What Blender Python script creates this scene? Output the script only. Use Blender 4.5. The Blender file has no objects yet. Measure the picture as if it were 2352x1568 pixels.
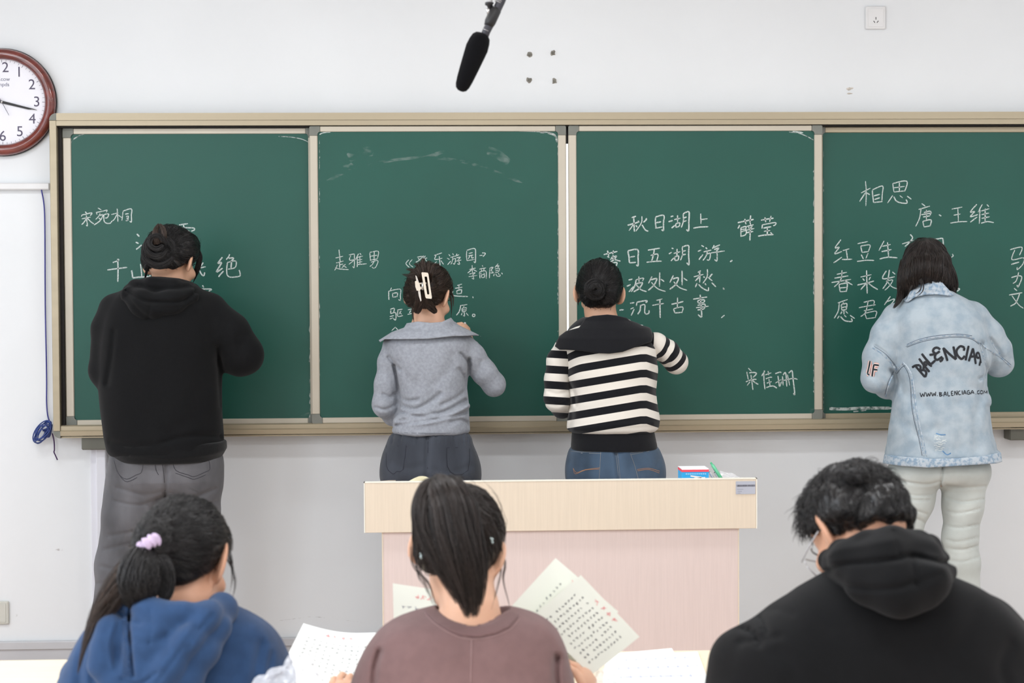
import bpy, math, random
import numpy as np
from mathutils import Vector, Matrix
from mathutils.bvhtree import BVHTree

# ---------------------------------------------------------------- camera, world, light
SC = bpy.context.scene
F_PX, W_PX, H_PX, DIST = 4100.0, 2352, 1568, 7.18
YAW, PITCH, ROLL = 0.04266511, 0.03017462, -0.00571368
CAM = np.array([-DIST * math.tan(YAW), -DIST, 1.51])
_F = np.array([math.sin(YAW) * math.cos(PITCH), math.cos(YAW) * math.cos(PITCH), -math.sin(PITCH)])
_R = np.array([math.cos(YAW), -math.sin(YAW), 0.0])
_U = np.cross(_R, _F)
CR = _R * math.cos(ROLL) + _U * math.sin(ROLL)
CU = -_R * math.sin(ROLL) + _U * math.cos(ROLL)
cam_data = bpy.data.cameras.new('camera')
cam = bpy.data.objects.new('camera', cam_data)
SC.collection.objects.link(cam)
cam.matrix_world = Matrix(((CR[0], CU[0], -_F[0], CAM[0]), (CR[1], CU[1], -_F[1], CAM[1]), (CR[2], CU[2], -_F[2], CAM[2]), (0, 0, 0, 1)))
cam_data.sensor_width = 36.0
cam_data.lens = 36.0 * F_PX / W_PX
cam_data.clip_start = 0.05
cam_data.dof.use_dof = True
cam_data.dof.focus_distance = 6.85
cam_data.dof.aperture_fstop = 5.6
SC.camera = cam
SC.view_settings.view_transform = 'Standard'
SC.view_settings.look = 'None'
SC.view_settings.gamma = 1.0
SC.view_settings.use_curve_mapping = False
SC.view_settings.exposure = 0.0
SC.cycles.max_bounces = 6
SC.cycles.diffuse_bounces = 4
SC.cycles.caustics_reflective = False
SC.cycles.caustics_refractive = False

world = bpy.data.worlds.new('world')
SC.world = world
world.use_nodes = True
world.node_tree.nodes['Background'].inputs[0].default_value = (0.86, 0.92, 1.0, 1)
world.node_tree.nodes['Background'].inputs[1].default_value = 1.0

def area(name, loc, aim, sx, sy, power, col):
    l = bpy.data.lights.new(name, 'AREA')
    l.shape = 'RECTANGLE'; l.size = sx; l.size_y = sy; l.energy = power; l.color = col
    o = bpy.data.objects.new(name, l)
    SC.collection.objects.link(o)
    o.location = loc
    o.rotation_euler = Vector(aim).to_track_quat('-Z', 'Y').to_euler()
    return o

# daylight through the windows of the left wall, and rows of ceiling tubes
for i, yy in enumerate((-1.9, -4.6, -7.3)):
    area('window_daylight', (-3.32, yy, 1.95), (1, 0, -0.12), 1.5, 1.9, (17, 62, 50)[i], (0.86, 0.93, 1.0))
CEIL = 3.25
TUBES = [(x, y) for y in (-2.1, -4.7, -7.3) for x in (-2.1, 0.25, 2.6)]
for x, y in TUBES:
    area('ceiling_tube_light', (x, y, CEIL - 0.12), (0, 0, -1), 1.25, 0.22, 26, (0.97, 0.985, 1.0))

# ---------------------------------------------------------------- helpers
def at(px, py, Y):
    """Point where the sight line of a photograph pixel meets the vertical plane y = Y."""
    d = _F * F_PX + CR * (px - W_PX / 2) - CU * (py - H_PX / 2)
    return CAM + d * ((Y - CAM[1]) / d[1])

def atz(px, py, Z):
    d = _F * F_PX + CR * (px - W_PX / 2) - CU * (py - H_PX / 2)
    return CAM + d * ((Z - CAM[2]) / d[2])

def topx(P):
    """World points (n, 3) to photograph pixels."""
    v = P - CAM
    w = v @ _F
    return np.stack([W_PX / 2 + F_PX * (v @ CR) / w, H_PX / 2 - F_PX * (v @ CU) / w], 1)

def S(Y):
    """Pixels per metre at plane y = Y."""
    return F_PX / (Y - CAM[1])

def tag(o, label=None, cat=None, group=None, kind=None):
    if label: o['label'] = label
    if cat: o['category'] = cat
    if group: o['group'] = group
    if kind: o['kind'] = kind
    return o

def empty(name, loc, label=None, cat=None, group=None):
    o = bpy.data.objects.new(name, None)
    SC.collection.objects.link(o)
    o.location = loc
    o.empty_display_size = 0.1
    return tag(o, label, cat, group)

def link_mesh(name, me, mat, parent=None, smooth=False):
    o = bpy.data.objects.new(name, me)
    SC.collection.objects.link(o)
    if mat is not None:
        for m in (mat if isinstance(mat, (list, tuple)) else [mat]):
            me.materials.append(m)
    if smooth and len(me.polygons):
        me.polygons.foreach_set('use_smooth', [True] * len(me.polygons))
    if parent is not None:
        o.parent = parent
        o.matrix_parent_inverse = Matrix.Translation(-world_loc(parent))
    return o

def world_loc(o):
    v = Vector(o.location)
    while o.parent is not None:
        v = v + o.matrix_parent_inverse.translation
        o = o.parent
        v = v + Vector(o.location)
    return v

class MB:
    """Collects shapes in world coordinates and links them as one mesh object."""
    def __init__(s):
        s.v = []; s.f = []; s.mi = []; s.cur = 0
    def add(s, vs, fs):
        n = len(s.v)
        s.v += [tuple(map(float, p)) for p in vs]
        s.f += [tuple(i + n for i in f) for f in fs]
        s.mi += [s.cur] * len(fs)
        return s
    def box(s, x0, x1, y0, y1, z0, z1, b=0.0):
        if b <= 0:
            vs = [(x, y, z) for z in (z0, z1) for y in (y0, y1) for x in (x0, x1)]
            return s.add(vs, [(0, 2, 3, 1), (4, 5, 7, 6), (0, 1, 5, 4), (2, 6, 7, 3), (0, 4, 6, 2), (1, 3, 7, 5)])
        b = min(b, (x1 - x0) * .49, (y1 - y0) * .49, (z1 - z0) * .49)
        vs = []; idx = {}
        for i, X in enumerate((x0, x1)):
            for j, Y in enumerate((y0, y1)):
                for k, Z in enumerate((z0, z1)):
                    sx, sy, sz = (1, -1)[i], (1, -1)[j], (1, -1)[k]
                    for a in range(3):
                        p = [X + sx * b, Y + sy * b, Z + sz * b]
                        p[a] = (X, Y, Z)[a]
                        idx[i, j, k, a] = len(vs); vs.append(p)
        fs = []
        for a in range(3):
            u, w = [q for q in range(3) if q != a]
            for e in (0, 1):
                c = []
                for (p, q) in ((0, 0), (1, 0), (1, 1), (0, 1)):
                    t = [0, 0, 0]; t[a] = e; t[u] = p; t[w] = q
                    c.append(idx[t[0], t[1], t[2], a])
                fs.append(tuple(c if (e == 1) == (a != 1) else c[::-1]))
        for a in range(3):
            u, w = [q for q in range(3) if q != a]
            for p in (0, 1):
                for q in (0, 1):
                    t0 = [0, 0, 0]; t1 = [0, 0, 0]
                    t0[u] = t1[u] = p; t0[w] = t1[w] = q; t0[a] = 0; t1[a] = 1
                    fs.append((idx[(*t0, u)], idx[(*t1, u)], idx[(*t1, w)], idx[(*t0, w)]))
        for i in (0, 1):
            for j in (0, 1):
                for k in (0, 1):
                    fs.append((idx[i, j, k, 0], idx[i, j, k, 1], idx[i, j, k, 2]))
        return s.add(vs, fs)
    def prism(s, poly, y0, y1):
        """poly: (x, z) outline, extruded along y."""
        n = len(poly)
        vs = [(x, y0, z) for x, z in poly] + [(x, y1, z) for x, z in poly]
        return s.add(vs, [tuple(range(n)), tuple(range(2 * n - 1, n - 1, -1))] + [(i, i + n, (i + 1) % n + n, (i + 1) % n) for i in range(n)])
    def profile(s, poly, x0, x1):
        """poly: (y, z) outline, extruded along x."""
        n = len(poly)
        vs = [(x0, y, z) for y, z in poly] + [(x1, y, z) for y, z in poly]
        return s.add(vs, [tuple(range(n)), tuple(range(2 * n - 1, n - 1, -1))] + [(i, i + n, (i + 1) % n + n, (i + 1) % n) for i in range(n)])
    def tube(s, pts, r, n=8, caps=True):
        pts = [Vector(p) for p in pts]
        rs = r if hasattr(r, '__len__') else [r] * len(pts)
        base = len(s.v); up = Vector((0.13, 0.31, 0.94)); vs = []; fs = []
        t0 = (pts[1] - pts[0]).normalized()
        a = t0.cross(up).normalized()
        for i, p in enumerate(pts):
            t = (pts[min(i + 1, len(pts) - 1)] - pts[max(i - 1, 0)]).normalized()
            a = (a - t * a.dot(t)).normalized()
            b = t.cross(a)
            for k in range(n):
                an = 2 * math.pi * k / n
                vs.append(p + (a * math.cos(an) + b * math.sin(an)) * rs[i])
        for i in range(len(pts) - 1):
            for k in range(n):
                q = (k + 1) % n
                fs.append((i * n + k, i * n + q, (i + 1) * n + q, (i + 1) * n + k))
        if caps:
            fs.append(tuple(range(n))[::-1]); fs.append(tuple(range((len(pts) - 1) * n, len(pts) * n)))
        return s.add(vs, fs)
    def lathe(s, prof, c, axis='y', n=48):
        """prof: (radius, along) pairs; revolved about an axis through c."""
        vs = []; fs = []
        for r, h in prof:
            for k in range(n):
                an = 2 * math.pi * k / n
                u, w = r * math.cos(an), r * math.sin(an)
                vs.append({'y': (c[0] + u, c[1] + h, c[2] + w), 'z': (c[0] + u, c[1] + w, c[2] + h), 'x': (c[0] + h, c[1] + u, c[2] + w)}[axis])
        for i in range(len(prof) - 1):
            for k in range(n):
                q = (k + 1) % n
                fs.append((i * n + k, i * n + q, (i + 1) * n + q, (i + 1) * n + k))
        return s.add(vs, fs)
    def build(s, name, mat, parent=None, smooth=False):
        me = bpy.data.meshes.new(name)
        me.from_pydata(s.v, [], s.f)
        o = link_mesh(name, me, mat, parent, smooth)
        if any(s.mi):
            me.polygons.foreach_set('material_index', s.mi)
        me.update()
        return o

def smooth_pts(pts, n=6, closed=False):
    """Catmull-Rom through the points (any dimension)."""
    P = [np.array(p, float) for p in pts]
    if len(P) < 3: 
        return [P[0] + (P[-1] - P[0]) * t for t in np.linspace(0, 1, n + 1)]
    out = []
    m = len(P)
    for i in range(m if closed else m - 1):
        p0 = P[(i - 1) % m] if closed or i > 0 else P[0]
        p1 = P[i]; p2 = P[(i + 1) % m]
        p3 = P[(i + 2) % m] if closed or i + 2 < m else P[-1]
        for k in range(n):
            t = k / n
            out.append(.5 * ((2 * p1) + (-p0 + p2) * t + (2 * p0 - 5 * p1 + 4 * p2 - p3) * t * t + (-p0 + 3 * p1 - 3 * p2 + p3) * t ** 3))
    if not closed: out.append(P[-1])
    return out

# ---------------------------------------------------------------- materials
def nodes_of(m):
    nt = m.node_tree
    return nt, nt.nodes, nt.links

def mat(name, col, rough=0.6, metal=0.0, var=0.0, scale=8.0, stretch=(1, 1, 1), bump=0.0, bscale=200.0, bstretch=(1, 1, 1), spec=0.5, sheen=0.0, col2=None, detail=3.0, alpha=1.0, coat=0.0, sss=0.0, contrast=(0.35, 0.65)):
    m = bpy.data.materials.new(name)
    m.use_nodes = True
    nt, N, L = nodes_of(m)
    b = N['Principled BSDF']
    b.inputs['Base Color'].default_value = (*col, 1)
    b.inputs['Roughness'].default_value = rough
    b.inputs['Metallic'].default_value = metal
    b.inputs['Specular IOR Level'].default_value = spec
    b.inputs['Alpha'].default_value = alpha
    b.inputs['Coat Weight'].default_value = coat
    if sheen: b.inputs['Sheen Weight'].default_value = sheen
    if sss:
        b.inputs['Subsurface Weight'].default_value = sss
        b.inputs['Subsurface Radius'].default_value = (0.012, 0.004, 0.002)
    tc = N.new('ShaderNodeTexCoord')
    if var or col2:
        mp = N.new('ShaderNodeMapping'); mp.inputs['Scale'].default_value = stretch
        L.new(tc.outputs['Object'], mp.inputs[0])
        nz = N.new('ShaderNodeTexNoise'); nz.inputs['Scale'].default_value = scale; nz.inputs['Detail'].default_value = detail
        L.new(mp.outputs[0], nz.inputs['Vector'])
        rp = N.new('ShaderNodeValToRGB')
        c2 = col2 if col2 else tuple(max(0, c * (1 - var)) for c in col)
        c1 = col if col2 else tuple(min(1, c * (1 + var * .6)) for c in col)
        rp.color_ramp.elements[0].position = contrast[0]; rp.color_ramp.elements[1].position = contrast[1]
        rp.color_ramp.elements[0].color = (*c2, 1); rp.color_ramp.elements[1].color = (*c1, 1)
        L.new(nz.outputs['Fac'], rp.inputs[0]); L.new(rp.outputs[0], b.inputs['Base Color'])
    if bump:
        mp = N.new('ShaderNodeMapping'); mp.inputs['Scale'].default_value = bstretch
        L.new(tc.outputs['Object'], mp.inputs[0])
        nz = N.new('ShaderNodeTexNoise'); nz.inputs['Scale'].default_value = bscale; nz.inputs['Detail'].default_value = 2
        L.new(mp.outputs[0], nz.inputs['Vector'])
        bp = N.new('ShaderNodeBump'); bp.inputs['Strength'].default_value = bump; bp.inputs['Distance'].default_value = 0.002
        L.new(nz.outputs['Fac'], bp.inputs['Height']); L.new(bp.outputs[0], b.inputs['Normal'])
    return m

def emat(name, col, strength):
    m = bpy.data.materials.new(name); m.use_nodes = True
    nt, N, L = nodes_of(m)
    b = N['Principled BSDF']
    b.inputs['Base Color'].default_value = (*col, 1)
    b.inputs['Emission Color'].default_value = (*col, 1)
    b.inputs['Emission Strength'].default_value = strength
    return m

def srgb(r, g, b):
    f = lambda c: ((c / 255 + .055) / 1.055) ** 2.4 if c > 10 else c / 255 / 12.92
    return (f(r), f(g), f(b))

M = {}
M['wall'] = mat('wall_paint', srgb(232, 235, 237), .75, var=.03, scale=1.3, bump=.12, bscale=60)
M['ceiling'] = mat('ceiling_paint', srgb(225, 224, 224), .8, var=.02, scale=2)
M['floor'] = mat('floor_tile', srgb(222, 204, 192), .4, var=.1, scale=3)
M['platform'] = mat('platform_board', srgb(226, 206, 194), .5, var=.1, scale=5, stretch=(1, 8, 1))
M['green'] = mat('green_board', srgb(15, 80, 68), .46, spec=.45, var=.06, scale=2.2, bump=.05, bscale=900)
M['alu'] = mat('champagne_aluminium', srgb(172, 160, 136), .38, metal=.35, var=.05, scale=3, stretch=(.2, 1, 6))
M['alu_pale'] = mat('pale_panel_frame', srgb(196, 188, 172), .4, metal=.2, var=.04, scale=3)
M['alu_dark'] = mat('inner_channel_aluminium', srgb(105, 98, 76), .5, metal=.3, var=.1, scale=6)
M['cap'] = mat('grey_plastic_cap', srgb(122, 124, 116), .55, var=.08, scale=20)
M['bracket'] = mat('olive_grey_steel', srgb(98, 98, 88), .5, var=.08, scale=10)
M['void'] = mat('painted_gap_shade', srgb(30, 26, 24), .8, var=.2, scale=20)  # near-black colour standing in for shade inside the board frame's gaps
M['screen'] = emat('lit_screen', (1.0, 1.0, 1.0), 1.1)
M['black'] = mat('black_plastic', srgb(22, 22, 24), .45, var=.1, scale=30)
M['white_plastic'] = mat('white_plastic', srgb(228, 228, 228), .4, var=.02, scale=10)
M['cream_plastic'] = mat('cream_plastic', srgb(205, 205, 196), .5, var=.04, scale=10)
M['chrome'] = mat('steel', (.6, .6, .6), .25, metal=1.0, var=.1, scale=40)

def chalk_material(name, col, lo, hi, scale=220, stretch=(1, 1, 1), amt=.92):
    m = mat(name, col, .9)
    nt, N, L = nodes_of(m)
    tc = N.new('ShaderNodeTexCoord'); mp = N.new('ShaderNodeMapping'); mp.inputs['Scale'].default_value = stretch
    nz = N.new('ShaderNodeTexNoise'); nz.inputs['Scale'].default_value = scale; nz.inputs['Detail'].default_value = 3
    mr = N.new('ShaderNodeMapRange'); mr.inputs[1].default_value = lo; mr.inputs[2].default_value = hi; mr.inputs[4].default_value = amt
    L.new(tc.outputs['Object'], mp.inputs[0]); L.new(mp.outputs[0], nz.inputs['Vector']); L.new(nz.outputs['Fac'], mr.inputs[0])
    L.new(mr.outputs[0], N['Principled BSDF'].inputs['Alpha'])
    return m
M['chalk'] = chalk_material('chalk', srgb(206, 216, 212), .22, .5)
M['dust'] = chalk_material('chalk_dust', srgb(190, 205, 200), .50, .82, 22, (1, 1, 2.2), .34)
M['residue'] = chalk_material('chalk_residue', srgb(205, 212, 208), .34, .6, 60, (1, 1, 1), .8)

def ribbon(mb, pts, w, Y, taper=.55):
    """Flat band along (x, z) points in the plane y = Y."""
    P = np.array(pts, float)
    n = len(P)
    T = np.gradient(P, axis=0)
    ln = np.maximum(np.linalg.norm(T, axis=1, keepdims=True), 1e-9)
    T /= ln
    Nn = np.stack([-T[:, 1], T[:, 0]], 1)
    ww = np.full(n, w / 2)
    if taper < 1 and n > 3:
        ww[-1] *= taper; ww[0] *= .8
    a = P + Nn * ww[:, None]; b = P - Nn * ww[:, None]
    vs = [(p[0], Y, p[1]) for p in a] + [(p[0], Y, p[1]) for p in b]
    mb.add(vs, [(i, i + 1, n + i + 1, n + i) for i in range(n - 1)])
# ---------------------------------------------------------------- the room
WALL_Y = 0.10
XL, XR, YB, FLOOR = -3.4, 3.9, -9.6, -0.15
def structure(name, mb, m, label=None):
    o = mb.build(name, m)
    o['kind'] = 'structure'
    if label: o['label'] = label
    return o
structure('floor', MB().box(XL, XR, YB, WALL_Y, FLOOR - .1, FLOOR), M['floor'])
structure('platform_floor', MB().box(XL + .4, XR - .4, -2.05, WALL_Y, FLOOR, 0.0, .006), M['platform'])
structure('ceiling', MB().box(XL, XR, YB, WALL_Y, CEIL, CEIL + .1), M['ceiling'])
structure('wall_front', MB().box(XL - .2, XR + .2, WALL_Y, WALL_Y + .2, FLOOR, CEIL + .1), M['wall'])
structure('wall_back', MB().box(XL - .2, XR + .2, YB - .2, YB, FLOOR, CEIL + .1), M['wall'])
structure('wall_right', MB().box(XR, XR + .2, YB, WALL_Y, FLOOR, CEIL + .1), M['wall'])
wl = MB()
wins = [(-2.75, -1.05), (-5.45, -3.75), (-8.15, -6.45)]
edges = [WALL_Y] + [e for w in wins for e in (w[1], w[0])] + [YB]
for i in range(0, len(edges), 2):
    wl.box(XL - .2, XL, edges[i + 1], edges[i], FLOOR, CEIL + .1)
for a, b in wins:
    wl.box(XL - .2, XL, a, b, FLOOR, .95); wl.box(XL - .2, XL, a, b, 2.95, CEIL + .1)
structure('wall_left', wl, M['wall'])
glass = mat('window_glass', (.9, .95, 1), .05, alpha=.15)
for k, (a, b) in enumerate(wins):
    w = empty('window_%d' % (k + 1), (XL - .1, (a + b) / 2, .95)); w['kind'] = 'structure'
    fr = MB()
    fr.box(XL - .14, XL - .06, a, a + .05, .95, 2.95); fr.box(XL - .14, XL - .06, b - .05, b, .95, 2.95)
    fr.box(XL - .14, XL - .06, (a + b) / 2 - .03, (a + b) / 2 + .03, .95, 2.95)
    fr.box(XL - .14, XL - .06, a, b, .95, 1.0); fr.box(XL - .14, XL - .06, a, b, 2.9, 2.95)
    fr.build('window_frame', M['white_plastic'], w)
    MB().box(XL - .105, XL - .1, a + .05, (a + b) / 2 - .03, 1.0, 2.9).build('pane', glass, w)
    MB().box(XL - .105, XL - .1, (a + b) / 2 + .03, b - .05, 1.0, 2.9).build('pane', glass, w)
# baseboard: a pale cap strip above a grey skirting
zb = at(100, 1470, WALL_Y)[2]
structure('baseboard_front', MB().box(XL, XR, WALL_Y - .018, WALL_Y, 0.0, zb - .034).box(XL, XR, WALL_Y - .026, WALL_Y, zb - .034, zb, .004), mat('skirting_paint', srgb(196, 197, 200), .5, var=.04, scale=6))

def wpt(px, py): return at(px, py, WALL_Y)
# vertical boxed trunking below the board, left
p0 = wpt(209, 1020); p1 = wpt(225, 1020); p2 = wpt(247, 1020)
t = MB().box(p0[0], p1[0], WALL_Y - .02, WALL_Y, zb, .93, .004).box(p1[0], p2[0], WALL_Y - .045, WALL_Y, zb, .93, .003)
structure('trim_1', t, mat('trunking_paint', srgb(226, 227, 234), .5, var=.02), 'white vertical boxed trunking below the left end of the board')
# horizontal cable trunking left of the board
a = wpt(0, 421); b = wpt(117, 436)
structure('trim_2', MB().box(XL, b[0], WALL_Y - .03, WALL_Y, b[2], a[2], .004), M['white_plastic'], 'white horizontal cable trunking left of the board')
# chips and stains on the wall
stain = chalk_material('wall_scuff', srgb(150, 130, 122), .5, .75, 40, (1, 1, 1), .5)
st = MB()
for (x, y, w, h) in ((143, 1262, 26, 5), (710, 7, 6, 6), (37, 1412, 5, 7)):
    c = wpt(x, y); k = 1 / S(WALL_Y)
    vs = [(c[0] + math.cos(q) * w * k * .6, WALL_Y - .0006, c[2] + math.sin(q) * h * k * .6) for q in np.linspace(0, 6.28, 13)[:-1]]
    st.add(vs, [tuple(range(12))])
crack = [(640, 1425), (690, 1419), (720, 1416), (770, 1421), (850, 1431)]
ribbon(st, [wpt(*q)[[0, 2]] for q in smooth_pts(crack, 5)], .0016, WALL_Y - .0006)
structure('wall_front_stain', st, stain)

# ---------------------------------------------------------------- things on the wall
# clock
cc = at(4, 234, WALL_Y - .03); R = 121 / S(WALL_Y - .03)
clk = empty('wall_clock', (cc[0], WALL_Y, cc[2]), 'round wall clock with glossy red-brown wooden rim and white face', 'clock')
wood_red = mat('red_brown_wood', srgb(112, 40, 30), .18, var=.35, scale=14, stretch=(1, 1, 3), coat=.8)
ri = R * .80
prof = [(R * .985, 0), (R, -.012), (R * .995, -.03), (R * .96, -.042), (R * .9, -.048), (R * .84, -.044), (ri, -.034), (ri, -.02)]
c0 = (cc[0], WALL_Y, cc[2])
MB().lathe(prof, c0, n=96).build('rim', wood_red, clk, True)
MB().lathe([(R * 1.0, -.001), (R * 1.012, -.01), (R * 1.006, -.02)], c0, n=96).build('edge_band', M['black'], clk, True)
MB().lathe([(0.0001, -.022), (ri * 1.01, -.022)], c0, n=64).build('face', mat('clock_face', srgb(238, 238, 245), .5, var=.01), clk)
ink = mat('clock_print', srgb(88, 82, 104), .6, var=.05)
def text_mesh(body, size, loc, m, name, parent, align='CENTER', rot=(math.pi / 2, 0, 0), extrude=0.0, offset=0.0):
    cu = bpy.data.curves.new(name, 'FONT'); cu.body = body; cu.size = size; cu.align_x = align; cu.align_y = 'CENTER'
    cu.extrude = extrude; cu.offset = offset
    to = bpy.data.objects.new(name, cu); SC.collection.objects.link(to)
    dg = bpy.context.evaluated_depsgraph_get(); me = bpy.data.meshes.new_from_object(to.evaluated_get(dg))
    bpy.data.objects.remove(to)
    me.materials.clear()
    me.transform(Matrix.Translation(loc) @ Matrix.LocRotScale(None, __import__('mathutils').Euler(rot), None))
    return link_mesh(name, me, m, parent)
for h in range(1, 13):
    an = math.radians(90 - 30 * h)
    text_mesh(str(h), R * .27, (cc[0] + math.cos(an) * ri * .80, WALL_Y - .0228, cc[2] + math.sin(an) * ri * .80), ink, 'numeral', clk)
tick = MB()
for k in range(60):
    an = math.radians(6 * k); l = .045 if k % 5 else .06; w = .0016 if k % 5 else .0026
    r0, r1 = ri * (.985 - l), ri * .985
    ca, sa = math.cos(an), math.sin(an)
    q = [(r0, -w / 2), (r1, -w / 2), (r1, w / 2), (r0, w / 2)]
    tick.add([(cc[0] + u * ca - v * sa, WALL_Y - .0226, cc[2] + u * sa + v * ca) for u, v in q], [(0, 1, 2, 3)])
tick.build('minute_marks', mat('mark_print', srgb(150, 148, 160), .6, var=.05), clk)
text_mesh('Kcow\nmpds', R * .1, (cc[0] + R * .03, WALL_Y - .0228, cc[2] + ri * .47), mat('clock_small_print', srgb(120, 120, 140), .6, var=.05), 'small_print', clk)
def hand(ang, r0, r1, w, d, nm, m):
    ca, sa = math.cos(ang), math.sin(ang)
    q = [(r0, -w / 2), (r1 * .9, -w * .35), (r1, -w * .12), (r1, w * .12), (r1 * .9, w * .35), (r0, w / 2)]
    b = MB().add([(cc[0] + u * ca - v * sa, WALL_Y - dd, cc[2] + u * sa + v * ca) for dd in (d, d + .0015) for u, v in q], [(0, 1, 2, 3, 4, 5), (11, 10, 9, 8, 7, 6)] + [(i, i + 6, (i + 1) % 6 + 6, (i + 1) % 6) for i in range(6)])
    return b.build(nm, m, clk)
hand(math.radians(-14), -.03, ri * .70, .011, .026, 'hour_hand', M['black'])
hand(math.radians(-13.2), -.03, ri * .83, .0055, .029, 'minute_hand', M['black'])
hand(math.radians(-62), -.02, ri * .36, .0022, .031, 'second_hand', ink)
MB().lathe([(.0001, -.034), (.004, -.034), (.005, -.024)], c0, n=16).build('hub', M['chrome'], clk, True)

# wall sockets
def socket(px0, py0, px1, py1, label, flush=.012, m='white_plastic', holes=True):
    a = wpt(px0, py0); b = wpt(px1, py1)
    s = empty('wall_socket', ((a[0] + b[0]) / 2, WALL_Y, b[2]), label, 'socket')
    MB().box(a[0], b[0], WALL_Y - flush, WALL_Y, b[2], a[2], .004).build('plate', M[m], s)
    w = b[0] - a[0]; h = a[2] - b[2]; cx = (a[0] + b[0]) / 2; cz = (a[2] + b[2]) / 2
    hb = MB(); hb.box(a[0] + w * .12, b[0] - w * .12, WALL_Y - flush - .002, WALL_Y - flush, b[2] + h * .1, a[2] - h * .1, .001)
    hb.build('insert', M[m], s)
    if holes:
        z = cz - h * .12
        for dx, dz, an in ((0, .008, math.pi / 2), (-.007, -.006, 2.2), (.007, -.006, .94)):
            ca, sa = math.cos(an) * .005, math.sin(an) * .005
            hm = MB().tube([(cx + dx - ca, WALL_Y - flush - .0022, z + dz - sa), (cx + dx + ca, WALL_Y - flush - .0022, z + dz + sa)], .0013, 6)
            hm.build('slot', M['black'], s)
    return s
socket(1987, 15, 2033, 68, 'white three-pin wall socket high above the board, right of centre')
socket(-30, 1380, 22, 1432, 'pale cream socket plate low on the wall at the left edge of the photo', .014, 'cream_plastic', False)
# four cut bolts left in the wall
concrete = mat('chipped_plaster', srgb(150, 146, 138), .9, var=.35, scale=120)
bolts = [(1216, 125, 'upper left'), (1270, 122, 'upper right'), (1215, 184, 'lower left'), (1273, 186, 'lower right')]
for k, (x, y, nm) in enumerate(bolts):
    c = wpt(x, y); rnd = random.Random(k)
    o = empty('wall_bolt', (c[0], WALL_Y, c[2]), 'rusty grey wall anchor above the board, %s of the four in a square' % nm, 'bolt', 'four cut wall anchors')
    MB().lathe([(.0001, -.012), (.004, -.012), (.0045, -.008), (.0065, -.008), (.0065, 0)], c, n=12).build('bolt', mat('bolt_steel', srgb(120, 118, 110), .5, metal=.6, var=.3, scale=100), o)
    rr = [.012 * (1 + rnd.uniform(-.3, .35)) for _ in range(11)]
    vs = [(c[0], WALL_Y - .004, c[2])] + [(c[0] + math.cos(i * .571) * rr[i] * .8, WALL_Y - .0005, c[2] + math.sin(i * .571) * rr[i]) for i in range(11)]
    MB().add(vs, [(0, i + 1, (i + 1) % 11 + 1) for i in range(11)]).build('chipped_plaster', concrete, o)
# plaster scar
c = wpt(1951, 209); rnd = random.Random(5)
sc_ = MB()
for (dx, dz, sx, sz) in ((-.002, .008, .010, .007), (.010, .012, .006, .004), (0, -.010, .012, .004)):
    n = 10
    vs = [(c[0] + dx, WALL_Y - .004, c[2] + dz)] + [(c[0] + dx + math.cos(i * .628) * sx * rnd.uniform(.7, 1.2), WALL_Y - .0006, c[2] + dz + math.sin(i * .628) * sz * rnd.uniform(.7, 1.2)) for i in range(n)]
    sc_.add(vs, [(0, i + 1, (i + 1) % n + 1) for i in range(n)])
tag(sc_.build('wall_filler_patch', mat('plaster_scar', srgb(214, 206, 196), .9, var=.25, scale=90)), 'small chipped plaster scar on the wall below the three-pin socket', 'wall patch')

# ---------------------------------------------------------------- the chalkboard
ZT, ZB = 2.212, 0.919
x_l = at(113, 300, 0)[0]; x_r = 2.36
bf = empty('chalkboard', (x_l, 0, ZB), 'long green sliding chalkboard in a champagne aluminium frame, white handwriting on all four boards', 'chalkboard')
xi = x_l + .028
def rail(name, prof, m='alu', a=None, b=None):
    return MB().profile(prof, xi if a is None else a, x_r if b is None else b).build(name, M[m], bf)
rail('top_rail', [(0, ZT), (0, ZT - .028), (.004, ZT - .0285), (.004, ZT - .0305), (.001, ZT - .031), (.001, ZT - .0495), (.02, ZT - .0495), (.02, ZT - .045), (WALL_Y, ZT - .045), (WALL_Y, ZT)][::-1])
rail('bottom_rail', [(.012, ZB), (.012, ZB + .0055), (.02, ZB + .006), (.02, ZB + .009), (.0, ZB + .0095), (-.002, ZB + .028), (.006, ZB + .031), (.006, ZB + .047), (.012, ZB + .0505), (WALL_Y, ZB + .0505), (WALL_Y, ZB)][::-1])
MB().box(x_l, xi, .0, WALL_Y, ZB + .028, ZT - .028, .002).build('side_rail', M['alu'], bf)
MB().box(xi, xi + .014, .03, WALL_Y, ZB + .03, ZT - .03).build('side_channel', M['void'], bf)  # dark filler: the shade of the side gap put into colour
MB().box(xi + .014, xi + .031, .045, WALL_Y, ZB + .04, ZT - .05).build('side_stop', M['alu_dark'], bf)
MB().box(xi, x_r, .02, WALL_Y - .01, ZT - .056, ZT - .045).build('top_channel', M['void'], bf)  # dark strip painted as the shade under the top rail
MB().box(xi, x_r, .085, WALL_Y - .004, ZB + .04, ZT - .045).build('back_sheet', M['void'], bf)
def cap_corner(z_in, z_out):
    s = 1 if z_out > z_in else -1; r = abs(z_out - z_in)
    pts = [(xi, z_in), (xi, z_out)] + [(xi - r * math.sin(q), z_in + s * r * math.cos(q)) for q in np.linspace(.25, 1.5708, 7)] 
    pts = [(max(x_l, p[0]), p[1]) for p in pts]
    if s < 0: pts = pts[::-1]
    return MB().prism(pts, -.001, WALL_Y).build('corner_cap', M['cap'], bf)
cap_corner(ZT - .028, ZT); cap_corner(ZB + .028, ZB)

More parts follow.
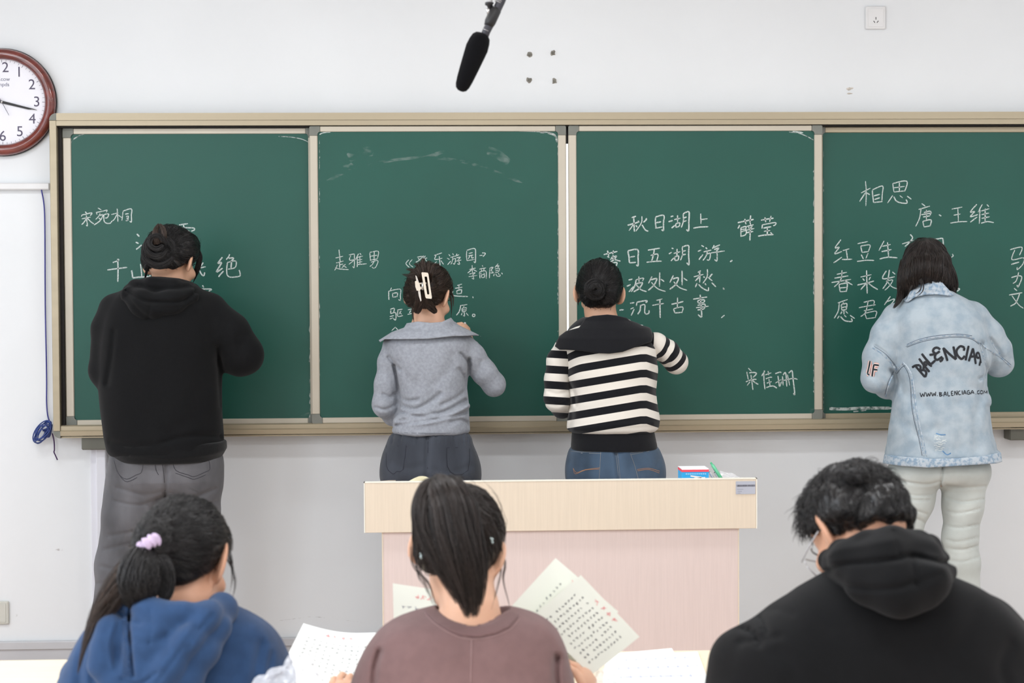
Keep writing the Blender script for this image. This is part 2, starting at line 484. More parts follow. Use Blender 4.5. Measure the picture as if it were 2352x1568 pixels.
MB().box(at(1294, 500, .08)[0], at(1316, 500, .08)[0], .075, .084, 0.98, 2.145).build('screen', M['screen'], ds := empty('display_screen', (at(1305, 900, .08)[0], .08, .97), 'bright white screen showing through the gap between the middle boards', 'screen'))
z1 = at(1303, 330, .07)[2]
MB().box(at(1292, 500, .07)[0], at(1318, 500, .07)[0], .06, .074, z1, 2.16).build('bezel', M['black'], ds)

def panel(pl, pr, fy, label, zt=2.160, zb=.969, vis_l=True, vis_r=True, fm='alu_pale'):
    """Sliding green board: writing surface, four frame bars, corner caps. fy: front of its frame."""
    xl = pl; xr = pr
    P = empty('green_board', ((xl + xr) / 2, fy, zb)); P['label'] = label
    P.parent = bf; P.matrix_parent_inverse = Matrix.Translation(-Vector(bf.location))
    fw = .0325; fh = .0225; d = .022
    MB().box(xl + fw - .003, xr - fw + .003, fy + .006, fy + .012, zb + fh - .002, zt - fh + .002).build('writing_surface', M['green'], P)
    MB().box(xl, xl + fw, fy, fy + d, zb + .036, zt - .036, .003).build('frame_bar', M[fm], P)
    MB().box(xr - fw, xr, fy, fy + d, zb + .036, zt - .036, .003).build('frame_bar', M[fm], P)
    MB().box(xl + .042, xr - .042, fy + .001, fy + d, zt - fh, zt, .002).build('frame_bar', M[fm], P)
    MB().box(xl + .042, xr - .042, fy + .001, fy + d, zb, zb + fh, .002).build('frame_bar', M[fm], P)
    for sx in (0, 1):
        for sz in (0, 1):
            X = (lambda u: xl + u) if sx == 0 else (lambda u: xr - u)
            Z = (lambda u: zb + u) if sz == 0 else (lambda u: zt - u)
            q = [(.004, 0), (.042, 0), (.042, fh), (fw + .004, fh + .002), (fw, fh + .008), (fw, .037), (0, .037), (0, .004)]
            pts = [(X(u), Z(v)) for u, v in q]
            if (sx == 0) == (sz == 0): pts = pts[::-1]
            MB().prism(pts[::-1], fy - .001, fy + d).build('corner_cap', M['cap'], P)
    return P
YF, YK = .012, .040
PX = [(at(148, 640, YK)[0], at(729, 640, YK)[0]), (at(713.5, 640, YF)[0], at(1301.5, 640, YF)[0]), (at(1307, 640, YF)[0], at(1889, 640, YF)[0]), (at(1872, 640, YK)[0], 2.33)]
P1 = panel(*PX[0], YK, 'leftmost green board, set back behind its neighbour', 2.155, .966)
P2 = panel(*PX[1], YF, 'second green board from the left, chalk smudges near its top')
P3 = panel(*PX[2], YF, 'third green board from the left, large poem and low signature')
P4 = panel(*PX[3], YK, 'rightmost green board, set back behind its neighbour', 2.155, .966, fm='alu')
# chalk writing: strokes as drawn, each group in the pixel frame of a photograph detail
def writing(P, Y, ox, oy, s, w, strokes, name='chalk_lettering', label=None, m='chalk'):
    mb = MB(); rnd = random.Random(len(strokes))
    k = 1 / S(Y)
    for line in strokes.split(';'):
        v = [float(q) for q in line.replace(',', ' ').split()]
        if len(v) < 4: continue
        pts = [(v[i], v[i + 1]) for i in range(0, len(v), 2)]
        pts = smooth_pts(pts, 5 if len(pts) > 2 else 4)
        ww = w * k * rnd.uniform(.85, 1.15)
        ribbon(mb, [at(ox + p[0] / s + rnd.uniform(-.15, .15), oy + p[1] / s + rnd.uniform(-.15, .15), Y)[[0, 2]] for p in pts], ww, Y - .0007)
    o = mb.build(name, M[m], P)
    if label: o['label'] = label
    o['kind'] = 'stuff'
    return o
YW1, YW2 = YK + .006, YF + .006
# left board
writing(P1, YW1, 160, 440, 3.92, 2.2, '''140 180 155 195;115 205 105 225;115 210 190 192 200 198 185 215;110 245 190 228;150 212 155 260 160 308 148 300;150 245 130 275 108 297;160 240 190 270 218 290;
255 146 285 165;240 183 246 207;245 186 300 175 337 166 330 185;275 195 258 225 235 250;262 218 300 208 275 260 220 300;262 235 278 250;312 206 350 200 342 232 318 238;308 205 310 262 330 283 365 284 382 262;
375 206 440 190;428 153 432 210 435 272;425 205 408 240 385 265;440 212 470 235;480 180 476 225 470 262;480 176 555 155 556 215 556 272 540 266;500 202 532 197;508 225 528 220 524 252 510 258;512 240 526 237;506 262 530 256''', label='white chalk name at upper left')
writing(P1, YW1, 160, 440, 3.92, 3.0, '''605 380 628 405;595 453 622 467;598 520 622 502 648 480;
985 300 1065 288;1025 292 1032 340 1035 395;985 325 972 345 960 362;985 330 1060 325 1118 328 1122 345 1095 356;1000 352 1018 360;1000 372 1018 380;1060 352 1080 360;1062 372 1082 380;1050 392 1096 386 1092 418;1040 415 1090 412;
388 638 440 618 436 606;340 705 430 692 518 682;432 604 436 700 434 812;
558 708 564 745 568 775;568 776 640 768 715 765;638 650 644 700 650 768;725 715 722 770;
1203 638 1185 665 1160 690;1150 690 1225 676;1165 700 1185 740 1207 756 1216 726;
1375 590 1335 645 1368 640 1322 722 1378 688;1340 766 1360 742 1386 714;1442 563 1428 590 1408 612;1430 600 1476 598 1448 632;1420 638 1495 624 1490 682 1424 698;1458 635 1452 690;1420 638 1414 700 1418 745 1440 768 1490 768 1536 755 1526 703;
352 937 420 922 490 908;440 915 438 950;1130 880 1152 892;1195 843 1208 862;1175 878 1168 906;1178 876 1275 878 1252 896;1205 906 1245 900;1185 922 1270 918;1228 920 1226 960;1190 960 1180 985''', label='white chalk title and poem lines')
# second board
writing(P2, YW2, 740, 540, 4.055, 1.9, '''125 212 195 195;157 135 162 190 168 248;130 258 198 240;162 248 163 305;165 275 196 268;140 275 132 302 114 328;122 300 160 314 248 320;216 270 182 306;192 280 228 302;
250 183 302 174;266 190 256 232 318 224;300 178 300 245 297 302 284 290;297 232 248 272;338 172 322 205 308 228;325 205 328 255 326 296;352 168 362 184;328 206 378 194;330 232 372 225;330 255 374 246;350 200 352 270;320 274 415 266;
443 165 450 240;444 160 522 150 514 218;485 155 483 226;450 196 512 186;452 232 514 220;455 252 518 236 502 292 480 307 462 294;490 230 470 268 444 292''', label='small white chalk name at left')
writing(P2, YW2, 740, 540, 4.055, 1.9, '''808 228 780 264 812 300;838 226 812 266 848 298;885 205 928 198 908 230 872 252;893 214 912 230;945 190 925 212;962 192 940 218 978 212;940 195 975 245;
1044 188 1116 164;1062 184 1050 226 1120 214;1090 195 1098 288 1080 274;1066 245 1034 278;1106 236 1131 272;
1178 178 1192 195;1165 214 1186 226;1168 274 1198 240;1214 168 1224 186;1195 207 1246 192;1216 200 1212 240 1198 272;1214 226 1242 219 1232 268 1218 261;1256 172 1244 198;1252 192 1276 181;1250 212 1287 204 1266 228;1266 226 1280 270 1260 264;1244 242 1296 230;
1346 148 1344 200 1350 242;1346 142 1420 124 1428 180 1426 252 1412 244;1365 170 1402 162;1358 192 1406 184;1376 192 1360 222;1392 188 1394 212 1414 206;1352 236 1420 225;
1465 190 1496 186;1490 165 1521 170 1497 200;
1370 320 1430 305;1396 280 1400 348;1395 320 1355 352;1400 316 1442 338;1372 362 1425 348 1400 370;1402 366 1412 408 1394 398;1365 386 1442 374;
1490 280 1498 296;1464 316 1526 304;1482 320 1488 334;1510 312 1503 328;1465 346 1470 402;1466 342 1524 334 1528 406;1482 372 1486 396;1482 370 1512 366 1510 393;1486 395 1511 393;1482 352 1475 362;1505 350 1515 360;
1562 305 1558 400;1562 305 1592 298 1575 325 1592 348 1568 352;1638 266 1608 302;1620 290 1648 284 1635 300;1610 315 1648 307 1642 341 1608 346;1612 331 1642 325;1604 356 1596 382;1618 358 1628 380 1656 380 1656 365;1640 354 1648 366;1670 350 1680 364''', label='small white chalk title and poet line')
writing(P2, YW2, 740, 540, 4.055, 2.1, '''646 488 634 512;620 520 620 560 622 602;620 521 725 502 728 560 728 606 710 598;655 545 658 578;655 542 700 537 698 572;658 576 700 572;
770 492 772 566;772 493 792 490;772 528 792 525;772 566 792 562;
1258 468 1302 455;1238 494 1308 484;1274 460 1275 512;1254 516 1257 548;1254 516 1298 509 1294 544;1257 546 1295 542;1218 520 1212 545 1225 560;1220 562 1280 568 1358 571;1402 570 1406 586;
634 690 672 681 664 722;640 700 640 728 684 721 684 788 664 776;630 758 668 748;630 780 662 768;700 696 748 688;705 696 704 754 752 748;736 704 713 738;714 711 740 738;
798 694 852 686;795 738 862 722;825 700 812 725;
1284 656 1352 645;1290 658 1276 710 1250 746;1322 662 1312 676;1302 682 1306 714;1302 682 1342 675 1338 706;1304 698 1339 692;1306 714 1338 707;1322 712 1326 752 1311 745;1304 722 1294 746;1340 722 1362 750;
1412 733 1402 738 1400 750 1410 758 1422 752 1422 740 1412 733;
684 853 646 890;686 860 706 884''', label='white chalk poem lines beside the claw clip')
# third board
writing(P3, YW2, 1320, 460, 4.2, 2.9, '''592 153 548 167;510 240 560 226 612 210;570 165 572 230 576 302;570 228 524 292;588 240 604 258;612 195 620 214;648 153 644 215 588 300;688 172 690 186 662 212;650 236 678 282 710 298;
780 165 778 215 786 268;780 160 858 145 856 215 856 288 838 282;786 216 836 205;776 268 848 256;
925 158 952 150;905 206 946 194;935 267 968 240;960 186 1022 172;992 143 992 212;974 226 976 262;974 226 1012 217 1008 252;976 260 1008 252;1046 130 1048 200 1028 262;1046 130 1101 110 1101 200 1098 292 1078 280;1048 172 1080 160;1048 206 1080 195;
1215 128 1218 226;1217 186 1284 177;1145 268 1210 257 1288 254;
1573 216 1650 198 1728 184;1640 178 1652 232;1697 145 1690 216;1592 238 1574 274;1604 262 1602 300 1604 352;1605 264 1652 252 1645 286;1608 281 1645 275;1605 304 1652 292 1648 330 1608 346;1690 214 1698 236;1660 252 1726 234;1676 256 1682 271;1712 244 1700 271;1654 288 1732 271;1660 312 1722 299;1697 255 1692 320 1690 388;
1798 192 1858 180 1918 172;1835 163 1842 212;1894 149 1880 208;1810 234 1806 272;1810 236 1930 214 1936 234 1914 246;1820 267 1896 254;1824 299 1886 290;1768 345 1840 334 1918 330;1858 262 1858 340;1888 308 1908 328;
280 523 345 507 412 493;316 484 328 538;374 482 366 522;314 540 336 552;298 568 322 580;374 530 345 572;362 547 402 539 370 577 330 604;362 560 398 575 442 586;348 606 352 640;348 606 406 599 398 636;352 638 400 634;
513 490 522 540 528 602;513 487 606 475 611 550 612 628 593 620;535 547 582 539;529 602 592 597;
706 481 760 471 822 461;768 475 758 530 742 590;733 531 802 519 790 588;693 596 765 589 840 586;
935 460 953 465;908 516 936 500;928 584 968 544;955 512 1018 495;988 468 986 540;964 545 967 582;964 544 1002 537 998 576;968 581 1000 575;1036 454 1040 520 1020 578;1036 450 1097 437 1098 520 1103 620 1080 600;1038 492 1072 484;1038 527 1072 518;
1222 433 1247 449;1187 492 1222 478;1198 572 1237 522;1264 453 1277 471;1243 497 1318 479;1282 488 1265 540 1236 580;1270 522 1308 511 1299 572 1274 572;1346 432 1328 468;1340 456 1402 428;1345 474 1388 460 1366 492;1370 490 1374 540 1370 584 1348 570;1314 507 1447 487;
1521 577 1498 593;
520 768 558 759;503 828 540 812;524 882 568 828;592 768 577 830 546 882;590 767 662 749 654 777;618 733 622 802;588 807 652 794 622 848 568 882;594 815 638 860 692 880;
746 733 712 800;738 766 792 755 762 820 708 868;740 790 798 850 877 878;820 696 818 832;830 760 864 783;
952 723 917 794;945 757 1000 748 975 810 916 858;955 785 1010 840 1084 868;1035 678 1036 818;1050 750 1087 774;
1216 678 1188 696;1148 737 1242 714;1206 684 1206 792;1203 735 1163 777;1244 734 1252 748;1327 708 1300 742;1280 663 1277 735 1236 800;1284 740 1328 777;1180 800 1163 838;1195 810 1238 850 1286 870 1290 838;1255 800 1268 818;1322 794 1362 834;
1430 845 1438 850 1446 860;1432 858 1444 848;
535 992 576 986;538 1048 568 1034;545 1110 574 1048;600 984 594 1018;600 981 694 967 686 988;635 1010 630 1062 608 1098;635 1013 676 1008 675 1075 690 1096 716 1086 716 1060;
787 966 847 949;748 1013 800 1003 860 994;822 960 823 1040 825 1134;
933 1002 990 990 1048 974;992 935 990 1042;954 1046 966 1088;954 1044 1042 1029 1032 1086;966 1086 1032 1080;
1143 952 1210 942 1278 931;1210 910 1218 1010 1224 1122 1190 1100;1186 968 1190 990;1186 968 1250 959 1245 985;1190 991 1246 985;1185 1013 1256 1001 1250 1046;1170 1036 1292 1020;1185 1057 1252 1046;
1446 1107 1412 1133;432 1058 472 1054;625 1203 660 1206''', label='large white chalk poem lines')
writing(P3, YW2, 1660, 820, 10.69, 2.6, '''625 268 705 345;590 360 628 550;650 385 760 374 826 402 742 502;690 430 715 600 740 802;568 605 720 550 832 545;670 600 595 697;735 570 790 620 872 667;
1025 328 1010 380 952 462;1008 400 1015 600 1036 792;1043 435 1192 385;1113 338 1127 442;1058 530 1150 495 1212 492;1078 637 1202 598;1135 538 1162 702;1062 750 1180 710 1260 715 1328 762;
1290 405 1412 363 1425 387;1355 458 1380 640 1396 717 1442 600;1288 638 1442 543;1463 468 1485 690;1480 440 1545 388 1572 720;1588 428 1642 692;1618 392 1700 333 1722 500 1766 902 1733 880;1448 582 1600 545 1700 525 1780 528 1837 547''', label='white chalk signature at lower right')
# right board
writing(P4, YW1, 1880, 380, 4.127, 2.5, '''403 260 492 214;445 148 452 250 448 384;450 250 388 342;458 260 487 277;510 235 514 290 522 352;512 230 606 194 604 270 600 348;525 288 582 272;530 322 582 305;522 351 602 342;
703 170 714 250;705 170 836 148 816 247;766 163 766 247;715 211 816 198;716 251 818 240;702 284 653 357;714 294 736 335 780 353 838 356 830 322;770 285 798 306;840 290 880 320;
978 360 1012 387;948 416 1056 384;972 405 957 500 920 577;998 446 1060 433 1058 472;974 466 1074 450;990 488 1056 477;1022 420 1022 520;988 530 1000 582;988 529 1066 515 1056 577;1000 581 1062 572;
1141 464 1152 472 1163 479;
1263 413 1362 394;1280 471 1346 459;1250 546 1325 534 1410 531;1320 404 1326 536;
1500 368 1438 440 1480 436 1438 486 1512 464;1438 537 1504 488;1552 368 1512 442;1530 420 1524 552;1595 369 1615 391;1542 431 1618 409;1545 466 1616 450;1545 501 1622 485;1580 408 1578 540;1540 547 1600 532 1662 541''', label='white chalk title and dynasty line')
writing(P4, YW1, 1880, 380, 4.127, 2.6, '''212 702 158 780 196 774 153 836 222 814;143 922 222 868;230 806 292 789;262 798 276 887;223 891 318 888;
370 741 468 719;400 765 412 824;400 763 487 754 470 817;412 823 472 816;404 844 426 886;470 830 448 882;366 909 450 898 527 899;
622 713 572 807;606 766 684 748;598 816 692 795;654 728 664 872;580 886 660 868 748 876;
868 653 890 682 868 722 818 767;793 743 905 708;870 760 862 790;1072 706 1165 690 1181 710 1183 800;1100 760 1098 790;1266 838 1276 855 1260 870;
173 1031 268 1011;150 1068 282 1045;123 1108 308 1079;222 993 212 1080 148 1152;240 1085 322 1132;194 1130 205 1198;194 1128 270 1117 262 1197;200 1161 264 1154;205 1196 262 1192;
398 1056 502 1034;418 1070 436 1092;492 1056 476 1086;368 1132 450 1114 527 1094;455 993 458 1100 461 1214;450 1120 398 1177;468 1110 510 1145 562 1176;
642 998 608 1072 722 1054;672 988 652 1100 608 1168;640 1096 702 1085 672 1140 628 1182;650 1100 698 1150 752 1170;700 1008 727 1031;
183 1302 277 1269;196 1300 186 1380 148 1447;237 1298 225 1316;214 1320 220 1372;214 1320 267 1309 260 1368;218 1346 262 1338;220 1371 262 1365;240 1370 242 1412;222 1384 208 1407;258 1379 278 1402;195 1424 178 1452;208 1430 250 1470 316 1476 310 1448;244 1419 264 1436;298 1419 343 1450;
428 1296 522 1279 520 1332;383 1347 460 1332 542 1319;430 1376 518 1359;470 1285 446 1390 398 1432;440 1402 455 1452;440 1401 546 1380 536 1442;455 1451 542 1440;
682 1238 622 1323;650 1291 717 1264 700 1300 622 1378;690 1330 640 1400;
1293 1163 1337 1169 1313 1192''', label='white chalk poem lines beside the denim jacket')
writing(P4, YW1, 1880, 380, 4.127, 2.6, '''1816 797 1927 774 1905 850;1860 800 1833 892 1942 874 1938 930 1886 987 1883 963;1826 937 1902 914;
1828 1062 1890 1045 1927 1060 1893 1148 1882 1130;1897 1012 1875 1090 1843 1118;
1853 1163 1882 1187;1806 1227 1932 1204;1906 1214 1870 1300 1818 1333;1833 1234 1898 1320 1942 1352''', label='white chalk name at the right edge of the photo')
# chalk left where the wiper turns, and along the frames
def smear(P, Y, pts, w, m='residue', taper=.2):
    mb = MB()
    p = smooth_pts(pts, 6); n = len(p)
    k = 1 / S(Y)
    q = [at(a[0], a[1], Y)[[0, 2]] for a in p]
    ribbon(mb, q, w * k, Y - .0005, taper)
    mb.build('chalk_residue', M[m], P)['kind'] = 'stuff'
for P, Y, pts, w, m in (
    (P1, YW1, [(161, 345), (164, 325), (178, 314), (198, 306), (225, 305)], 2.6, 'residue'),
    (P1, YW1, [(640, 313), (670, 315), (695, 320), (711, 328)], 1.7, 'residue'),
    (P1, YW1, [(690, 956), (700, 953), (712, 946)], 5, 'dust'),
    (P2, YW2, [(734, 309), (742, 305), (760, 303)], 2.2, 'chalk'),
    (P2, YW2, [(1240, 303), (1262, 306), (1275, 312), (1281, 330)], 5, 'residue'),
    (P2, YW2, [(1190, 301), (1230, 302), (1262, 304)], 2.2, 'chalk'),
    (P3, YW2, [(1812, 303), (1835, 306), (1855, 314), (1869, 322)], 2.0, 'residue'),
    (P3, YW2, [(1820, 302), (1845, 305)], 4.0, 'chalk'),
    (P3, YW2, [(1860, 950), (1866, 938), (1870, 934)], 8, 'dust'),
    (P4, YW1, [(1905, 938), (1940, 939), (1980, 937), (2050, 937)], 7, 'residue'),
    (P4, YW1, [(1960, 945), (1990, 942)], 3, 'residue'),
    (P4, YW1, [(1950, 303), (1970, 302), (1990, 303)], 2, 'dust'),
    (P2, YW2, [(800, 362), (830, 350), (858, 347)], 22, 'dust'),
    (P2, YW2, [(785, 380), (800, 385), (812, 378)], 14, 'dust'),
    (P2, YW2, [(960, 368), (990, 358), (1028, 344)], 9, 'dust'),
    (P2, YW2, [(1120, 345), (1145, 355), (1168, 375)], 20, 'dust'),
    (P2, YW2, [(745, 420), (820, 385), (960, 362), (1080, 375), (1200, 420)], 7, 'dust'),
    (P1, YW1, [(715, 440), (712, 520), (713, 600)], 2.2, 'residue')):
    smear(P, Y, pts, w, m)
# torn edge of chalk dust beside the upright frames
def torn(P, Y, x, y0, y1, side, seed, amp=2.2):
    rnd = random.Random(seed); mb = MB(); y = y0
    while y < y1:
        h = rnd.uniform(6, 30)
        if rnd.random() < .62:
            a = rnd.uniform(.5, amp); q = [at(x, y, Y), at(x, y + h, Y), at(x + side * a, y + h * rnd.uniform(.5, .9), Y), at(x + side * a * .4, y + h * .2, Y)]
            mb.add([(p[0], Y - .0005, p[2]) for p in q], [(0, 1, 2, 3)])
        y += h
    mb.build('chalk_residue', M['residue'], P)['kind'] = 'stuff'
torn(P1, YW1, 712.5, 330, 950, -1, 1, 3.5); torn(P1, YW1, 162, 320, 950, 1, 2, 2.0); torn(P2, YW2, 733.5, 320, 950, 1, 3, 1.8)
torn(P2, YW2, 1282, 320, 950, -1, 4, 2.5); torn(P3, YW2, 1869.5, 320, 940, -1, 5, 2.5); torn(P4, YW1, 1891, 320, 940, 1, 6, 1.5)

# grey brackets under the board
for (x0, y0, x1, y1, lab) in ((188, 1004, 252, 1032, 'grey metal bracket under the left end of the board frame'), (2318, 985, 2384, 1010, 'grey metal bracket under the board frame, behind the denim jacket')):
    a = at(x0, y0, .03); b = at(x1, y1, .03)
    MB().box(a[0], b[0], .02, WALL_Y, b[2], a[2] + .012, .004).build('bracket', M['bracket'], bf)['label'] = lab

# blue cable
blue = mat('blue_cable_sheath', srgb(38, 62, 128), .4, var=.15, scale=30)
cab = empty('network_cable', tuple(at(100, 1010, .08)), 'blue network cable hanging beside the board, coiled at its end', 'cable')
k = 1 / S(.08)
pts = [at(x, y, .085) for x, y in ((94, 430), (96, 440), (101, 470), (103, 520), (104, 700), (107, 860), (107, 920), (109, 950), (113, 966))]
MB().tube(smooth_pts(pts, 6), 1.6 * k, 8).build('drop', mat('violet_blue_sheath', srgb(60, 60, 140), .4, var=.1), cab, True)
coil = MB(); rnd = random.Random(3)
cx, cy = 100, 992
loop = []
for i in range(8 * 14):
    an = i / 14 * 2 * math.pi; jj = i / 14
    rx = 10.5 + 3.5 * math.sin(jj * 2.3); ry = 24 + 5 * math.cos(jj * 1.7)
    u = math.cos(an) * rx; v = math.sin(an) * ry; ca, sa = math.cos(.62), math.sin(.62)
    loop.append(at(98 + u * ca + v * sa * -1 + 3.0 * math.sin(jj * 3.1), 991 + u * sa + v * ca + math.cos(jj * 2.2) * 3, .05 + .018 * math.sin(an * .5 + jj) + .004 * math.sin(jj * 5)))
coil.tube(smooth_pts(loop, 3), 1.35 * k, 8)
coil.build('coil', blue, cab, True)
MB().tube(smooth_pts([at(*q, .07) for q in ((98, 988), (108, 985), (118, 975), (112, 1002), (104, 992), (116, 996))], 6), 3 * k, 8).build('cable_tie', blue, cab, True)
MB().tube(smooth_pts([at(*q, .075) for q in ((120, 995), (124, 1012), (125, 1032), (124, 1038), (128, 1047), (132, 1056))], 5), 1.5 * k, 8).build('tail', mat('dark_violet_sheath', srgb(60, 28, 78), .5, var=.1), cab, True)

# ceiling tube lamps
for i, (x, y) in enumerate(TUBES):
    l = empty('ceiling_lamp', (x, y, CEIL)); tag(l, 'white twin-tube ceiling lamp, %s row from the chalkboard, %s' % (('first', 'second', 'third')[i // 3], ('window side', 'middle', 'right side')[i % 3]), 'lamp', 'ceiling lamps')
    MB().box(x - .62, x + .62, y - .11, y + .11, CEIL - .06, CEIL, .01).build('housing', M['white_plastic'], l)

# microphone hanging from the ceiling
Ym = -2.7
km = 1 / S(Ym)
mic = empty('hanging_microphone', tuple(at(1085, 150, Ym)), 'black shotgun microphone with foam windscreen hanging from above', 'microphone')
foam = mat('black_foam', srgb(12, 12, 15), .95, spec=.15, bump=.6, bscale=900, var=.2, scale=300)
def q(x, y, dy=0): return Vector(at(x, y, Ym + dy))
ax0, ax1 = q(1104, 88), q(1061, 200)
L_ = (ax1 - ax0)
pr = [(-.10, 9), (-.085, 15), (-.03, 21), (.06, 24), (.2, 26), (.35, 24.5), (.6, 22), (.85, 19), (.97, 16.5), (1.04, 13), (1.075, 7), (1.085, .5)]
MB().tube([ax0 + L_ * t for t, r in pr], [r * km for t, r in pr], 28).build('windscreen', foam, mic, True)
MB().tube([q(1108, 95), q(1117, 72), q(1129, 48), q(1150, 4), q(1160, -20)], [9.5 * km, 9.5 * km, 10 * km, 10 * km, 10 * km], 20).build('barrel', mat('microphone_metal', srgb(58, 58, 64), .4, metal=.4, var=.1), mic, True)
for (x, y, r) in ((1117, 70.5, 9.8), (1146, 6, 10.6), (1148, 2.5, 10.6)):
    c = q(x, y); d = (q(1150, 4) - q(1108, 95)).normalized() * .0006
    MB().tube([c - d, c + d], r * km, 20).build('ring', M['chrome'], mic, True)
MB().tube([q(1122, 60), q(1126, 50), q(1139, 22), q(1141, 18)], [10.5 * km, 13 * km, 13 * km, 10 * km], 20).build('clamp', M['black'], mic, True)
MB().tube([q(1125, 38, .004), q(1122, 26), q(1121, 20)], [4 * km, 5 * km, 6 * km], 12).build('swivel', M['chrome'], mic, True)
MB().tube([q(1127, 22), q(1125, 12), q(1124, 10), q(1124, 6)], [5 * km, 7 * km, 10 * km, 10 * km], 16).build('ball_joint', M['black'], mic, True)
pz = q(1124, 6)
MB().tube([pz, (pz[0], pz[1], CEIL)], .008, 12).build('stem', M['white_plastic'], mic, True)
# ---------------------------------------------------------------- solid modelling with distance fields
def smin(a, b, k):
    if k <= 0: return np.minimum(a, b)
    h = np.clip(.5 + .5 * (b - a) / k, 0, 1)
    return b + (a - b) * h - k * h * (1 - h)
def smax(a, b, k): return -smin(-a, -b, k)

def capsule(P, a, b, ra, rb, squash=None):
    a = np.asarray(a, float); b = np.asarray(b, float)
    ab = b - a; l2 = max(float(ab @ ab), 1e-12)
    q = P - a
    t = np.clip((q @ ab) / l2, 0, 1)
    q = q - t[:, None] * ab
    if squash is not None: q = q / np.asarray(squash)
    return np.sqrt((q * q).sum(1)) - (ra + (rb - ra) * t)

def chain(P, pts, rad, k=0.0, closed=False, squash=None):
    d = None; n = len(pts)
    for i in range(n if closed else n - 1):
        j = (i + 1) % n
        e = capsule(P, pts[i], pts[j], rad[i], rad[j], squash)
        d = e if d is None else smin(d, e, k)
    return d

def ellipsoid(P, c, r, R=None):
    q = P - np.asarray(c, float)
    if R is not None: q = q @ R
    r = np.asarray(r, float)
    a = np.sqrt(((q / r) ** 2).sum(1)); b = np.sqrt(((q / (r * r)) ** 2).sum(1))
    return a * (a - 1) / np.maximum(b, 1e-9)

def loft(P, rows, n=2.3, round_=.02):
    """rows: (z, cx, cy, half width, half depth), any order of z."""
    r = np.array(sorted(rows), float)
    zz = np.linspace(r[0, 0], r[-1, 0], 64)
    z = P[:, 2]
    cols = []
    for c in range(1, 5):
        y = np.interp(zz, r[:, 0], r[:, c])
        for _ in range(2): y = np.convolve(np.pad(y, 1, 'edge'), [.25, .5, .25], 'valid')
        cols.append(np.interp(z, zz, y))
    cx, cy, a, b = cols
    u = np.abs(P[:, 0] - cx) / a; v = np.abs(P[:, 1] - cy) / b
    d = ((u ** n + v ** n) ** (1 / n) - 1) * np.minimum(a, b)
    return smax(d, np.maximum(z - r[-1, 0], r[0, 0] - z), round_)

def wob(P, scale, seed, amp):
    rs = np.random.RandomState(seed); s = 0
    for i in range(5):
        d = rs.normal(size=3); d /= np.linalg.norm(d)
        s = s + np.sin(P @ (d * 6.283 / (scale * rs.uniform(.6, 1.7))) + rs.uniform(0, 6.28))
    return amp * s / 3

def dist_polyline(Q, pts):
    d = None
    pts = np.asarray(pts, float)
    for i in range(len(pts) - 1):
        ab = pts[i + 1] - pts[i]; q = Q - pts[i]
        t = np.clip((q @ ab) / max(ab @ ab, 1e-9), 0, 1)
        e = ((q - t[:, None] * ab) ** 2).sum(1)
        d = e if d is None else np.minimum(d, e)
    return np.sqrt(d)

def creases(P, lst, ycut, Yref, soft=.03):
    """Folds on the side facing the room: (points, width px, depth px); negative depth raises a ridge."""
    Q = topx(P)
    w8 = np.clip((ycut - P[:, 1]) / soft, 0, 1)
    s = 0
    for pts, w, dp in lst:
        pts = np.asarray(smooth_pts(pts, 4))
        m = (Q[:, 0] > pts[:, 0].min() - 3 * w) & (Q[:, 0] < pts[:, 0].max() + 3 * w) & (Q[:, 1] > pts[:, 1].min() - 3 * w) & (Q[:, 1] < pts[:, 1].max() + 3 * w) & (w8 > 0)
        e = np.zeros(len(P))
        if m.any():
            dd = dist_polyline(Q[m], pts)
            e[m] = np.exp(-(dd / w) ** 2) * dp / S(Yref)
        s = s + e
    return s * w8

def poly_px(Q, poly):
    """Signed distance in pixels to a polygon (negative inside)."""
    poly = np.asarray(poly, float)
    d = dist_polyline(Q, np.vstack([poly, poly[:1]]))
    ins = np.zeros(len(Q), bool); n = len(poly)
    for i in range(n):
        a = poly[i]; b = poly[(i + 1) % n]
        c = (a[1] > Q[:, 1]) != (b[1] > Q[:, 1])
        with np.errstate(divide='ignore', invalid='ignore'):
            x = (b[0] - a[0]) * (Q[:, 1] - a[1]) / (b[1] - a[1]) + a[0]
        ins ^= c & (Q[:, 0] < x)
    return np.where(ins, -d, d)

def fn(f, P):
    out = np.empty(len(P))
    for i in range(0, len(P), 150000):
        out[i:i + 150000] = f(P[i:i + 150000])
    return out

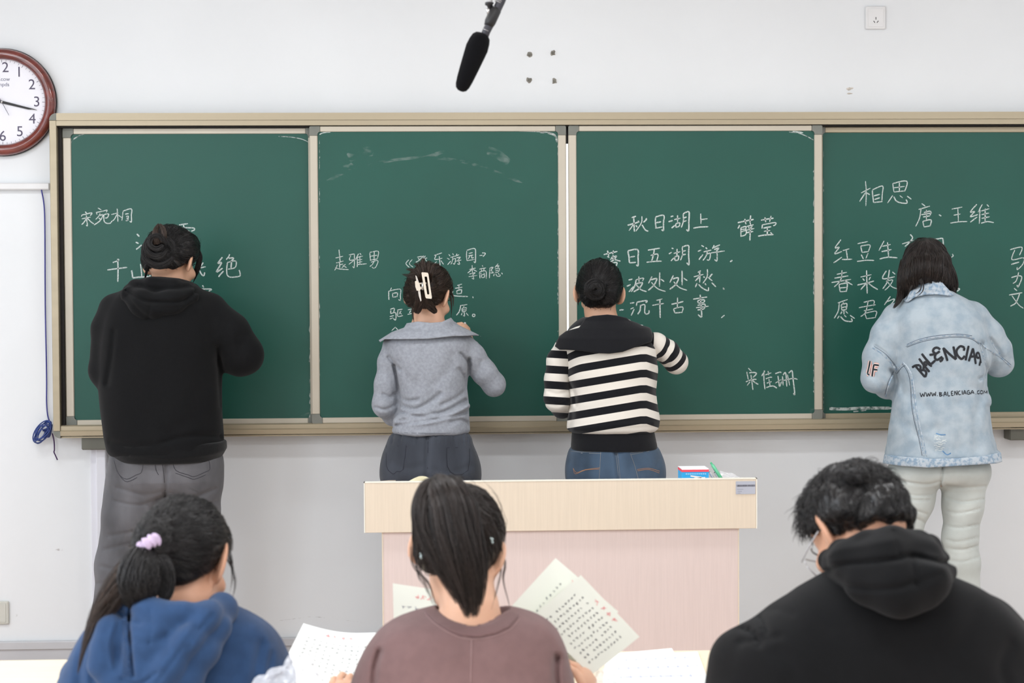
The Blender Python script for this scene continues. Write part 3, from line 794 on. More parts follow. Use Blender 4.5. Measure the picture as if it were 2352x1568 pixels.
def mesh_sdf(f, lo, hi, h, margin=1.6, B=6, fit=2):
    lo = np.asarray(lo, float); hi = np.asarray(hi, float)
    nb = np.maximum(1, np.ceil((hi - lo) / (h * B)).astype(int))
    n = nb * B + 1
    g = [lo[i] + h * B * (np.arange(nb[i]) + .5) for i in range(3)]
    C = np.stack(np.meshgrid(*g, indexing='ij'), -1).reshape(-1, 3)
    fc = fn(f, C).reshape(nb)
    act = np.abs(fc) < B * h * .87 * margin
    F = np.ones(n, np.float32)
    sg = np.where(fc < 0, -1, 1).astype(np.float32)
    F[:-1, :-1, :-1] = sg.repeat(B, 0).repeat(B, 1).repeat(B, 2)
    mk = np.zeros(n, bool)
    am = act.repeat(B, 0).repeat(B, 1).repeat(B, 2)
    mk[:-1, :-1, :-1] = am
    for ax in range(3):
        s0 = [slice(None)] * 3; s1 = [slice(None)] * 3
        s0[ax] = slice(1, None); s1[ax] = slice(None, -1)
        m2 = mk.copy(); m2[tuple(s0)] |= mk[tuple(s1)]; mk = m2
    ii = np.argwhere(mk)
    F[mk] = fn(f, lo + ii * h)
    Sg = F < 0
    nx, ny, nz = n
    cnt = np.zeros((nx - 1, ny - 1, nz - 1), np.int8)
    for a in (0, 1):
        for b in (0, 1):
            for c in (0, 1):
                cnt += Sg[a:nx - 1 + a, b:ny - 1 + b, c:nz - 1 + c]
    cells = np.argwhere((cnt > 0) & (cnt < 8))
    idx = np.full(cnt.shape, -1, np.int32)
    idx[cells[:, 0], cells[:, 1], cells[:, 2]] = np.arange(len(cells))
    acc = np.zeros((len(cells), 3)); num = np.zeros(len(cells))
    cor = [(a, b, c) for a in (0, 1) for b in (0, 1) for c in (0, 1)]
    val = {q: F[cells[:, 0] + q[0], cells[:, 1] + q[1], cells[:, 2] + q[2]] for q in cor}
    for q in cor:
        for ax in range(3):
            if q[ax] == 0:
                r = list(q); r[ax] = 1; r = tuple(r)
                va, vb = val[q], val[r]
                m = (va < 0) != (vb < 0)
                t = np.where(m, va / np.where(m, va - vb, 1), 0)
                p = np.array(q, float)[None].repeat(len(cells), 0); p[:, ax] = t
                acc += p * m[:, None]; num += m
    V = lo + (cells + acc / np.maximum(num, 1)[:, None]) * h
    faces = []
    for ax in range(3):
        u, w = [(1, 2), (2, 0), (0, 1)][ax]
        sl0 = [slice(None)] * 3; sl1 = [slice(None)] * 3
        sl0[ax] = slice(None, -1); sl1[ax] = slice(1, None)
        A = Sg[tuple(sl0)]; Bv = Sg[tuple(sl1)]
        e = np.argwhere(A != Bv)
        e = e[(e[:, u] > 0) & (e[:, w] > 0) & (e[:, u] < n[u] - 1) & (e[:, w] < n[w] - 1)]
        ins = A[e[:, 0], e[:, 1], e[:, 2]]
        def cell(du, dw):
            c = e.copy(); c[:, u] += du; c[:, w] += dw
            return idx[c[:, 0], c[:, 1], c[:, 2]]
        q = np.stack([cell(-1, -1), cell(0, -1), cell(0, 0), cell(-1, 0)], 1)
        q[~ins] = q[~ins][:, ::-1]
        faces.append(q)
    Fc = np.vstack(faces)
    Fc = Fc[(Fc >= 0).all(1)]
    for _ in range(fit):
        e = h * .25
        d0 = fn(f, V)
        G = np.stack([(fn(f, V + np.eye(3)[i] * e) - d0) / e for i in range(3)], 1)
        gn = np.maximum((G * G).sum(1), .15)
        st = -d0[:, None] * G / gn[:, None]
        ln = np.linalg.norm(st, axis=1, keepdims=True)
        V = V + st * np.minimum(1, .6 * h / np.maximum(ln, 1e-9))
    return V, Fc

def np_mesh(name, V, Fc, mats, parent=None, smooth=True, attrs=None):
    me = bpy.data.meshes.new(name)
    k = Fc.shape[1]
    me.vertices.add(len(V)); me.vertices.foreach_set('co', V.astype(np.float32).ravel())
    me.loops.add(Fc.size); me.loops.foreach_set('vertex_index', Fc.astype(np.int32).ravel())
    me.polygons.add(len(Fc)); me.polygons.foreach_set('loop_start', np.arange(0, Fc.size, k, dtype=np.int32))
    me.update(calc_edges=True)
    for an, av in (attrs or {}).items():
        at_ = me.attributes.new(an, 'FLOAT', 'POINT'); at_.data.foreach_set('value', np.asarray(av, np.float32))
    o = link_mesh(name, me, mats, parent, smooth)
    o['_n'] = 0; del o['_n']
    return o

def solid(name, f, lo, hi, h, m, parent, attr=None, **kw):
    V, Fc = mesh_sdf(f, lo, hi, h, **kw)
    return np_mesh(name, V, Fc, m, parent, attrs={k: g(V) for k, g in attr.items()} if attr else None)

def grad(f, P, e=.002):
    G = np.stack([fn(f, P + np.eye(3)[i] * e) - fn(f, P - np.eye(3)[i] * e) for i in range(3)], 1) / (2 * e)
    return G

def project(f, P, off, it=3):
    P = P.copy()
    for _ in range(it):
        d = fn(f, P) - off; G = grad(f, P)
        st = -d[:, None] * G / np.maximum((G * G).sum(1), .2)[:, None]
        ln = np.linalg.norm(st, axis=1, keepdims=True)
        P += st * np.minimum(1, .02 / np.maximum(ln, 1e-9))
    return P

# ---------------------------------------------------------------- drawing on curved surfaces
def bvh(o):
    me = o.data
    V = np.empty(len(me.vertices) * 3, np.float32); me.vertices.foreach_get('co', V)
    return BVHTree.FromPolygons([tuple(v) for v in V.reshape(-1, 3).tolist()], [tuple(p.vertices) for p in me.polygons])
def hit(tree, px, py):
    d = _F * F_PX + CR * (px - W_PX / 2) - CU * (py - H_PX / 2)
    d /= np.linalg.norm(d)
    loc, nor, i, dist = tree.ray_cast(Vector(CAM), Vector(d))
    if loc is None: return None
    if nor.dot(Vector(d)) > 0: nor = -nor
    return loc, nor
def drape(mb, tree, pts, w, off=.0012, sub=4, closed=False, taper=1.0, thick=0):
    P = smooth_pts(pts, sub, closed) if sub > 1 else [np.array(p, float) for p in pts]
    hs = [hit(tree, p[0], p[1]) for p in P]
    run = []
    def flush():
        if len(run) > 1:
            vs = []; n = len(run)
            for i, (l, nn) in enumerate(run):
                t = (run[min(i + 1, n - 1)][0] - run[max(i - 1, 0)][0])
                if t.length < 1e-7: t = Vector((1, 0, 0))
                s_ = nn.cross(t).normalized()
                ww = w / 2 * (taper if i in (0, n - 1) else 1)
                c = l + nn * off
                vs += [c + s_ * ww, c - s_ * ww]
                if thick: vs += [c + nn * thick]
            m_ = 3 if thick else 2
            fs = []
            for i in range(n - 1):
                a = i * m_; b = a + m_
                if thick: fs += [(a, a + 2, b + 2, b), (a + 2, a + 1, b + 1, b + 2)]
                else: fs.append((a, a + 1, b + 1, b))
            mb.add(vs, fs)
    for h_ in hs:
        if h_ is None or (run and (h_[0] - run[-1][0]).length > .05):
            flush(); run = []
            if h_ is None: continue
        run.append(h_)
    flush()

# ---------------------------------------------------------------- the human figure
def rotm(yaw, pitch, roll):
    """Head frame: columns are right, forward, up; yaw turns to the right, pitch bends down, roll leans to the right."""
    y, p, r = [math.radians(v) for v in (yaw, pitch, roll)]
    Rz = np.array([[math.cos(y), math.sin(y), 0], [-math.sin(y), math.cos(y), 0], [0, 0, 1]])
    Rx = np.array([[1, 0, 0], [0, math.cos(p), math.sin(p)], [0, -math.sin(p), math.cos(p)]])
    Ry = np.array([[math.cos(r), 0, math.sin(r)], [0, 1, 0], [-math.sin(r), 0, math.cos(r)]])
    return Rz @ Rx @ Ry

class Head:
    def __init__(s, c, yaw, pitch, roll, sc=1.0, ear=1.0):
        s.c = np.array(c, float); s.R = rotm(yaw, pitch, roll); s.sc = sc; s.ear = ear
    def loc(s, P): return (P - s.c) @ s.R / s.sc
    def w(s, q): return s.c + s.R @ (np.asarray(q, float) * s.sc)
    def skull(s, L):
        a = ellipsoid(L, (0, -.008, .032), (.0755, .097, .092))
        return smin(a, ellipsoid(L, (0, -.045, -.01), (.062, .056, .06)), .03)
    def __call__(s, P):
        L = s.loc(P)
        d = s.skull(L)
        d = smin(d, ellipsoid(L, (0, .036, -.05), (.053, .056, .066)), .03)
        d = smin(d, ellipsoid(L, (0, .062, -.098), (.022, .02, .018)), .02)           # chin
        d = smin(d, capsule(L, (0, .088, .02), (0, .110, -.026), .007, .012), .012)    # nose
        d = smin(d, ellipsoid(L, (0, .112, -.03), (.016, .011, .008)), .006)
        d = smin(d, ellipsoid(L, (0, .094, -.058), (.024, .010, .009)), .006)          # lips
        d = smax(d, -ellipsoid(L, (0, .107, -.0585), (.026, .008, .0018)), .002)
        for x in (-1, 1):
            d = smin(d, ellipsoid(L, (x * .045, .062, -.018), (.022, .025, .02)), .02)  # cheek
            d = smax(d, -ellipsoid(L, (x * .031, .094, .008), (.016, .014, .010)), .012)  # eye socket
            d = smin(d, ellipsoid(L, (x * .031, .078, .007), (.0145, .0125, .0115)), .003)
            # ear
            a = math.radians(40) * x
            E = (L - np.array((x * .0785, -.006, -.004)))
            Rr = np.array([[math.cos(a), -math.sin(a), 0], [math.sin(a), math.cos(a), 0], [0, 0, 1.0]])
            E = E @ Rr
            e = ellipsoid(E, (x * .006, -.006, .002), (.0078, .020 * s.ear, .033 * s.ear))
            e = smax(e, -ellipsoid(E, (x * .0145, -.003, .004), (.0075, .0115, .021)), .003)
            e = smin(e, ellipsoid(E, (x * .004, .004, -.024), (.006, .0085, .0095)), .006)
            d = smin(d, e, .006)
        return d * s.sc
    def cap(s, P, t=.008, line=((-.12, -.082), (-.05, -.07), (-.02, -.03), (.005, .022), (.03, .035), (.06, .062), (.1, .085)), k=.008):
        L = s.loc(P)
        d = s.skull(L) - t
        l = np.array(line)
        zl = np.interp(L[:, 1], l[:, 0], l[:, 1])
        return smax(d, zl - L[:, 2], k) * s.sc
    def eyes(s, parent):
        for x in (-1, 1):
            e = MB(); c = s.w((x * .031, .0815, .007)); R_ = s.R
            prof = [(.0001, .0118), (.004, .0112), (.0055, .0105), (.008, .0087), (.0105, .0055), (.0118, 0)]
            vs = []; n = 14
            for r, hh in prof:
                for k in range(n):
                    an = 2 * math.pi * k / n
                    vs.append(c + R_ @ (np.array((r * math.cos(an), hh, r * math.sin(an))) * s.sc))
            fs = [(i * n + k, i * n + (k + 1) % n, (i + 1) * n + (k + 1) % n, (i + 1) * n + k) for i in range(len(prof) - 1) for k in range(n)]
            e.add(vs, fs)
            e.mi = [1 if i < 2 * n else 0 for i in range(len(fs))]
            e.build('eye', [M['eye_white'], M['iris']], parent, True)
        br = MB()
        for x in (-1, 1):
            pts = [s.w((x * .014, .1005, .030)), s.w((x * .028, .098, .035)), s.w((x * .042, .087, .033)), s.w((x * .050, .078, .028))]
            br.tube(smooth_pts(pts, 4), [.0016] * 13, 6)
        br.build('eyebrows', M['hair_black'], parent, True)['kind'] = 'stuff'

def hand_sdf(P, wrist, fwd, up, side, curl=.6, sc=1.0, spread=.0):
    """wrist point; fwd: towards the fingers; up: back of the hand; side +1 thumb on cross(fwd, up)."""
    f = np.asarray(fwd, float); f /= np.linalg.norm(f)
    u = np.asarray(up, float); u -= f * (u @ f); u /= np.linalg.norm(u)
    r = np.cross(f, u) * side
    B_ = np.stack([r, f, u], 1)
    L = (P - np.asarray(wrist, float)) @ B_ / sc
    d = chain(L, [(0, -.02, 0), (0, .02, 0), (0, .075, 0)], [.024, .03, .033], .01, squash=(1.0, 1.0, .5))
    d = smin(d, chain(L, [(-.02, .05, 0), (.022, .055, 0)], [.014, .015], 0), .012)
    for i, (x, l) in enumerate(((.029, .070), (.010, .079), (-.010, .073), (-.028, .058))):
        a = curl * (1 + .12 * i); p = np.array((x, .083 - abs(x - .005) * .25, .002)); pts = [p]; an = a * .5
        for seg in (.45, .3, .25):
            dv = np.array((x * spread * 4, math.cos(an), -math.sin(an))); p = p + dv * l * seg; pts.append(p); an += a * .9
        d = smin(d, chain(L, pts, [.0092, .0084, .0076, .0064]), .004)
    th = [(.02, .012, -.004), (.040, .036, -.010), (.046, .062, -.020), (.040, .082, -.030)]
    d = smin(d, chain(L, th, [.014, .0115, .0098, .008]), .008)
    return d * sc

def ppx(l):
    """(px, py, Y, radius px) list to points and radii."""
    return [at(a[0], a[1], a[2]) for a in l], [a[3] / S(a[2]) for a in l]

def rows_px(rows, Y, depth):
    """(py, x left, x right[, depth factor[, dy]]) to loft rows."""
    out = []
    for r in rows:
        dy = r[4] if len(r) > 4 else 0
        p = at((r[1] + r[2]) / 2, r[0], Y + dy)
        out.append((p[2], p[0], Y + dy, (r[2] - r[1]) / 2 / S(Y + dy), depth * (r[3] if len(r) > 3 else 1)))
    return out

# ---------------------------------------------------------------- hair
class Strands:
    def __init__(s): s.v = []; s.f = []; s.r = []; s.n = 0
    def add(s, paths, w, rnd=None, seed=0, tip=.25):
        """paths: (n, m, 3) centre lines; each becomes a thin three-sided strand."""
        paths = np.asarray(paths, float); n, m, _ = paths.shape
        T = np.gradient(paths, axis=1); T /= np.maximum(np.linalg.norm(T, axis=2, keepdims=True), 1e-9)
        rs = np.random.RandomState(seed)
        ref = rs.normal(size=(n, 1, 3)); A = np.cross(T, ref); A /= np.maximum(np.linalg.norm(A, axis=2, keepdims=True), 1e-9)
        Bn = np.cross(T, A)
        tt = np.linspace(0, 1, m)
        prof = np.minimum(1, .35 + 4 * tt) * np.where(tt > .6, 1 - (tt - .6) / .4 * (1 - tip), 1)
        ww = (w * prof)[None, :, None] * rs.uniform(.6, 1.3, (n, 1, 1))
        V = np.stack([paths + (A * math.cos(a) + Bn * math.sin(a)) * ww for a in (0, 2.094, 4.189)], 2)  # n m 3 3
        s.v.append(V.reshape(-1, 3))
        base = s.n + (np.arange(n)[:, None, None] * m + np.arange(m - 1)[None, :, None]) * 3 + np.arange(3)[None, None]
        nxt = s.n + (np.arange(n)[:, None, None] * m + np.arange(m - 1)[None, :, None]) * 3 + (np.arange(3)[None, None] + 1) % 3
        s.f.append(np.stack([base, nxt, nxt + 3, base + 3], -1).reshape(-1, 4))
        rr = rs.uniform(0, 1, n) if rnd is None else rnd
        s.r.append(np.repeat(rr, m * 3))
        s.n += n * m * 3
    def join(s, V, Fc, r=.35):
        s.v.append(V); s.f.append(Fc + s.n); s.r.append(np.full(len(V), r)); s.n += len(V)
    def build(s, name, m, parent):
        return np_mesh(name, np.vstack(s.v), np.vstack(s.f), m, parent, attrs={'shade': np.concatenate(s.r)})

def comb(f, V, flow, n, steps, step, lift, seed, jitter=.25, mask=None, w=.0006, out=None, stray=0.0):
    """Strands that start on the surface of f and follow the flow along it."""
    rs = np.random.RandomState(seed)
    src = V if mask is None else V[mask]
    P = src[rs.randint(0, len(src), n)] + rs.normal(size=(n, 3)) * .001
    off = rs.uniform(lift[0], lift[1], n)
    jit = rs.normal(size=(n, 3)) * jitter
    path = [project(f, P, off, 2)]
    str_ = rs.uniform(0, 1, n) < stray
    for i in range(steps):
        p = path[-1]
        D = flow(p) + jit
        G = grad(f, p); G /= np.maximum(np.linalg.norm(G, axis=1, keepdims=True), 1e-9)
        D = D - G * (D * G).sum(1, keepdims=True)
        ln = np.linalg.norm(D, axis=1, keepdims=True)
        D = D / np.maximum(ln, 1e-6) * np.minimum(1, ln / .2)
        q = p + D * step
        q2 = project(f, q, off, 1)
        q2[str_] = q[str_] + G[str_] * step * .12 * (i > steps * .3)
        path.append(q2)
    mid = path[min(2, steps)]
    sh = np.clip(.4 + wob(mid, .016, seed + 9, .3) + .35 * (rs.uniform(0, 1, n) - .5), 0, 1)
    out.add(np.stack(path, 1), w, sh, seed=seed)

def tail(out, guide, rad, n, seed, w=.0006, wave=.15, tipvar=.25, flat=1.0, m=22):
    """A bundle of strands round a guide line, with uneven tips."""
    G = np.array(smooth_pts(guide, 8)); R = np.array(smooth_pts([[r] for r in rad], 8))[:, 0]
    s_ = np.linspace(0, 1, len(G)); rs = np.random.RandomState(seed)
    T = np.gradient(G, axis=0); T /= np.linalg.norm(T, axis=1, keepdims=True)
    A = np.cross(T, np.array((0, 1.0, .02))); A /= np.linalg.norm(A, axis=1, keepdims=True); Bn = np.cross(T, A)
    ang = rs.uniform(0, 6.283, n); rr = np.sqrt(rs.uniform(.05, 1, n)) ; end = 1 - rs.uniform(0, 1, n) ** 1.1 * tipvar * (.35 + .65 * rr)
    paths = []
    t = np.linspace(0, 1, m)
    for i in range(n):
        u = t * end[i]
        g = np.stack([np.interp(u, s_, G[:, k]) for k in range(3)], 1)
        a = np.stack([np.interp(u, s_, A[:, k]) for k in range(3)], 1)
        b = np.stack([np.interp(u, s_, Bn[:, k]) for k in range(3)], 1)
        r = np.interp(u, s_, R) * rr[i]
        an = ang[i] + wave * np.sin(u * rs.uniform(3, 9) + rs.uniform(0, 6)) * 2
        paths.append(g + (a * np.cos(an)[:, None] + b * np.sin(an)[:, None] * flat) * r[:, None])
    sh = np.clip(.42 + .3 * np.sin(ang * 5 + seed) * np.sin(ang * 11 + 2 * seed) + .35 * (rs.uniform(0, 1, n) - .5), 0, 1)
    out.add(np.array(paths), w, sh, seed=seed)

def hair_material(name, dark, light, rough=.38):
    m = mat(name, dark, rough, spec=.45)
    nt, N, L = nodes_of(m)
    a = N.new('ShaderNodeAttribute'); a.attribute_name = 'shade'
    mx = N.new('ShaderNodeMix'); mx.data_type = 'RGBA'
    mx.inputs[6].default_value = (*dark, 1); mx.inputs[7].default_value = (*light, 1)
    L.new(a.outputs['Fac'], mx.inputs[0]); L.new(mx.outputs[2], N['Principled BSDF'].inputs['Base Color'])
    return m
M['hair_black'] = hair_material('black_hair', (.0025, .0025, .003), (.034, .031, .031), .34)
M['hair_dark'] = hair_material('dark_brown_hair', (.0035, .0028, .0026), (.062, .046, .040), .36)
M['hair_brown'] = hair_material('brown_hair', (.007, .005, .004), (.10, .062, .044), .4)
M['eye_white'] = mat('eye_white', (.8, .78, .75), .2, var=.02)
M['iris'] = mat('iris', (.02, .012, .008), .15, var=.1)
def skin(name, c): return mat(name, c, .5, var=.06, scale=9, bump=.12, bscale=500, sss=.08, spec=.35)
M['skin'] = skin('skin', srgb(212, 166, 138)); M['skin2'] = skin('skin_fair', srgb(222, 176, 148)); M['skin3'] = skin('skin_warm', srgb(206, 156, 128))
def cloth(name, c, **k):
    k.setdefault('var', .08); k.setdefault('scale', 30); k.setdefault('bump', .35); k.setdefault('bscale', 700)
    return mat(name, c, k.pop('rough', .9), spec=.2, sheen=k.pop('sheen', .15), **k)
# ---------------------------------------------------------------- people at the board
def bounds(pts, pad):
    p = np.array(pts, float); return p.min(0) - pad, p.max(0) + pad

def figure(label, foot, head, neck, torso, arms, legs, hands, sk, h=.005, group=None):
    """Empty at the feet plus the body: one continuous surface from head to ankles."""
    P_ = empty('person', foot, label, 'person', group)
    nk, nr = ppx(neck); tp, tr = ppx(torso)
    A = [ppx(a) for a in arms]; Lg = [ppx(a) for a in legs]
    def f(P):
        d = chain(P, nk, nr, .02)
        d = smin(d, head(P), .022)
        d = smin(d, chain(P, tp, tr, .04, squash=(1, .66, 1)), .03)
        for a, r in A: d = smin(d, chain(P, a, r, .01), .03)
        for a, r in Lg: d = smin(d, chain(P, a, r, .02, squash=(1, .8, 1)), .04)
        for hd in hands:
            c = np.array(hd[0]); m = ((P - c) ** 2).sum(1) < .28 ** 2
            if m.any():
                e = np.full(len(P), 1.0); e[m] = hand_sdf(P[m], *hd[:4], **hd[4]); d = smin(d, e, .01)
        return d
    pts = nk + tp + [p for a, r in A for p in a] + [p for a, r in Lg for p in a] + [head.c] + [np.array(x[0]) for x in hands]
    lo, hi = bounds(pts, .2)
    V, Fc = mesh_sdf(f, lo, hi, h)
    np_mesh('body', V, Fc, sk, P_)
    head.eyes(P_)
    return P_, f

def shoes(P_, ankles, m):
    for a in ankles:
        p = at(a[0], a[1], a[2]); x, y = p[0], p[1]
        def f(P):
            d = chain(P, [(x, y - .03, .05), (x, y + .06, .045), (x, y + .15, .035)], [.043, .045, .036], .03, squash=(1, 1, .9))
            d = smin(d, capsule(P, (x, y - .01, .07), (x, y - .015, .1), .046, .046), .02)
            d = smax(d, .006 - P[:, 2], .005)
            return smin(d, smax(chain(P, [(x, y - .03, .012), (x, y + .15, .012)], [.046, .042], 0), np.abs(P[:, 2] - .012) - .011, .004), .003)
        solid('shoe', f, (x - .09, y - .12, -.01), (x + .09, y + .24, .16), .006, m, P_)

def trousers(P_, rows, Y, depth, legs, m, cr=(), h=.006, seed=1, wamp=.0025, k=.05, name='trousers', n=2.4, top=None):
    rw = rows_px(rows, Y, depth); Lg = [ppx(a) for a in legs]
    def f(P):
        d = loft(P, rw, n, .045)
        for a, r in Lg: d = smin(d, chain(P, a, r, .03), k)
        d = d + wob(P, .12, seed, wamp)
        if cr: d = d + creases(P, cr, Y - .01, Y)
        return smax(d, .03 - P[:, 2], .01)
    pts = [(r[1] + s_ * r[3], r[2], r[0]) for r in rw for s_ in (-1, 1)] + [p for a, r in Lg for p in a]
    lo, hi = bounds(pts, depth + .05)
    lo[2] = max(lo[2], 0)
    return solid(name, f, lo, hi, h, m, P_), f

YA = -.36
# ---- person in the black hoodie
hA = Head(at(392, 604, YA + .01), 26, 25, -4, 1.05, 1.25)
PA, bodyA = figure('standing person in a black hoodie and grey jeans, hair in a messy bun', (at(380, 1400, YA)[0], YA, 0),
    hA, [(378, 700, YA, 36), (388, 650, YA + .005, 37), (394, 625, YA + .03, 36)],
    [(378, 715, YA, 60), (372, 800, YA, 70), (375, 950, YA, 72), (380, 1030, YA, 60)],
    [[(290, 712, YA, 32), (245, 745, YA + .01, 28), (236, 862, YA + .0, 24), (290, 830, YA + .16, 18), (330, 815, YA + .22, 16)],
     [(470, 712, YA, 32), (500, 740, YA, 30), (562, 822, YA + .02, 24), (520, 760, YA + .2, 18), (497, 735, YA + .27, 16)]],
    [[(330, 1070, YA, 34), (290, 1300, YA, 30), (262, 1540, YA, 24)], [(430, 1070, YA, 34), (448, 1300, YA, 28), (455, 1540, YA, 24)]],
    [(at(335, 812, YA + .24), (.6, .5, .2), (-.3, .5, .8), 1, dict(curl=1.0)), (at(495, 733, YA + .27), (-.45, .55, .6), (.5, -.3, .5), -1, dict(curl=1.0))], M['skin'])
M['hoodie'] = cloth('black_fleece', srgb(9, 10, 12), var=.12, scale=60, sheen=.05)
M['hoodie_rib'] = cloth('black_rib_knit', srgb(8, 9, 11), bscale=220, bstretch=(3, 3, .1), bump=.5)
rA = rows_px([(636, 330, 420, .62), (655, 296, 452, .72), (680, 262, 482, .85), (705, 244, 500, .95), (750, 233, 506, 1.0), (850, 229, 508, 1.05), (950, 236, 508, 1.08), (1000, 243, 512, 1.1), (1035, 252, 512, 1.1), (1050, 262, 508, 1.05)], YA, .165)
aA = [ppx([(268, 715, YA, 40), (250, 755, YA, 38), (238, 850, YA, 32), (262, 868, YA + .06, 30), (330, 815, YA + .2, 24)]),
      ppx([(478, 720, YA, 46), (520, 765, YA, 50), (556, 815, YA + .01, 46), (545, 800, YA + .1, 40), (500, 740, YA + .25, 26)])]
crA = [([(262, 760), (256, 820), (246, 880)], 7, 5), ([(500, 800), (506, 860), (512, 930)], 8, 6), ([(372, 1018), (420, 1004), (470, 1000), (512, 1002)], 7, 5), ([(255, 1015), (300, 1026), (360, 1022)], 9, 3),
       ([(520, 742), (512, 780), (504, 830)], 10, 3), ([(560, 770), (548, 800), (540, 850)], 12, 2.5), ([(300, 900), (330, 960), (390, 1000)], 18, 2), ([(480, 880), (440, 960), (380, 1000)], 16, 2)]
def fA(P):
    d = loft(P, rA, 2.35, .035)
    d = smin(d, chain(P, aA[0][0], aA[0][1], .02), .03)
    d = smin(d, chain(P, aA[1][0], aA[1][1], .03), .035)
    d = d + wob(P, .16, 3, .0028) + creases(P, crA, YA, YA)
    nk = capsule(P, at(388, 690, YA), at(392, 610, YA + .02), 48 / S(YA), 44 / S(YA))
    return smax(d, -nk, .01)
lo, hi = bounds([(r[1] + s_ * r[3], r[2] + q, r[0]) for r in rA for s_ in (-1, 1) for q in (-.15, .15)] + aA[0][0] + aA[1][0], .09)
hoodA = solid('hoodie', fA, lo, hi, .006, M['hoodie'], PA)
def fAh(P):   # lowered hood
    s = 1 / S(YA)
    ring = chain(P, *ppx([(300, 672, YA + .01, 19), (312, 662, YA - .06, 19), (350, 655, YA - .105, 18), (400, 659, YA - .11, 18), (432, 668, YA - .07, 18), (443, 668, YA + .01, 16), (430, 680, YA + .10, 14), (380, 700, YA + .13, 14), (318, 690, YA + .10, 15)]), .012, closed=True)
    pouch = chain(P, *ppx([(300, 680, YA - .10, 22), (326, 696, YA - .135, 28), (346, 708, YA - .14, 26), (395, 692, YA - .135, 27), (438, 680, YA - .10, 19)]), .03)
    d = smin(ring, pouch, .018)
    d = d + creases(P, [([(290, 668), (330, 690), (372, 694), (420, 690), (452, 668)], 5, 7), ([(292, 680), (318, 712), (345, 732)], 6, 4), ([(345, 700), (341, 735)], 3, 2), ([(352, 712), (400, 716), (440, 692)], 6, -3), ([(320, 655), (380, 664), (440, 655)], 6, 3)], YA, YA) + wob(P, .1, 8, .002)
    return smax(d, -capsule(P, at(390, 690, YA), at(393, 600, YA + .02), 43 / S(YA), 42 / S(YA)), .008)
lo, hi = bounds([at(280, 740, YA - .2), at(470, 620, YA + .2)], .06)
solid('hood', fAh, lo, hi, .005, M['hoodie'], PA)
rH = rows_px([(1036, 254, 514, 1.0), (1044, 258, 516, 1.0), (1058, 268, 504, .97)], YA, .178)
crH = [([(300, 1046), (390, 1052), (480, 1044), (515, 1034)], 4, -2)]
solid('hem_band', lambda P: loft(P, rows_px([(1012, 250, 518, 1.0), (1030, 254, 519, 1.02), (1046, 262, 510, 1.0), (1057, 270, 502, .96)], YA, .178), 2.3, .01) + creases(P, crH, YA, YA), *bounds([at(240, 1075, YA - .2), at(530, 1005, YA + .2)], .03), .006, M['hoodie_rib'], PA)
M['jeans_grey'] = cloth('grey_denim', srgb(98, 98, 102), var=.35, scale=7, stretch=(1, 1, .5), bump=.4)
legsA = [[(322, 1075, YA, 66), (300, 1180, YA, 62), (278, 1300, YA, 56), (262, 1420, YA, 50), (255, 1550, YA, 44)], [(440, 1075, YA, 64), (446, 1170, YA, 56), (447, 1290, YA, 50), (450, 1540, YA, 42)]]
crj = [([(270, 1120), (330, 1135), (375, 1128)], 5, 3), ([(262, 1150), (320, 1160), (370, 1142)], 4, 2.5), ([(390, 1130), (440, 1142), (495, 1122)], 5, 3), ([(395, 1150), (450, 1165), (500, 1150)], 4, 2),
       ([(250, 1230), (300, 1222), (352, 1205)], 5, 3), ([(240, 1262), (290, 1250), (340, 1238)], 5, 3), ([(232, 1300), (290, 1310), (330, 1290)], 5, 3), ([(225, 1340), (280, 1335), (325, 1345)], 5, 2.5), ([(400, 1230), (450, 1250), (495, 1235)], 5, 2), ([(383, 1065), (382, 1100), (380, 1140)], 5, 6), ([(222, 1370), (270, 1378), (320, 1365)], 4, 2)]
jA, _ = trousers(PA, [(1035, 258, 506), (1060, 260, 505), (1100, 258, 505, .95), (1135, 262, 500, .72)], YA, .155, legsA, M['jeans_grey'], crj)
M['thread_grey'] = mat('grey_stitching', srgb(58, 58, 64), .9, var=.1)
tr = bvh(jA); st = MB()
for pl in ([(262, 1057), (268, 1078), (276, 1092), (292, 1100), (313, 1090), (325, 1084), (330, 1058)], [(396, 1058), (404, 1080), (432, 1090), (446, 1094), (470, 1084), (482, 1076), (478, 1050)], [(356, 1058), (358, 1078), (364, 1090)], [(372, 1058), (376, 1090), (380, 1140)],
           [(268, 1080), (280, 1098), (293, 1106), (315, 1096)], [(403, 1086), (432, 1096), (447, 1100), (472, 1090)]):
    drape(st, tr, pl, .0022, .001, 3)
st.build('pocket_stitching', M['thread_grey'], PA)['kind'] = 'stuff'
shoes(PA, [(255, 1570, YA), (452, 1570, YA)], mat('dark_canvas_shoe', srgb(40, 40, 44), .8, var=.1))
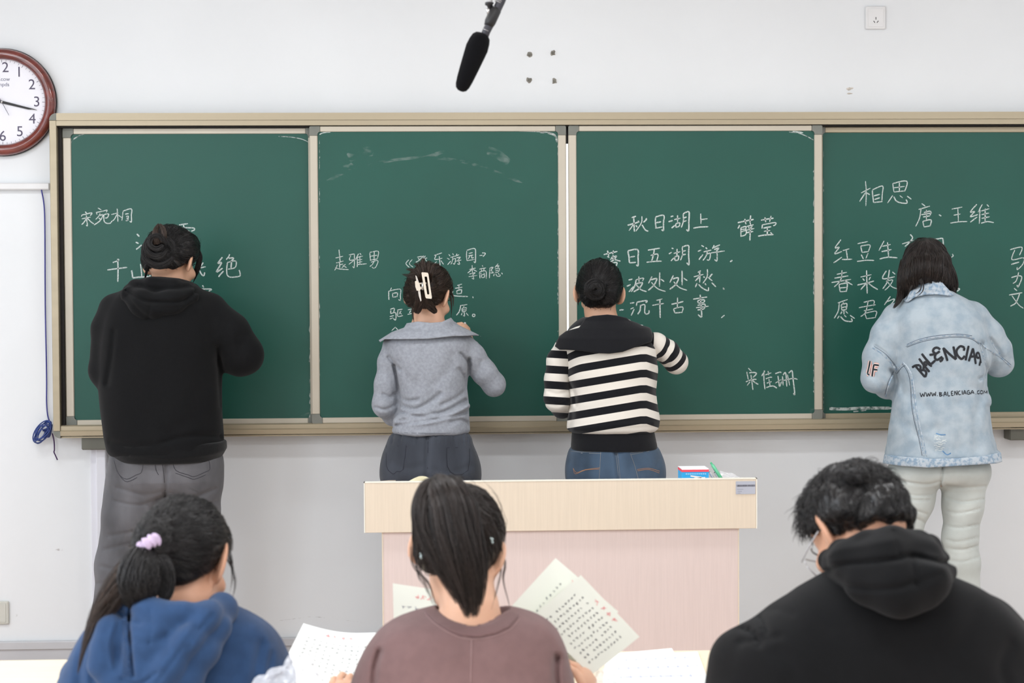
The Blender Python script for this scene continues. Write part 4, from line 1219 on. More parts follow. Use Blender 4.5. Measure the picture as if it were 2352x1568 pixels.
# hair
def hair_object(P_, head, t, blobs, m, flow, n, seed, steps=9, step=.009, lift=(.0, .004), hh=.005, w=.0007, extra=None, line=None, jitter=.2, stray=.02, fk=.015, noise=.002, name='hair', cut=None):
    def f(P):
        d = head.cap(P, t) if line is None else head.cap(P, t, line)
        for b in blobs: d = smin(d, b(P), fk)
        d = d + wob(P, .03, seed, noise)
        if cut is not None: d = smax(d, cut(P), .006)
        return d
    lo, hi = head.c - .2, head.c + .2
    V, Fc = mesh_sdf(f, lo, hi, hh)
    s_ = Strands(); s_.join(V, Fc, .25)
    s_.r[0] = np.clip(.25 + wob(V, .02, seed + 4, .2), 0, 1)
    if n: comb(f, V, flow, n, steps, step, lift, seed, jitter, None, w, s_, stray)
    if extra: extra(s_, f, V)
    return s_.build(name, m, P_), f
def toward(T):
    T = np.array(T, float)
    def g(p):
        d = T - p; l = np.linalg.norm(d, axis=1, keepdims=True)
        return d / np.maximum(l, 1e-6) * np.minimum(1, l / .03)
    return g
bunA = at(362, 560, YA - .11)
def exA(s_, f, V):
    # coil of the bun and the tuft that sticks out above it
    for j, (r0, cx, cy) in enumerate(((34, 366, 578), (24, 360, 566), (16, 360, 556))):
        g = [at(cx + r0 * math.cos(a), cy + r0 * .95 * math.sin(a), YA - .115 - .012 * j) for a in np.linspace(.4, 6.4, 12)]
        tail(s_, g, [.006] + [.014 - .002 * j] * 10 + [.007], 170, 20 + j, .0007, .2, .3)
    tt_ = Strands()
    tail(tt_, [at(360, 560, YA - .125), at(357, 545, YA - .13), at(358, 528, YA - .12), at(366, 514, YA - .11)], [.014, .013, .010, .006], 220, 31, .0007, .2, .15)
    tail(tt_, [at(372, 556, YA - .12), at(377, 540, YA - .125), at(374, 524, YA - .12), at(366, 515, YA - .115)], [.013, .011, .009, .005], 180, 32, .0007, .2, .15)
    tt_.build('hair_tuft', M['hair_brown'], PA)
    for k in range(4):
        tail(s_, [at(440, 560, YA + .05), at(455 + k, 590, YA + .06), at(456 - 2 * k, 618, YA + .065), at(443 - k, 650 - 8 * k, YA + .07)], [.016, .012, .007, .001], 110, 40 + k, .0006, .3, .6)
    tail(s_, [at(345, 590, YA - .02), at(338, 620, YA - .0), at(333, 640, YA + .02), at(334, 652, YA)], [.008, .006, .003, .001], 40, 46, .0006, .3, .6)
hair_object(PA, hA, .013, [lambda P: ellipsoid(P, at(368, 580, YA - .075), (.052, .04, .042)), lambda P: ellipsoid(P, at(430, 570, YA + .0), (.045, .08, .06)), lambda P: ellipsoid(P, at(378, 592, YA - .06), (.062, .04, .036))],
            M['hair_black'], toward(at(366, 580, YA - .14)), 1900, 5, extra=exA, w=.0007,
    line=((-.12, -.062), (-.05, -.05), (-.025, -.02), (.0, .022), (.03, .035), (.06, .062), (.1, .085)))

# ---- woman in the grey sweater
YBp = -.40
hB = Head(at(984, 683, YBp + .02), 31, 26, 3, .96, 1.15)
PB, bodyB = figure('woman in a grey wide-collar sweater, brown hair held by a cream claw clip', (at(985, 1400, YBp)[0], YBp, 0),
    hB, [(982, 770, YBp, 30), (984, 735, YBp + .005, 31), (986, 705, YBp + .03, 30)],
    [(985, 780, YBp, 52), (985, 860, YBp, 55), (990, 960, YBp, 52), (985, 1060, YBp, 56)],
    [[(905, 800, YBp, 13), (884, 910, YBp, 13), (893, 942, YBp + .04, 15), (945, 930, YBp + .22, 13)],
     [(1060, 800, YBp, 13), (1085, 812, YBp, 18), (1130, 880, YBp + .03, 16), (1105, 828, YBp + .22, 14), (1080, 790, YBp + .33, 13)]],
    [[(950, 1080, YBp, 38), (948, 1300, YBp, 32), (946, 1560, YBp, 22)], [(1030, 1080, YBp, 38), (1030, 1300, YBp, 32), (1032, 1560, YBp, 22)]],
    [(at(950, 928, YBp + .23), (.6, .6, .2), (-.3, .4, .8), 1, dict(curl=1.0, sc=.95)), (at(1081, 790, YBp + .325), (-.30, .1, .85), (.8, -.5, .3), 1, dict(curl=.85, sc=.8))], M['skin2'])
M['sweater_grey'] = cloth('grey_marl_knit', srgb(148, 152, 160), var=.12, scale=90, bscale=500, bump=.3)
rB = rows_px([(752, 940, 1035, .62), (768, 905, 1068, .8), (785, 884, 1084, .95), (820, 890, 1082, 1.0), (860, 902, 1076, .98), (890, 912, 1073, .95), (925, 914, 1077, .95), (960, 908, 1078, 1.0), (990, 899, 1080, 1.05), (996, 902, 1078, 1.05)], YBp, .125)
aB = [ppx([(903, 795, YBp, 25), (893, 830, YBp, 24), (886, 880, YBp, 24), (882, 930, YBp, 26), (902, 952, YBp + .05, 23), (950, 930, YBp + .2, 16)]),
      ppx([(1062, 790, YBp, 26), (1085, 815, YBp, 27), (1112, 855, YBp + .01, 27), (1134, 883, YBp + .03, 25), (1128, 870, YBp + .10, 22), (1086, 798, YBp + .31, 17)])]
crB = [([(905, 840), (912, 870), (918, 920), (912, 950)], 3.5, 12.6), ([(1078, 825), (1076, 860), (1072, 885)], 3.5, 12.6), ([(892, 820), (908, 838), (918, 848)], 4, 5.4), ([(1058, 812), (1072, 828), (1080, 838)], 4, 5.4),
       ([(913, 925), (950, 940), (985, 925), (1010, 905)], 6, 7.2), ([(915, 945), (960, 955), (1020, 946), (1068, 920)], 5, 7.2), ([(905, 965), (950, 950), (1000, 957)], 5, -5.4), ([(908, 972), (970, 972), (1030, 958), (1076, 932)], 5, -7.2),
       ([(912, 975), (980, 968), (1040, 955), (1076, 945)], 4, 7.2), ([(1015, 930), (1045, 915), (1072, 895)], 5, 5.4), ([(1035, 970), (1060, 965), (1078, 975)], 5, 5.4), ([(910, 905), (935, 920), (960, 918)], 5, 5.4), ([(1055, 850), (1066, 870), (1072, 900)], 6, 5.4),
       ([(918, 830), (930, 860), (950, 880)], 10, 2.7), ([(1040, 820), (1030, 850), (1000, 880)], 12, 2.7), ([(880, 905), (895, 912), (905, 905)], 4, 5.4), ([(862, 935), (885, 940), (908, 930)], 4, 4.5), ([(1105, 830), (1100, 850), (1085, 868)], 6, 2.7)]
def fB(P):
    d = loft(P, rB, 2.3, .02)
    d = smin(d, chain(P, aB[0][0], aB[0][1], .02), .012)
    d = smin(d, chain(P, aB[1][0], aB[1][1], .02), .018)
    d = d + wob(P, .11, 13, .0018) + creases(P, crB, YBp, YBp)
    return smax(d, -capsule(P, at(986, 770, YBp), at(988, 700, YBp + .03), 36 / S(YBp), 36 / S(YBp)), .008)
lo, hi = bounds([(r[1] + s_ * r[3], r[2] + q, r[0]) for r in rB for s_ in (-1, 1) for q in (-.1, .1)] + aB[0][0] + aB[1][0], .07)
swB = solid('sweater', fB, lo, hi, .005, M['sweater_grey'], PB)
colB = [(934, 742), (960, 738), (990, 741), (1015, 739), (1036, 729), (1043, 738), (1070, 748), (1108, 767), (1110, 775), (1100, 771), (1040, 772), (985, 778), (930, 779), (884, 779), (873, 786), (870, 781), (900, 762), (928, 752)]
def fBc(P):
    base = loft(P, rows_px([(728, 936, 1042, .62), (745, 930, 1048, .7), (760, 900, 1078, .86), (778, 868, 1112, 1.0), (800, 865, 1115, 1.02)], YBp, .135), 2.4, .004) 
    Q = topx(P); d = smax(base - .004, poly_px(Q, colB) / S(YBp), .004)
    d = d + creases(P, [([(938, 752), (985, 757), (1040, 748)], 5, 3), ([(1040, 750), (1070, 762), (1100, 768)], 5, 2)], YBp, YBp)
    nk = capsule(P, at(986, 775, YBp + .01), at(989, 700, YBp + .02), 41 / S(YBp), 43 / S(YBp))
    return smax(d, -nk, .006)
solid('collar', fBc, *bounds([at(860, 800, YBp - .16), at(1120, 720, YBp + .16)], .03), .004, M['sweater_grey'], PB)
tr = bvh(swB); st = MB(); drape(st, tr, [(902, 992), (950, 994), (1010, 995), (1078, 992)], .002, .001, 3)
st.build('hem_seam', mat('grey_seam', srgb(105, 108, 116), .9, var=.1), PB)
M['trouser_char'] = cloth('charcoal_denim', srgb(62, 66, 74), var=.3, scale=8, stretch=(1, 1, .4))
legsB = [[(938, 1080, YBp, 56), (945, 1300, YBp, 46), (946, 1560, YBp, 40)], [(1040, 1080, YBp, 56), (1032, 1300, YBp, 46), (1032, 1560, YBp, 40)]]
crtB = [([(x, 990), (x + dx, 1004), (x + 2 * dx, 1016 + abs(dx))], 2.5, 2.0) for x, dx in ((905, -2), (925, -3), (945, 2), (962, -2), (1000, 2), (1020, 1), (1040, 3), (1060, 2), (1072, 1))] + [([(982, 995), (982, 1040), (980, 1110)], 6, 5), ([(900, 1060), (930, 1075), (970, 1070)], 8, 2), ([(1000, 1080), (1040, 1085), (1080, 1070)], 8, 2)]
tB, _ = trousers(PB, [(985, 902, 1078, .9), (1000, 895, 1085, .92), (1040, 884, 1092, 1.0), (1080, 878, 1096, 1.05), (1110, 876, 1098, 1.0)], YBp, .135, legsB, M['trouser_char'], crtB)
tr = bvh(tB); st = MB()
for pl in ([(888, 1022), (888, 1070), (897, 1084), (905, 1088), (912, 1082), (926, 1078), (933, 1022)], [(891, 1022), (935, 1026)], [(1026, 1028), (1027, 1070), (1045, 1090), (1075, 1080), (1078, 1030)], [(1026, 1028), (1077, 1027)], [(984, 996), (983, 1040), (981, 1100)]):
    drape(st, tr, pl, .0022, .001, 2)
st.build('pocket_stitching', mat('navy_stitching', srgb(34, 36, 46), .9, var=.1), PB)['kind'] = 'stuff'
shoes(PB, [(946, 1580, YBp), (1032, 1580, YBp)], mat('pale_shoe', srgb(200, 200, 200), .7, var=.1))
clipB = at(968, 655, YBp - .13)
def exB(s_, f, V):
    rs = np.random.RandomState(9)
    for k, (x0, y0, x1, y1, r, n) in enumerate(((972, 640, 923, 630, .012, 90), (970, 636, 932, 618, .012, 110), (972, 634, 950, 606, .012, 110), (975, 632, 975, 596, .013, 130), (980, 632, 992, 600, .010, 90), (985, 634, 1010, 606, .008, 70), (978, 630, 960, 602, .01, 90))):
        mx, my = (x0 + x1) / 2 + rs.uniform(-4, 4), min(y0, y1) + 4
        tail(s_, [at(x0, y0 + 8, YBp - .10), at(x0 * .6 + mx * .4, y0 - 4, YBp - .125), at(mx, my, YBp - .12), at(x1, y1, YBp - .10)], [.016, r * 1.1, r * .8, r * .25], n, 60 + k, .0006, .3, .5)
    # folded twist under the clip
    tail(s_, [at(958, 716, YBp - .075), at(961, 704, YBp - .095), at(966, 688, YBp - .112), at(970, 655, YBp - .12)], [.012, .017, .020, .018], 420, 70, .0006, .15, .2)
    tail(s_, [at(1000, 716, YBp - .07), at(988, 703, YBp - .095), at(978, 688, YBp - .112), at(974, 655, YBp - .12)], [.010, .016, .019, .018], 380, 71, .0006, .15, .2)
    for k, g in enumerate(([(950, 700), (948, 722), (952, 745)], [(1022, 650), (1036, 690), (1036, 730)], [(1026, 660), (1040, 680), (1041, 705)], [(968, 735), (975, 755), (990, 765)])):
        tail(s_, [at(x, y, YBp - (.02 if k else .05) + (.05 if k in (1, 2) else 0)) for x, y in g], [.006, .004, .001], 26, 80 + k, .0005, .3, .5)
hair_object(PB, hB, .010, [lambda P: ellipsoid(P, at(972, 665, YBp - .075), (.05, .036, .062))], M['hair_brown'], toward(at(970, 668, YBp - .14)), 1900, 6, extra=exB, stray=.05)
# claw clip
cream = mat('cream_clip_plastic', srgb(218, 208, 192), .35, var=.04)
ck = empty('claw_clip', tuple(clipB)); ck.parent = PB; ck.matrix_parent_inverse = Matrix.Translation(-Vector(PB.location))
def clip_bar(outline, hole, y0, y1):
    b = MB(); n = len(outline)
    o_ = [at(x, y, y0) for x, y in outline]; i_ = [at(x, y, y0) for x, y in hole] if hole else None
    if hole:
        vs = [(p[0], yy, p[2]) for yy in (y0, y1) for p in o_ + i_]
        fs = []
        for lay, fl in ((0, 0), (2 * n, 1)):
            for k in range(n):
                a, c = k, (k + 1) % n
                q = (lay + a, lay + c, lay + n + c, lay + n + a)
                fs.append(q[::-1] if fl else q)
        for k in range(n):
            c = (k + 1) % n
            fs += [(k, 2 * n + k, 2 * n + c, c), (n + k, n + c, 3 * n + c, 3 * n + k)]
        return b.add(vs, fs)
    return b.prism([(p[0], p[2]) for p in o_], y0, y1)
yc_ = YBp - .150
clip_bar([(968, 627), (969, 625), (982, 626), (984, 629), (992, 683), (991, 686), (979, 685), (977, 682)], [(975, 636), (976, 635), (980, 635), (981, 637), (986, 674), (985, 676), (982, 676), (981, 674)], yc_, yc_ + .012).build('frame', cream, ck)
clip_bar([(953, 646), (957, 644), (964, 652), (966, 664), (964, 668), (957, 667), (954, 658)], None, yc_ + .002, yc_ + .018).build('frame', cream, ck)
clip_bar([(954, 632), (957, 634), (963, 650), (968, 690), (966, 692), (962, 680), (958, 655)], None, yc_ + .006, yc_ + .016).build('tooth_bar', mat('clear_clip', srgb(205, 198, 190), .2, var=.05), ck)
for y in (651, 660, 663):
    MB().tube([at(962, y, yc_ + .006), at(979, y - 1, yc_ + .006)], .0028, 8).build('hinge_bar', cream, ck, True)
MB().tube([at(970, 648, yc_ + .004), at(971, 666, yc_ + .004)], .004, 8).build('spring', M['chrome'], ck, True)
# piece of chalk between the fingertips
tag(MB().tube([at(1068, 741, -.045), at(1066, 752, -.06)], .0045, 10).build('chalk_stick', M['white_plastic'], None, True), 'white chalk stick in the fingers of the woman in the grey sweater', 'chalk')
# ---- woman in the striped sweater
YC = -.40
hC = Head(at(1376, 676, YC + .02), 3, 20, 3, .98, 1.1)
PC, bodyC = figure('woman in a black and white striped sweater with a wide black collar and blue jeans', (at(1400, 1400, YC)[0], YC, 0),
    hC, [(1385, 760, YC, 32), (1382, 730, YC + .005, 33), (1378, 695, YC + .03, 33)],
    [(1385, 780, YC, 54), (1392, 860, YC, 58), (1402, 960, YC, 55), (1412, 1060, YC, 56)],
    [[(1300, 800, YC, 18), (1276, 880, YC, 15), (1282, 920, YC + .05, 13), (1330, 918, YC + .2, 12)],
     [(1475, 795, YC, 20), (1512, 806, YC + .02, 16), (1545, 830, YC + .05, 15), (1520, 800, YC + .22, 14), (1480, 790, YC + .31, 13)]],
    [[(1372, 1080, YC, 38), (1372, 1300, YC, 32), (1374, 1560, YC, 22)], [(1452, 1080, YC, 38), (1454, 1300, YC, 32), (1456, 1560, YC, 22)]],
    [(at(1335, 918, YC + .21), (.6, .6, .1), (-.3, .4, .8), 1, dict(curl=1.0, sc=.95)), (at(1478, 790, YC + .32), (-.5, .3, .3), (.5, -.4, .5), -1, dict(curl=.9, sc=.95))], M['skin'])
def stripe_material():
    m = mat('striped_knit', (1, 1, 1), .9, spec=.2, sheen=.15, bump=.4, bscale=650)
    nt, N, L = nodes_of(m)
    a = N.new('ShaderNodeAttribute'); a.attribute_name = 'stripe'
    fr = N.new('ShaderNodeMath'); fr.operation = 'FRACT'; L.new(a.outputs['Fac'], fr.inputs[0])
    gt = N.new('ShaderNodeMath'); gt.operation = 'GREATER_THAN'; gt.inputs[1].default_value = .5; L.new(fr.outputs[0], gt.inputs[0])
    mx = N.new('ShaderNodeMix'); mx.data_type = 'RGBA'
    mx.inputs[6].default_value = (*srgb(15, 16, 21), 1); mx.inputs[7].default_value = (*srgb(226, 220, 210), 1)
    L.new(gt.outputs[0], mx.inputs[0]); L.new(mx.outputs[2], N['Principled BSDF'].inputs['Base Color'])
    return m
M['stripe'] = stripe_material()
M['knit_black'] = cloth('black_knit', srgb(17, 18, 22), bscale=400, bump=.4)
rC = rows_px([(728, 1335, 1442, .62), (748, 1310, 1462, .75), (772, 1294, 1486, .9), (800, 1294, 1505, 1.0), (850, 1300, 1511, 1.05), (900, 1306, 1508, 1.05), (940, 1306, 1512, 1.08), (963, 1302, 1515, 1.12), (985, 1300, 1512, 1.1), (992, 1306, 1504, 1.05)], YC, .135)
aC = [ppx([(1300, 800, YC, 28), (1286, 830, YC, 29), (1279, 870, YC, 28), (1280, 915, YC, 29), (1292, 934, YC + .05, 25), (1340, 920, YC + .18, 15)]),
      ppx([(1487, 790, YC, 25), (1508, 792, YC + .0, 27), (1532, 808, YC + .02, 27), (1553, 832, YC + .05, 25), (1548, 824, YC + .10, 22), (1500, 792, YC + .27, 16)])]
crC = [([(1305, 880), (1318, 900), (1322, 930)], 5, 5), ([(1306, 930), (1315, 950), (1308, 985)], 6, 4), ([(1500, 845), (1508, 870), (1505, 900)], 6, 3), ([(1320, 985), (1400, 978), (1500, 972)], 6, -3), ([(1350, 900), (1420, 880), (1490, 880)], 16, 1.5), ([(1340, 950), (1420, 925), (1490, 925)], 14, 1.5)]
def stripeC(V):
    Q = topx(V); x, y = Q[:, 0], Q[:, 1]
    off = np.where(x < 1471, .165 * (1471 - x) + np.maximum(0, 1340 - x) ** 2 * .006 * (y < 870), -.02 * (x - 1471) + np.maximum(0, x - 1485) * .35)
    return (y - 840 - off) / 35.6 + .75
def fC(P):
    d = loft(P, rC, 2.35, .02)
    d = d + wob(P, .13, 23, .002) + creases(P, crC, YC, YC)
    return smax(d, -capsule(P, at(1385, 765, YC), at(1380, 700, YC + .03), 38 / S(YC), 38 / S(YC)), .008)
lo, hi = bounds([(r[1] + s_ * r[3], r[2] + q, r[0]) for r in rC for s_ in (-1, 1) for q in (-.1, .1)], .07)
swC = solid('sweater_body', fC, lo, hi, .005, M['stripe'], PC, {'stripe': stripeC})
for j, (a, r) in enumerate(aC):
    ph = (.42, .1)[j]
    crS = [([(1495, 790), (1512, 812), (1516, 840)], 5, 2), ([(1535, 800), (1540, 820), (1530, 845)], 5, 3), ([(1262, 900), (1280, 905), (1300, 900)], 5, 3), ([(1255, 925), (1280, 930), (1300, 920)], 5, 3)]
    def fs(P, a=a, r=r):
        return chain(P, a, r, .018) + wob(P, .09, 27 + j, .0016) + creases(P, crS, YC + .04, YC)
    def st_(V, a=a, j=j, ph=ph):
        # distance run along the sleeve
        A = np.array(a); best = np.full(len(V), 9.0); s = np.zeros(len(V)); run = 0
        for i in range(len(A) - 1):
            ab = A[i + 1] - A[i]; l = np.linalg.norm(ab); t = ((V - A[i]) @ ab) / l ** 2
            tc = np.clip(t, 0 if i else -1, 1 if i < len(A) - 2 else 2)
            dd = np.linalg.norm(V - A[i] - np.clip(t, 0, 1)[:, None] * ab, axis=1)
            m = dd < best; best[m] = dd[m]; s[m] = run + tc[m] * l; run += l
        Q = topx(V)
        if j == 0:
            y = Q[:, 1] - .06 * (Q[:, 0] - 1275); return (y - 815) / 35.6 + .30
        # right sleeve: bands fan about the raised elbow
        return (s * S(YC)) / 27.0 + ph
    solid('sleeve', fs, *bounds(a, .07), .005, M['stripe'], PC, {'stripe': st_})
solid('hem_band', lambda P: loft(P, rows_px([(962, 1318, 1500, .95), (985, 1314, 1502, 1.0), (1000, 1312, 1505, 1.0), (1022, 1310, 1510, 1.0), (1031, 1310, 1511, 1.0)], YC, .135), 2.35, .008) + wob(P, .09, 28, .001), *bounds([at(1290, 1045, YC - .15), at(1530, 960, YC + .15)], .03), .005, M['knit_black'], PC)
colC = [(1333, 748), (1345, 730), (1362, 725), (1395, 722), (1415, 724), (1440, 730), (1446, 735), (1466, 742), (1474, 747), (1495, 752), (1500, 772), (1497, 784), (1492, 786), (1480, 790), (1462, 796), (1430, 808), (1400, 812), (1370, 811), (1340, 806), (1300, 803), (1285, 803), (1274, 795), (1284, 772), (1300, 760), (1330, 752)]
def fCc(P):
    base = loft(P, rows_px([(718, 1330, 1448, .62), (735, 1322, 1460, .7), (752, 1294, 1490, .85), (775, 1270, 1506, 1.0), (815, 1266, 1512, 1.1)], YC, .145), 2.4, .004)
    Q = topx(P); d = smax(base - .003, poly_px(Q, colC) / S(YC), .004)
    return smax(d, -capsule(P, at(1385, 770, YC), at(1381, 700, YC + .02), 40 / S(YC), 42 / S(YC)), .006)
solid('collar', fCc, *bounds([at(1260, 830, YC - .18), at(1520, 710, YC + .17)], .03), .004, M['knit_black'], PC)
M['jeans_blue'] = cloth('blue_denim', srgb(70, 88, 108), var=.4, scale=7, stretch=(1, 1, .5), bump=.4)
legsC = [[(1365, 1080, YC, 58), (1370, 1300, YC, 44), (1374, 1560, YC, 38)], [(1462, 1080, YC, 58), (1456, 1300, YC, 44), (1456, 1560, YC, 38)]]
crtC = [([(1413, 1030), (1416, 1060), (1420, 1105)], 4, 5), ([(1420, 1040), (1440, 1060), (1445, 1090)], 8, 2), ([(1310, 1060), (1330, 1075), (1360, 1080)], 8, 1.5), ([(1515, 1055), (1505, 1080), (1500, 1100)], 8, 2)]
tC, _ = trousers(PC, [(1015, 1314, 1508, .92), (1040, 1309, 1513, .95), (1070, 1306, 1520, 1.0), (1110, 1303, 1526, 1.03)], YC, .14, legsC, M['jeans_blue'], crtC)
tr = bvh(tC); st = MB()
for pl in ([(1311, 1036), (1340, 1038), (1382, 1037)], [(1380, 1037), (1378, 1070), (1376, 1104)], [(1311, 1040), (1381, 1041)], [(1447, 1040), (1480, 1036), (1511, 1028)], [(1448, 1044), (1512, 1032)], [(1448, 1042), (1458, 1070), (1467, 1104)], [(1413, 1028), (1417, 1060), (1421, 1104)], [(1416, 1028), (1421, 1060), (1425, 1104)]):
    drape(st, tr, pl, .002, .001, 3)
st.build('seam_stitching', mat('light_denim_stitching', srgb(120, 124, 128), .9, var=.2), PC)['kind'] = 'stuff'
st = MB()
for pl in ([(1317, 1075), (1325, 1085), (1345, 1078), (1378, 1074)], [(1317, 1075), (1322, 1088), (1345, 1079), (1376, 1077)], [(1463, 1078), (1490, 1075), (1515, 1082)], [(1464, 1081), (1490, 1078), (1514, 1086)]):
    drape(st, tr, pl, .0018, .001, 3)
st.build('pocket_stitching', mat('copper_stitching', srgb(160, 120, 90), .8, var=.1), PC, )['label'] = 'tan curved stitching on the back pockets'
shoes(PC, [(1374, 1580, YC), (1456, 1580, YC)], mat('white_sneaker', srgb(225, 225, 222), .6, var=.05))
def exC(s_, f, V):
    c = np.array(at(1368, 664, YC - .135))
    for j in range(3):
        g = [at(1368 + (21 - 6 * j) * math.cos(a), 664 + (20 - 6 * j) * math.sin(a), YC - .118 - .010 * j) for a in np.linspace(.4 + j, 6.4 + j, 12)]
        tail(s_, g, [.004] + [.010] * 10 + [.004], 130, 120 + j, .0006, .2, .3)
    for k, g in enumerate(([(1330, 685), (1328, 694), (1329, 702)],)):
        tail(s_, [at(x, y, YC + (.0 if k < 2 else -.05)) for x, y in g], [.006, .003, .001], 16, 130 + k, .0006, .3, .5)
hair_object(PC, hC, .013, [lambda P: ellipsoid(P, at(1368, 668, YC - .10), (.036, .03, .035)), lambda P: ellipsoid(P, at(1376, 655, YC - .0), (.080, .083, .058))], M['hair_black'], toward(at(1368, 664, YC - .13)), 2000, 7, extra=exC, stray=.03)

# ---- person in the denim jacket
YD = -.40
hD = Head(at(2128, 627, YD + .03), 8, 24, -2, .98)
PD, bodyD = figure('person with long straight dark hair in an oversized pale denim jacket', (at(2150, 1400, YD)[0], YD, 0),
    hD, [(2140, 730, YD, 30), (2136, 690, YD + .005, 30), (2131, 655, YD + .03, 30)],
    [(2140, 745, YD, 50), (2145, 830, YD, 58), (2155, 950, YD, 58), (2158, 1060, YD, 62)],
    [[(2060, 750, YD, 28), (2020, 850, YD, 22), (2022, 872, YD + .06, 15), (2085, 850, YD + .2, 12)],
     [(2225, 740, YD, 28), (2262, 775, YD + .02, 22), (2300, 835, YD + .05, 19), (2240, 780, YD + .22, 14), (2200, 740, YD + .32, 13)]],
    [[(2106, 1090, YD, 34), (2064, 1235, YD, 24), (2058, 1560, YD, 18)], [(2212, 1090, YD, 36), (2206, 1260, YD, 24), (2212, 1560, YD, 18)]],
    [(at(2088, 848, YD + .21), (.6, .6, .3), (-.3, .4, .8), 1, dict(curl=1.0, sc=.95)), (at(2198, 738, YD + .33), (-.5, .3, .6), (.5, -.4, .5), -1, dict(curl=.9, sc=.95))], M['skin2'])
M['denim'] = cloth('pale_washed_denim', srgb(173, 185, 193), col2=srgb(152, 168, 180), scale=22, detail=6, bump=.5, bscale=420, contrast=(.35, .62))
rD = rows_px([(668, 2092, 2180, .6), (682, 2075, 2212, .7), (700, 2054, 2238, .84), (730, 2040, 2262, .95), (780, 2042, 2272, 1.0), (830, 2052, 2275, 1.0), (880, 2055, 2268, 1.0), (920, 2050, 2274, 1.03), (980, 2042, 2280, 1.08), (1030, 2036, 2292, 1.12), (1050, 2033, 2298, 1.14)], YD, .155)
aD = [ppx([(2062, 735, YD, 40), (2042, 770, YD, 40), (2022, 820, YD, 38), (2014, 868, YD, 34), (2038, 885, YD + .07, 31), (2085, 870, YD + .18, 24)]),
      ppx([(2232, 735, YD, 42), (2262, 775, YD + .01, 42), (2285, 805, YD + .02, 38), (2294, 832, YD + .04, 33), (2265, 815, YD + .14, 30), (2215, 760, YD + .26, 24)])]
crD = [([(2010, 795), (2035, 812), (2052, 838)], 4, 5.1), ([(2046, 850), (2060, 875), (2050, 905)], 4, 13.6), ([(2062, 858), (2072, 880), (2074, 900)], 8, 5.1), ([(2255, 790), (2262, 830), (2268, 880)], 7, 6.8), ([(2276, 780), (2290, 800), (2300, 820)], 6, 6.8),
       ([(2090, 905), (2130, 940), (2150, 990)], 14, 4.2), ([(2060, 960), (2100, 985), (2150, 985)], 14, 3.4), ([(2260, 900), (2240, 960), (2245, 1030)], 12, 5.1), ([(2200, 930), (2215, 980), (2205, 1030)], 14, 3.4), ([(2110, 1000), (2140, 1030), (2160, 1035)], 12, 4.2),
       ([(2025, 745), (2050, 735), (2080, 715)], 8, 4.2), ([(2270, 935), (2278, 980), (2290, 1030)], 7, 5.1), ([(2190, 860), (2230, 890), (2262, 900)], 12, 2.5), ([(2000, 860), (2020, 875), (2030, 900)], 8, 3.4), ([(2250, 870), (2268, 860), (2280, 850)], 4, 6.8)]
def fD(P):
    d = loft(P, rD, 2.35, .02)
    d = smin(d, chain(P, aD[0][0], aD[0][1], .02), .014)
    d = smin(d, chain(P, aD[1][0], aD[1][1], .02), .02)
    d = d + wob(P, .14, 33, .003) + wob(P, .05, 34, .0009) + creases(P, crD, YD, YD)
    return smax(d, -capsule(P, at(2140, 740, YD), at(2134, 650, YD + .03), 42 / S(YD), 42 / S(YD)), .008)
lo, hi = bounds([(r[1] + s_ * r[3], r[2] + q, r[0]) for r in rD for s_ in (-1, 1) for q in (-.12, .12)] + aD[0][0] + aD[1][0], .08)
jkD = solid('denim_jacket', fD, lo, hi, .0055, M['denim'], PD)
M['denim_seam'] = cloth('bleached_denim_edge', srgb(184, 194, 202), col2=srgb(138, 160, 180), scale=75, detail=3, bump=.6, bscale=300, contrast=(.4, .58))
def shellD(name, poly, th, m, yb=YD, dep=.163, rows=None, n=2.35, inner=.0):
    rr = rows or rows_px([(r[0], r[1], r[2], (r[3] if len(r) > 3 else 1)) for r in [(980, 2041, 2281, 1.05), (1030, 2035, 2293, 1.09), (1050, 2031, 2299, 1.12), (1072, 2029, 2304, 1.12)]], yb, dep)
    def f(P):
        base = loft(P, rr, n, .004)
        return smax(base - th, poly_px(topx(P), poly) / S(yb), .003)
    p = np.array(poly)
    return solid(name, f, *bounds([at(p[:, 0].min() - 10, p[:, 1].max() + 10, yb - dep * 1.3), at(p[:, 0].max() + 10, p[:, 1].min() - 10, yb + dep * 1.3)], .02), .0045, m, PD)
shellD('hem_band', [(2031, 1043), (2070, 1048), (2140, 1053), (2200, 1052), (2260, 1047), (2299, 1038), (2302, 1060), (2290, 1064), (2200, 1070), (2130, 1074), (2070, 1070), (2027, 1064)], .006, M['denim_seam'])
def fDc(P):
    base = loft(P, rows_px([(630, 2104, 2166, .55), (645, 2098, 2176, .66), (665, 2078, 2192, .74), (690, 2060, 2215, .86)], YD, .15), 2.2, .004)
    base = base + creases(P, [([(2075, 690), (2100, 678), (2135, 672), (2170, 672), (2190, 678)], 4, 3)], YD, YD)
    poly = [(2075, 690), (2088, 672), (2104, 655), (2115, 643), (2128, 638), (2145, 638), (2160, 643), (2170, 655), (2182, 668), (2192, 676), (2185, 680), (2150, 676), (2125, 677), (2100, 683), (2082, 697)]
    d = smax(base - .006, poly_px(topx(P), poly) / S(YD), .004)
    return smax(d, -capsule(P, at(2140, 740, YD), at(2135, 640, YD + .02), 33 / S(YD), 36 / S(YD)), .006)
solid('collar', fDc, *bounds([at(2060, 710, YD - .18), at(2210, 625, YD + .17)], .03), .0045, M['denim_seam'], PD)
tr = bvh(jkD)
sm = MB()
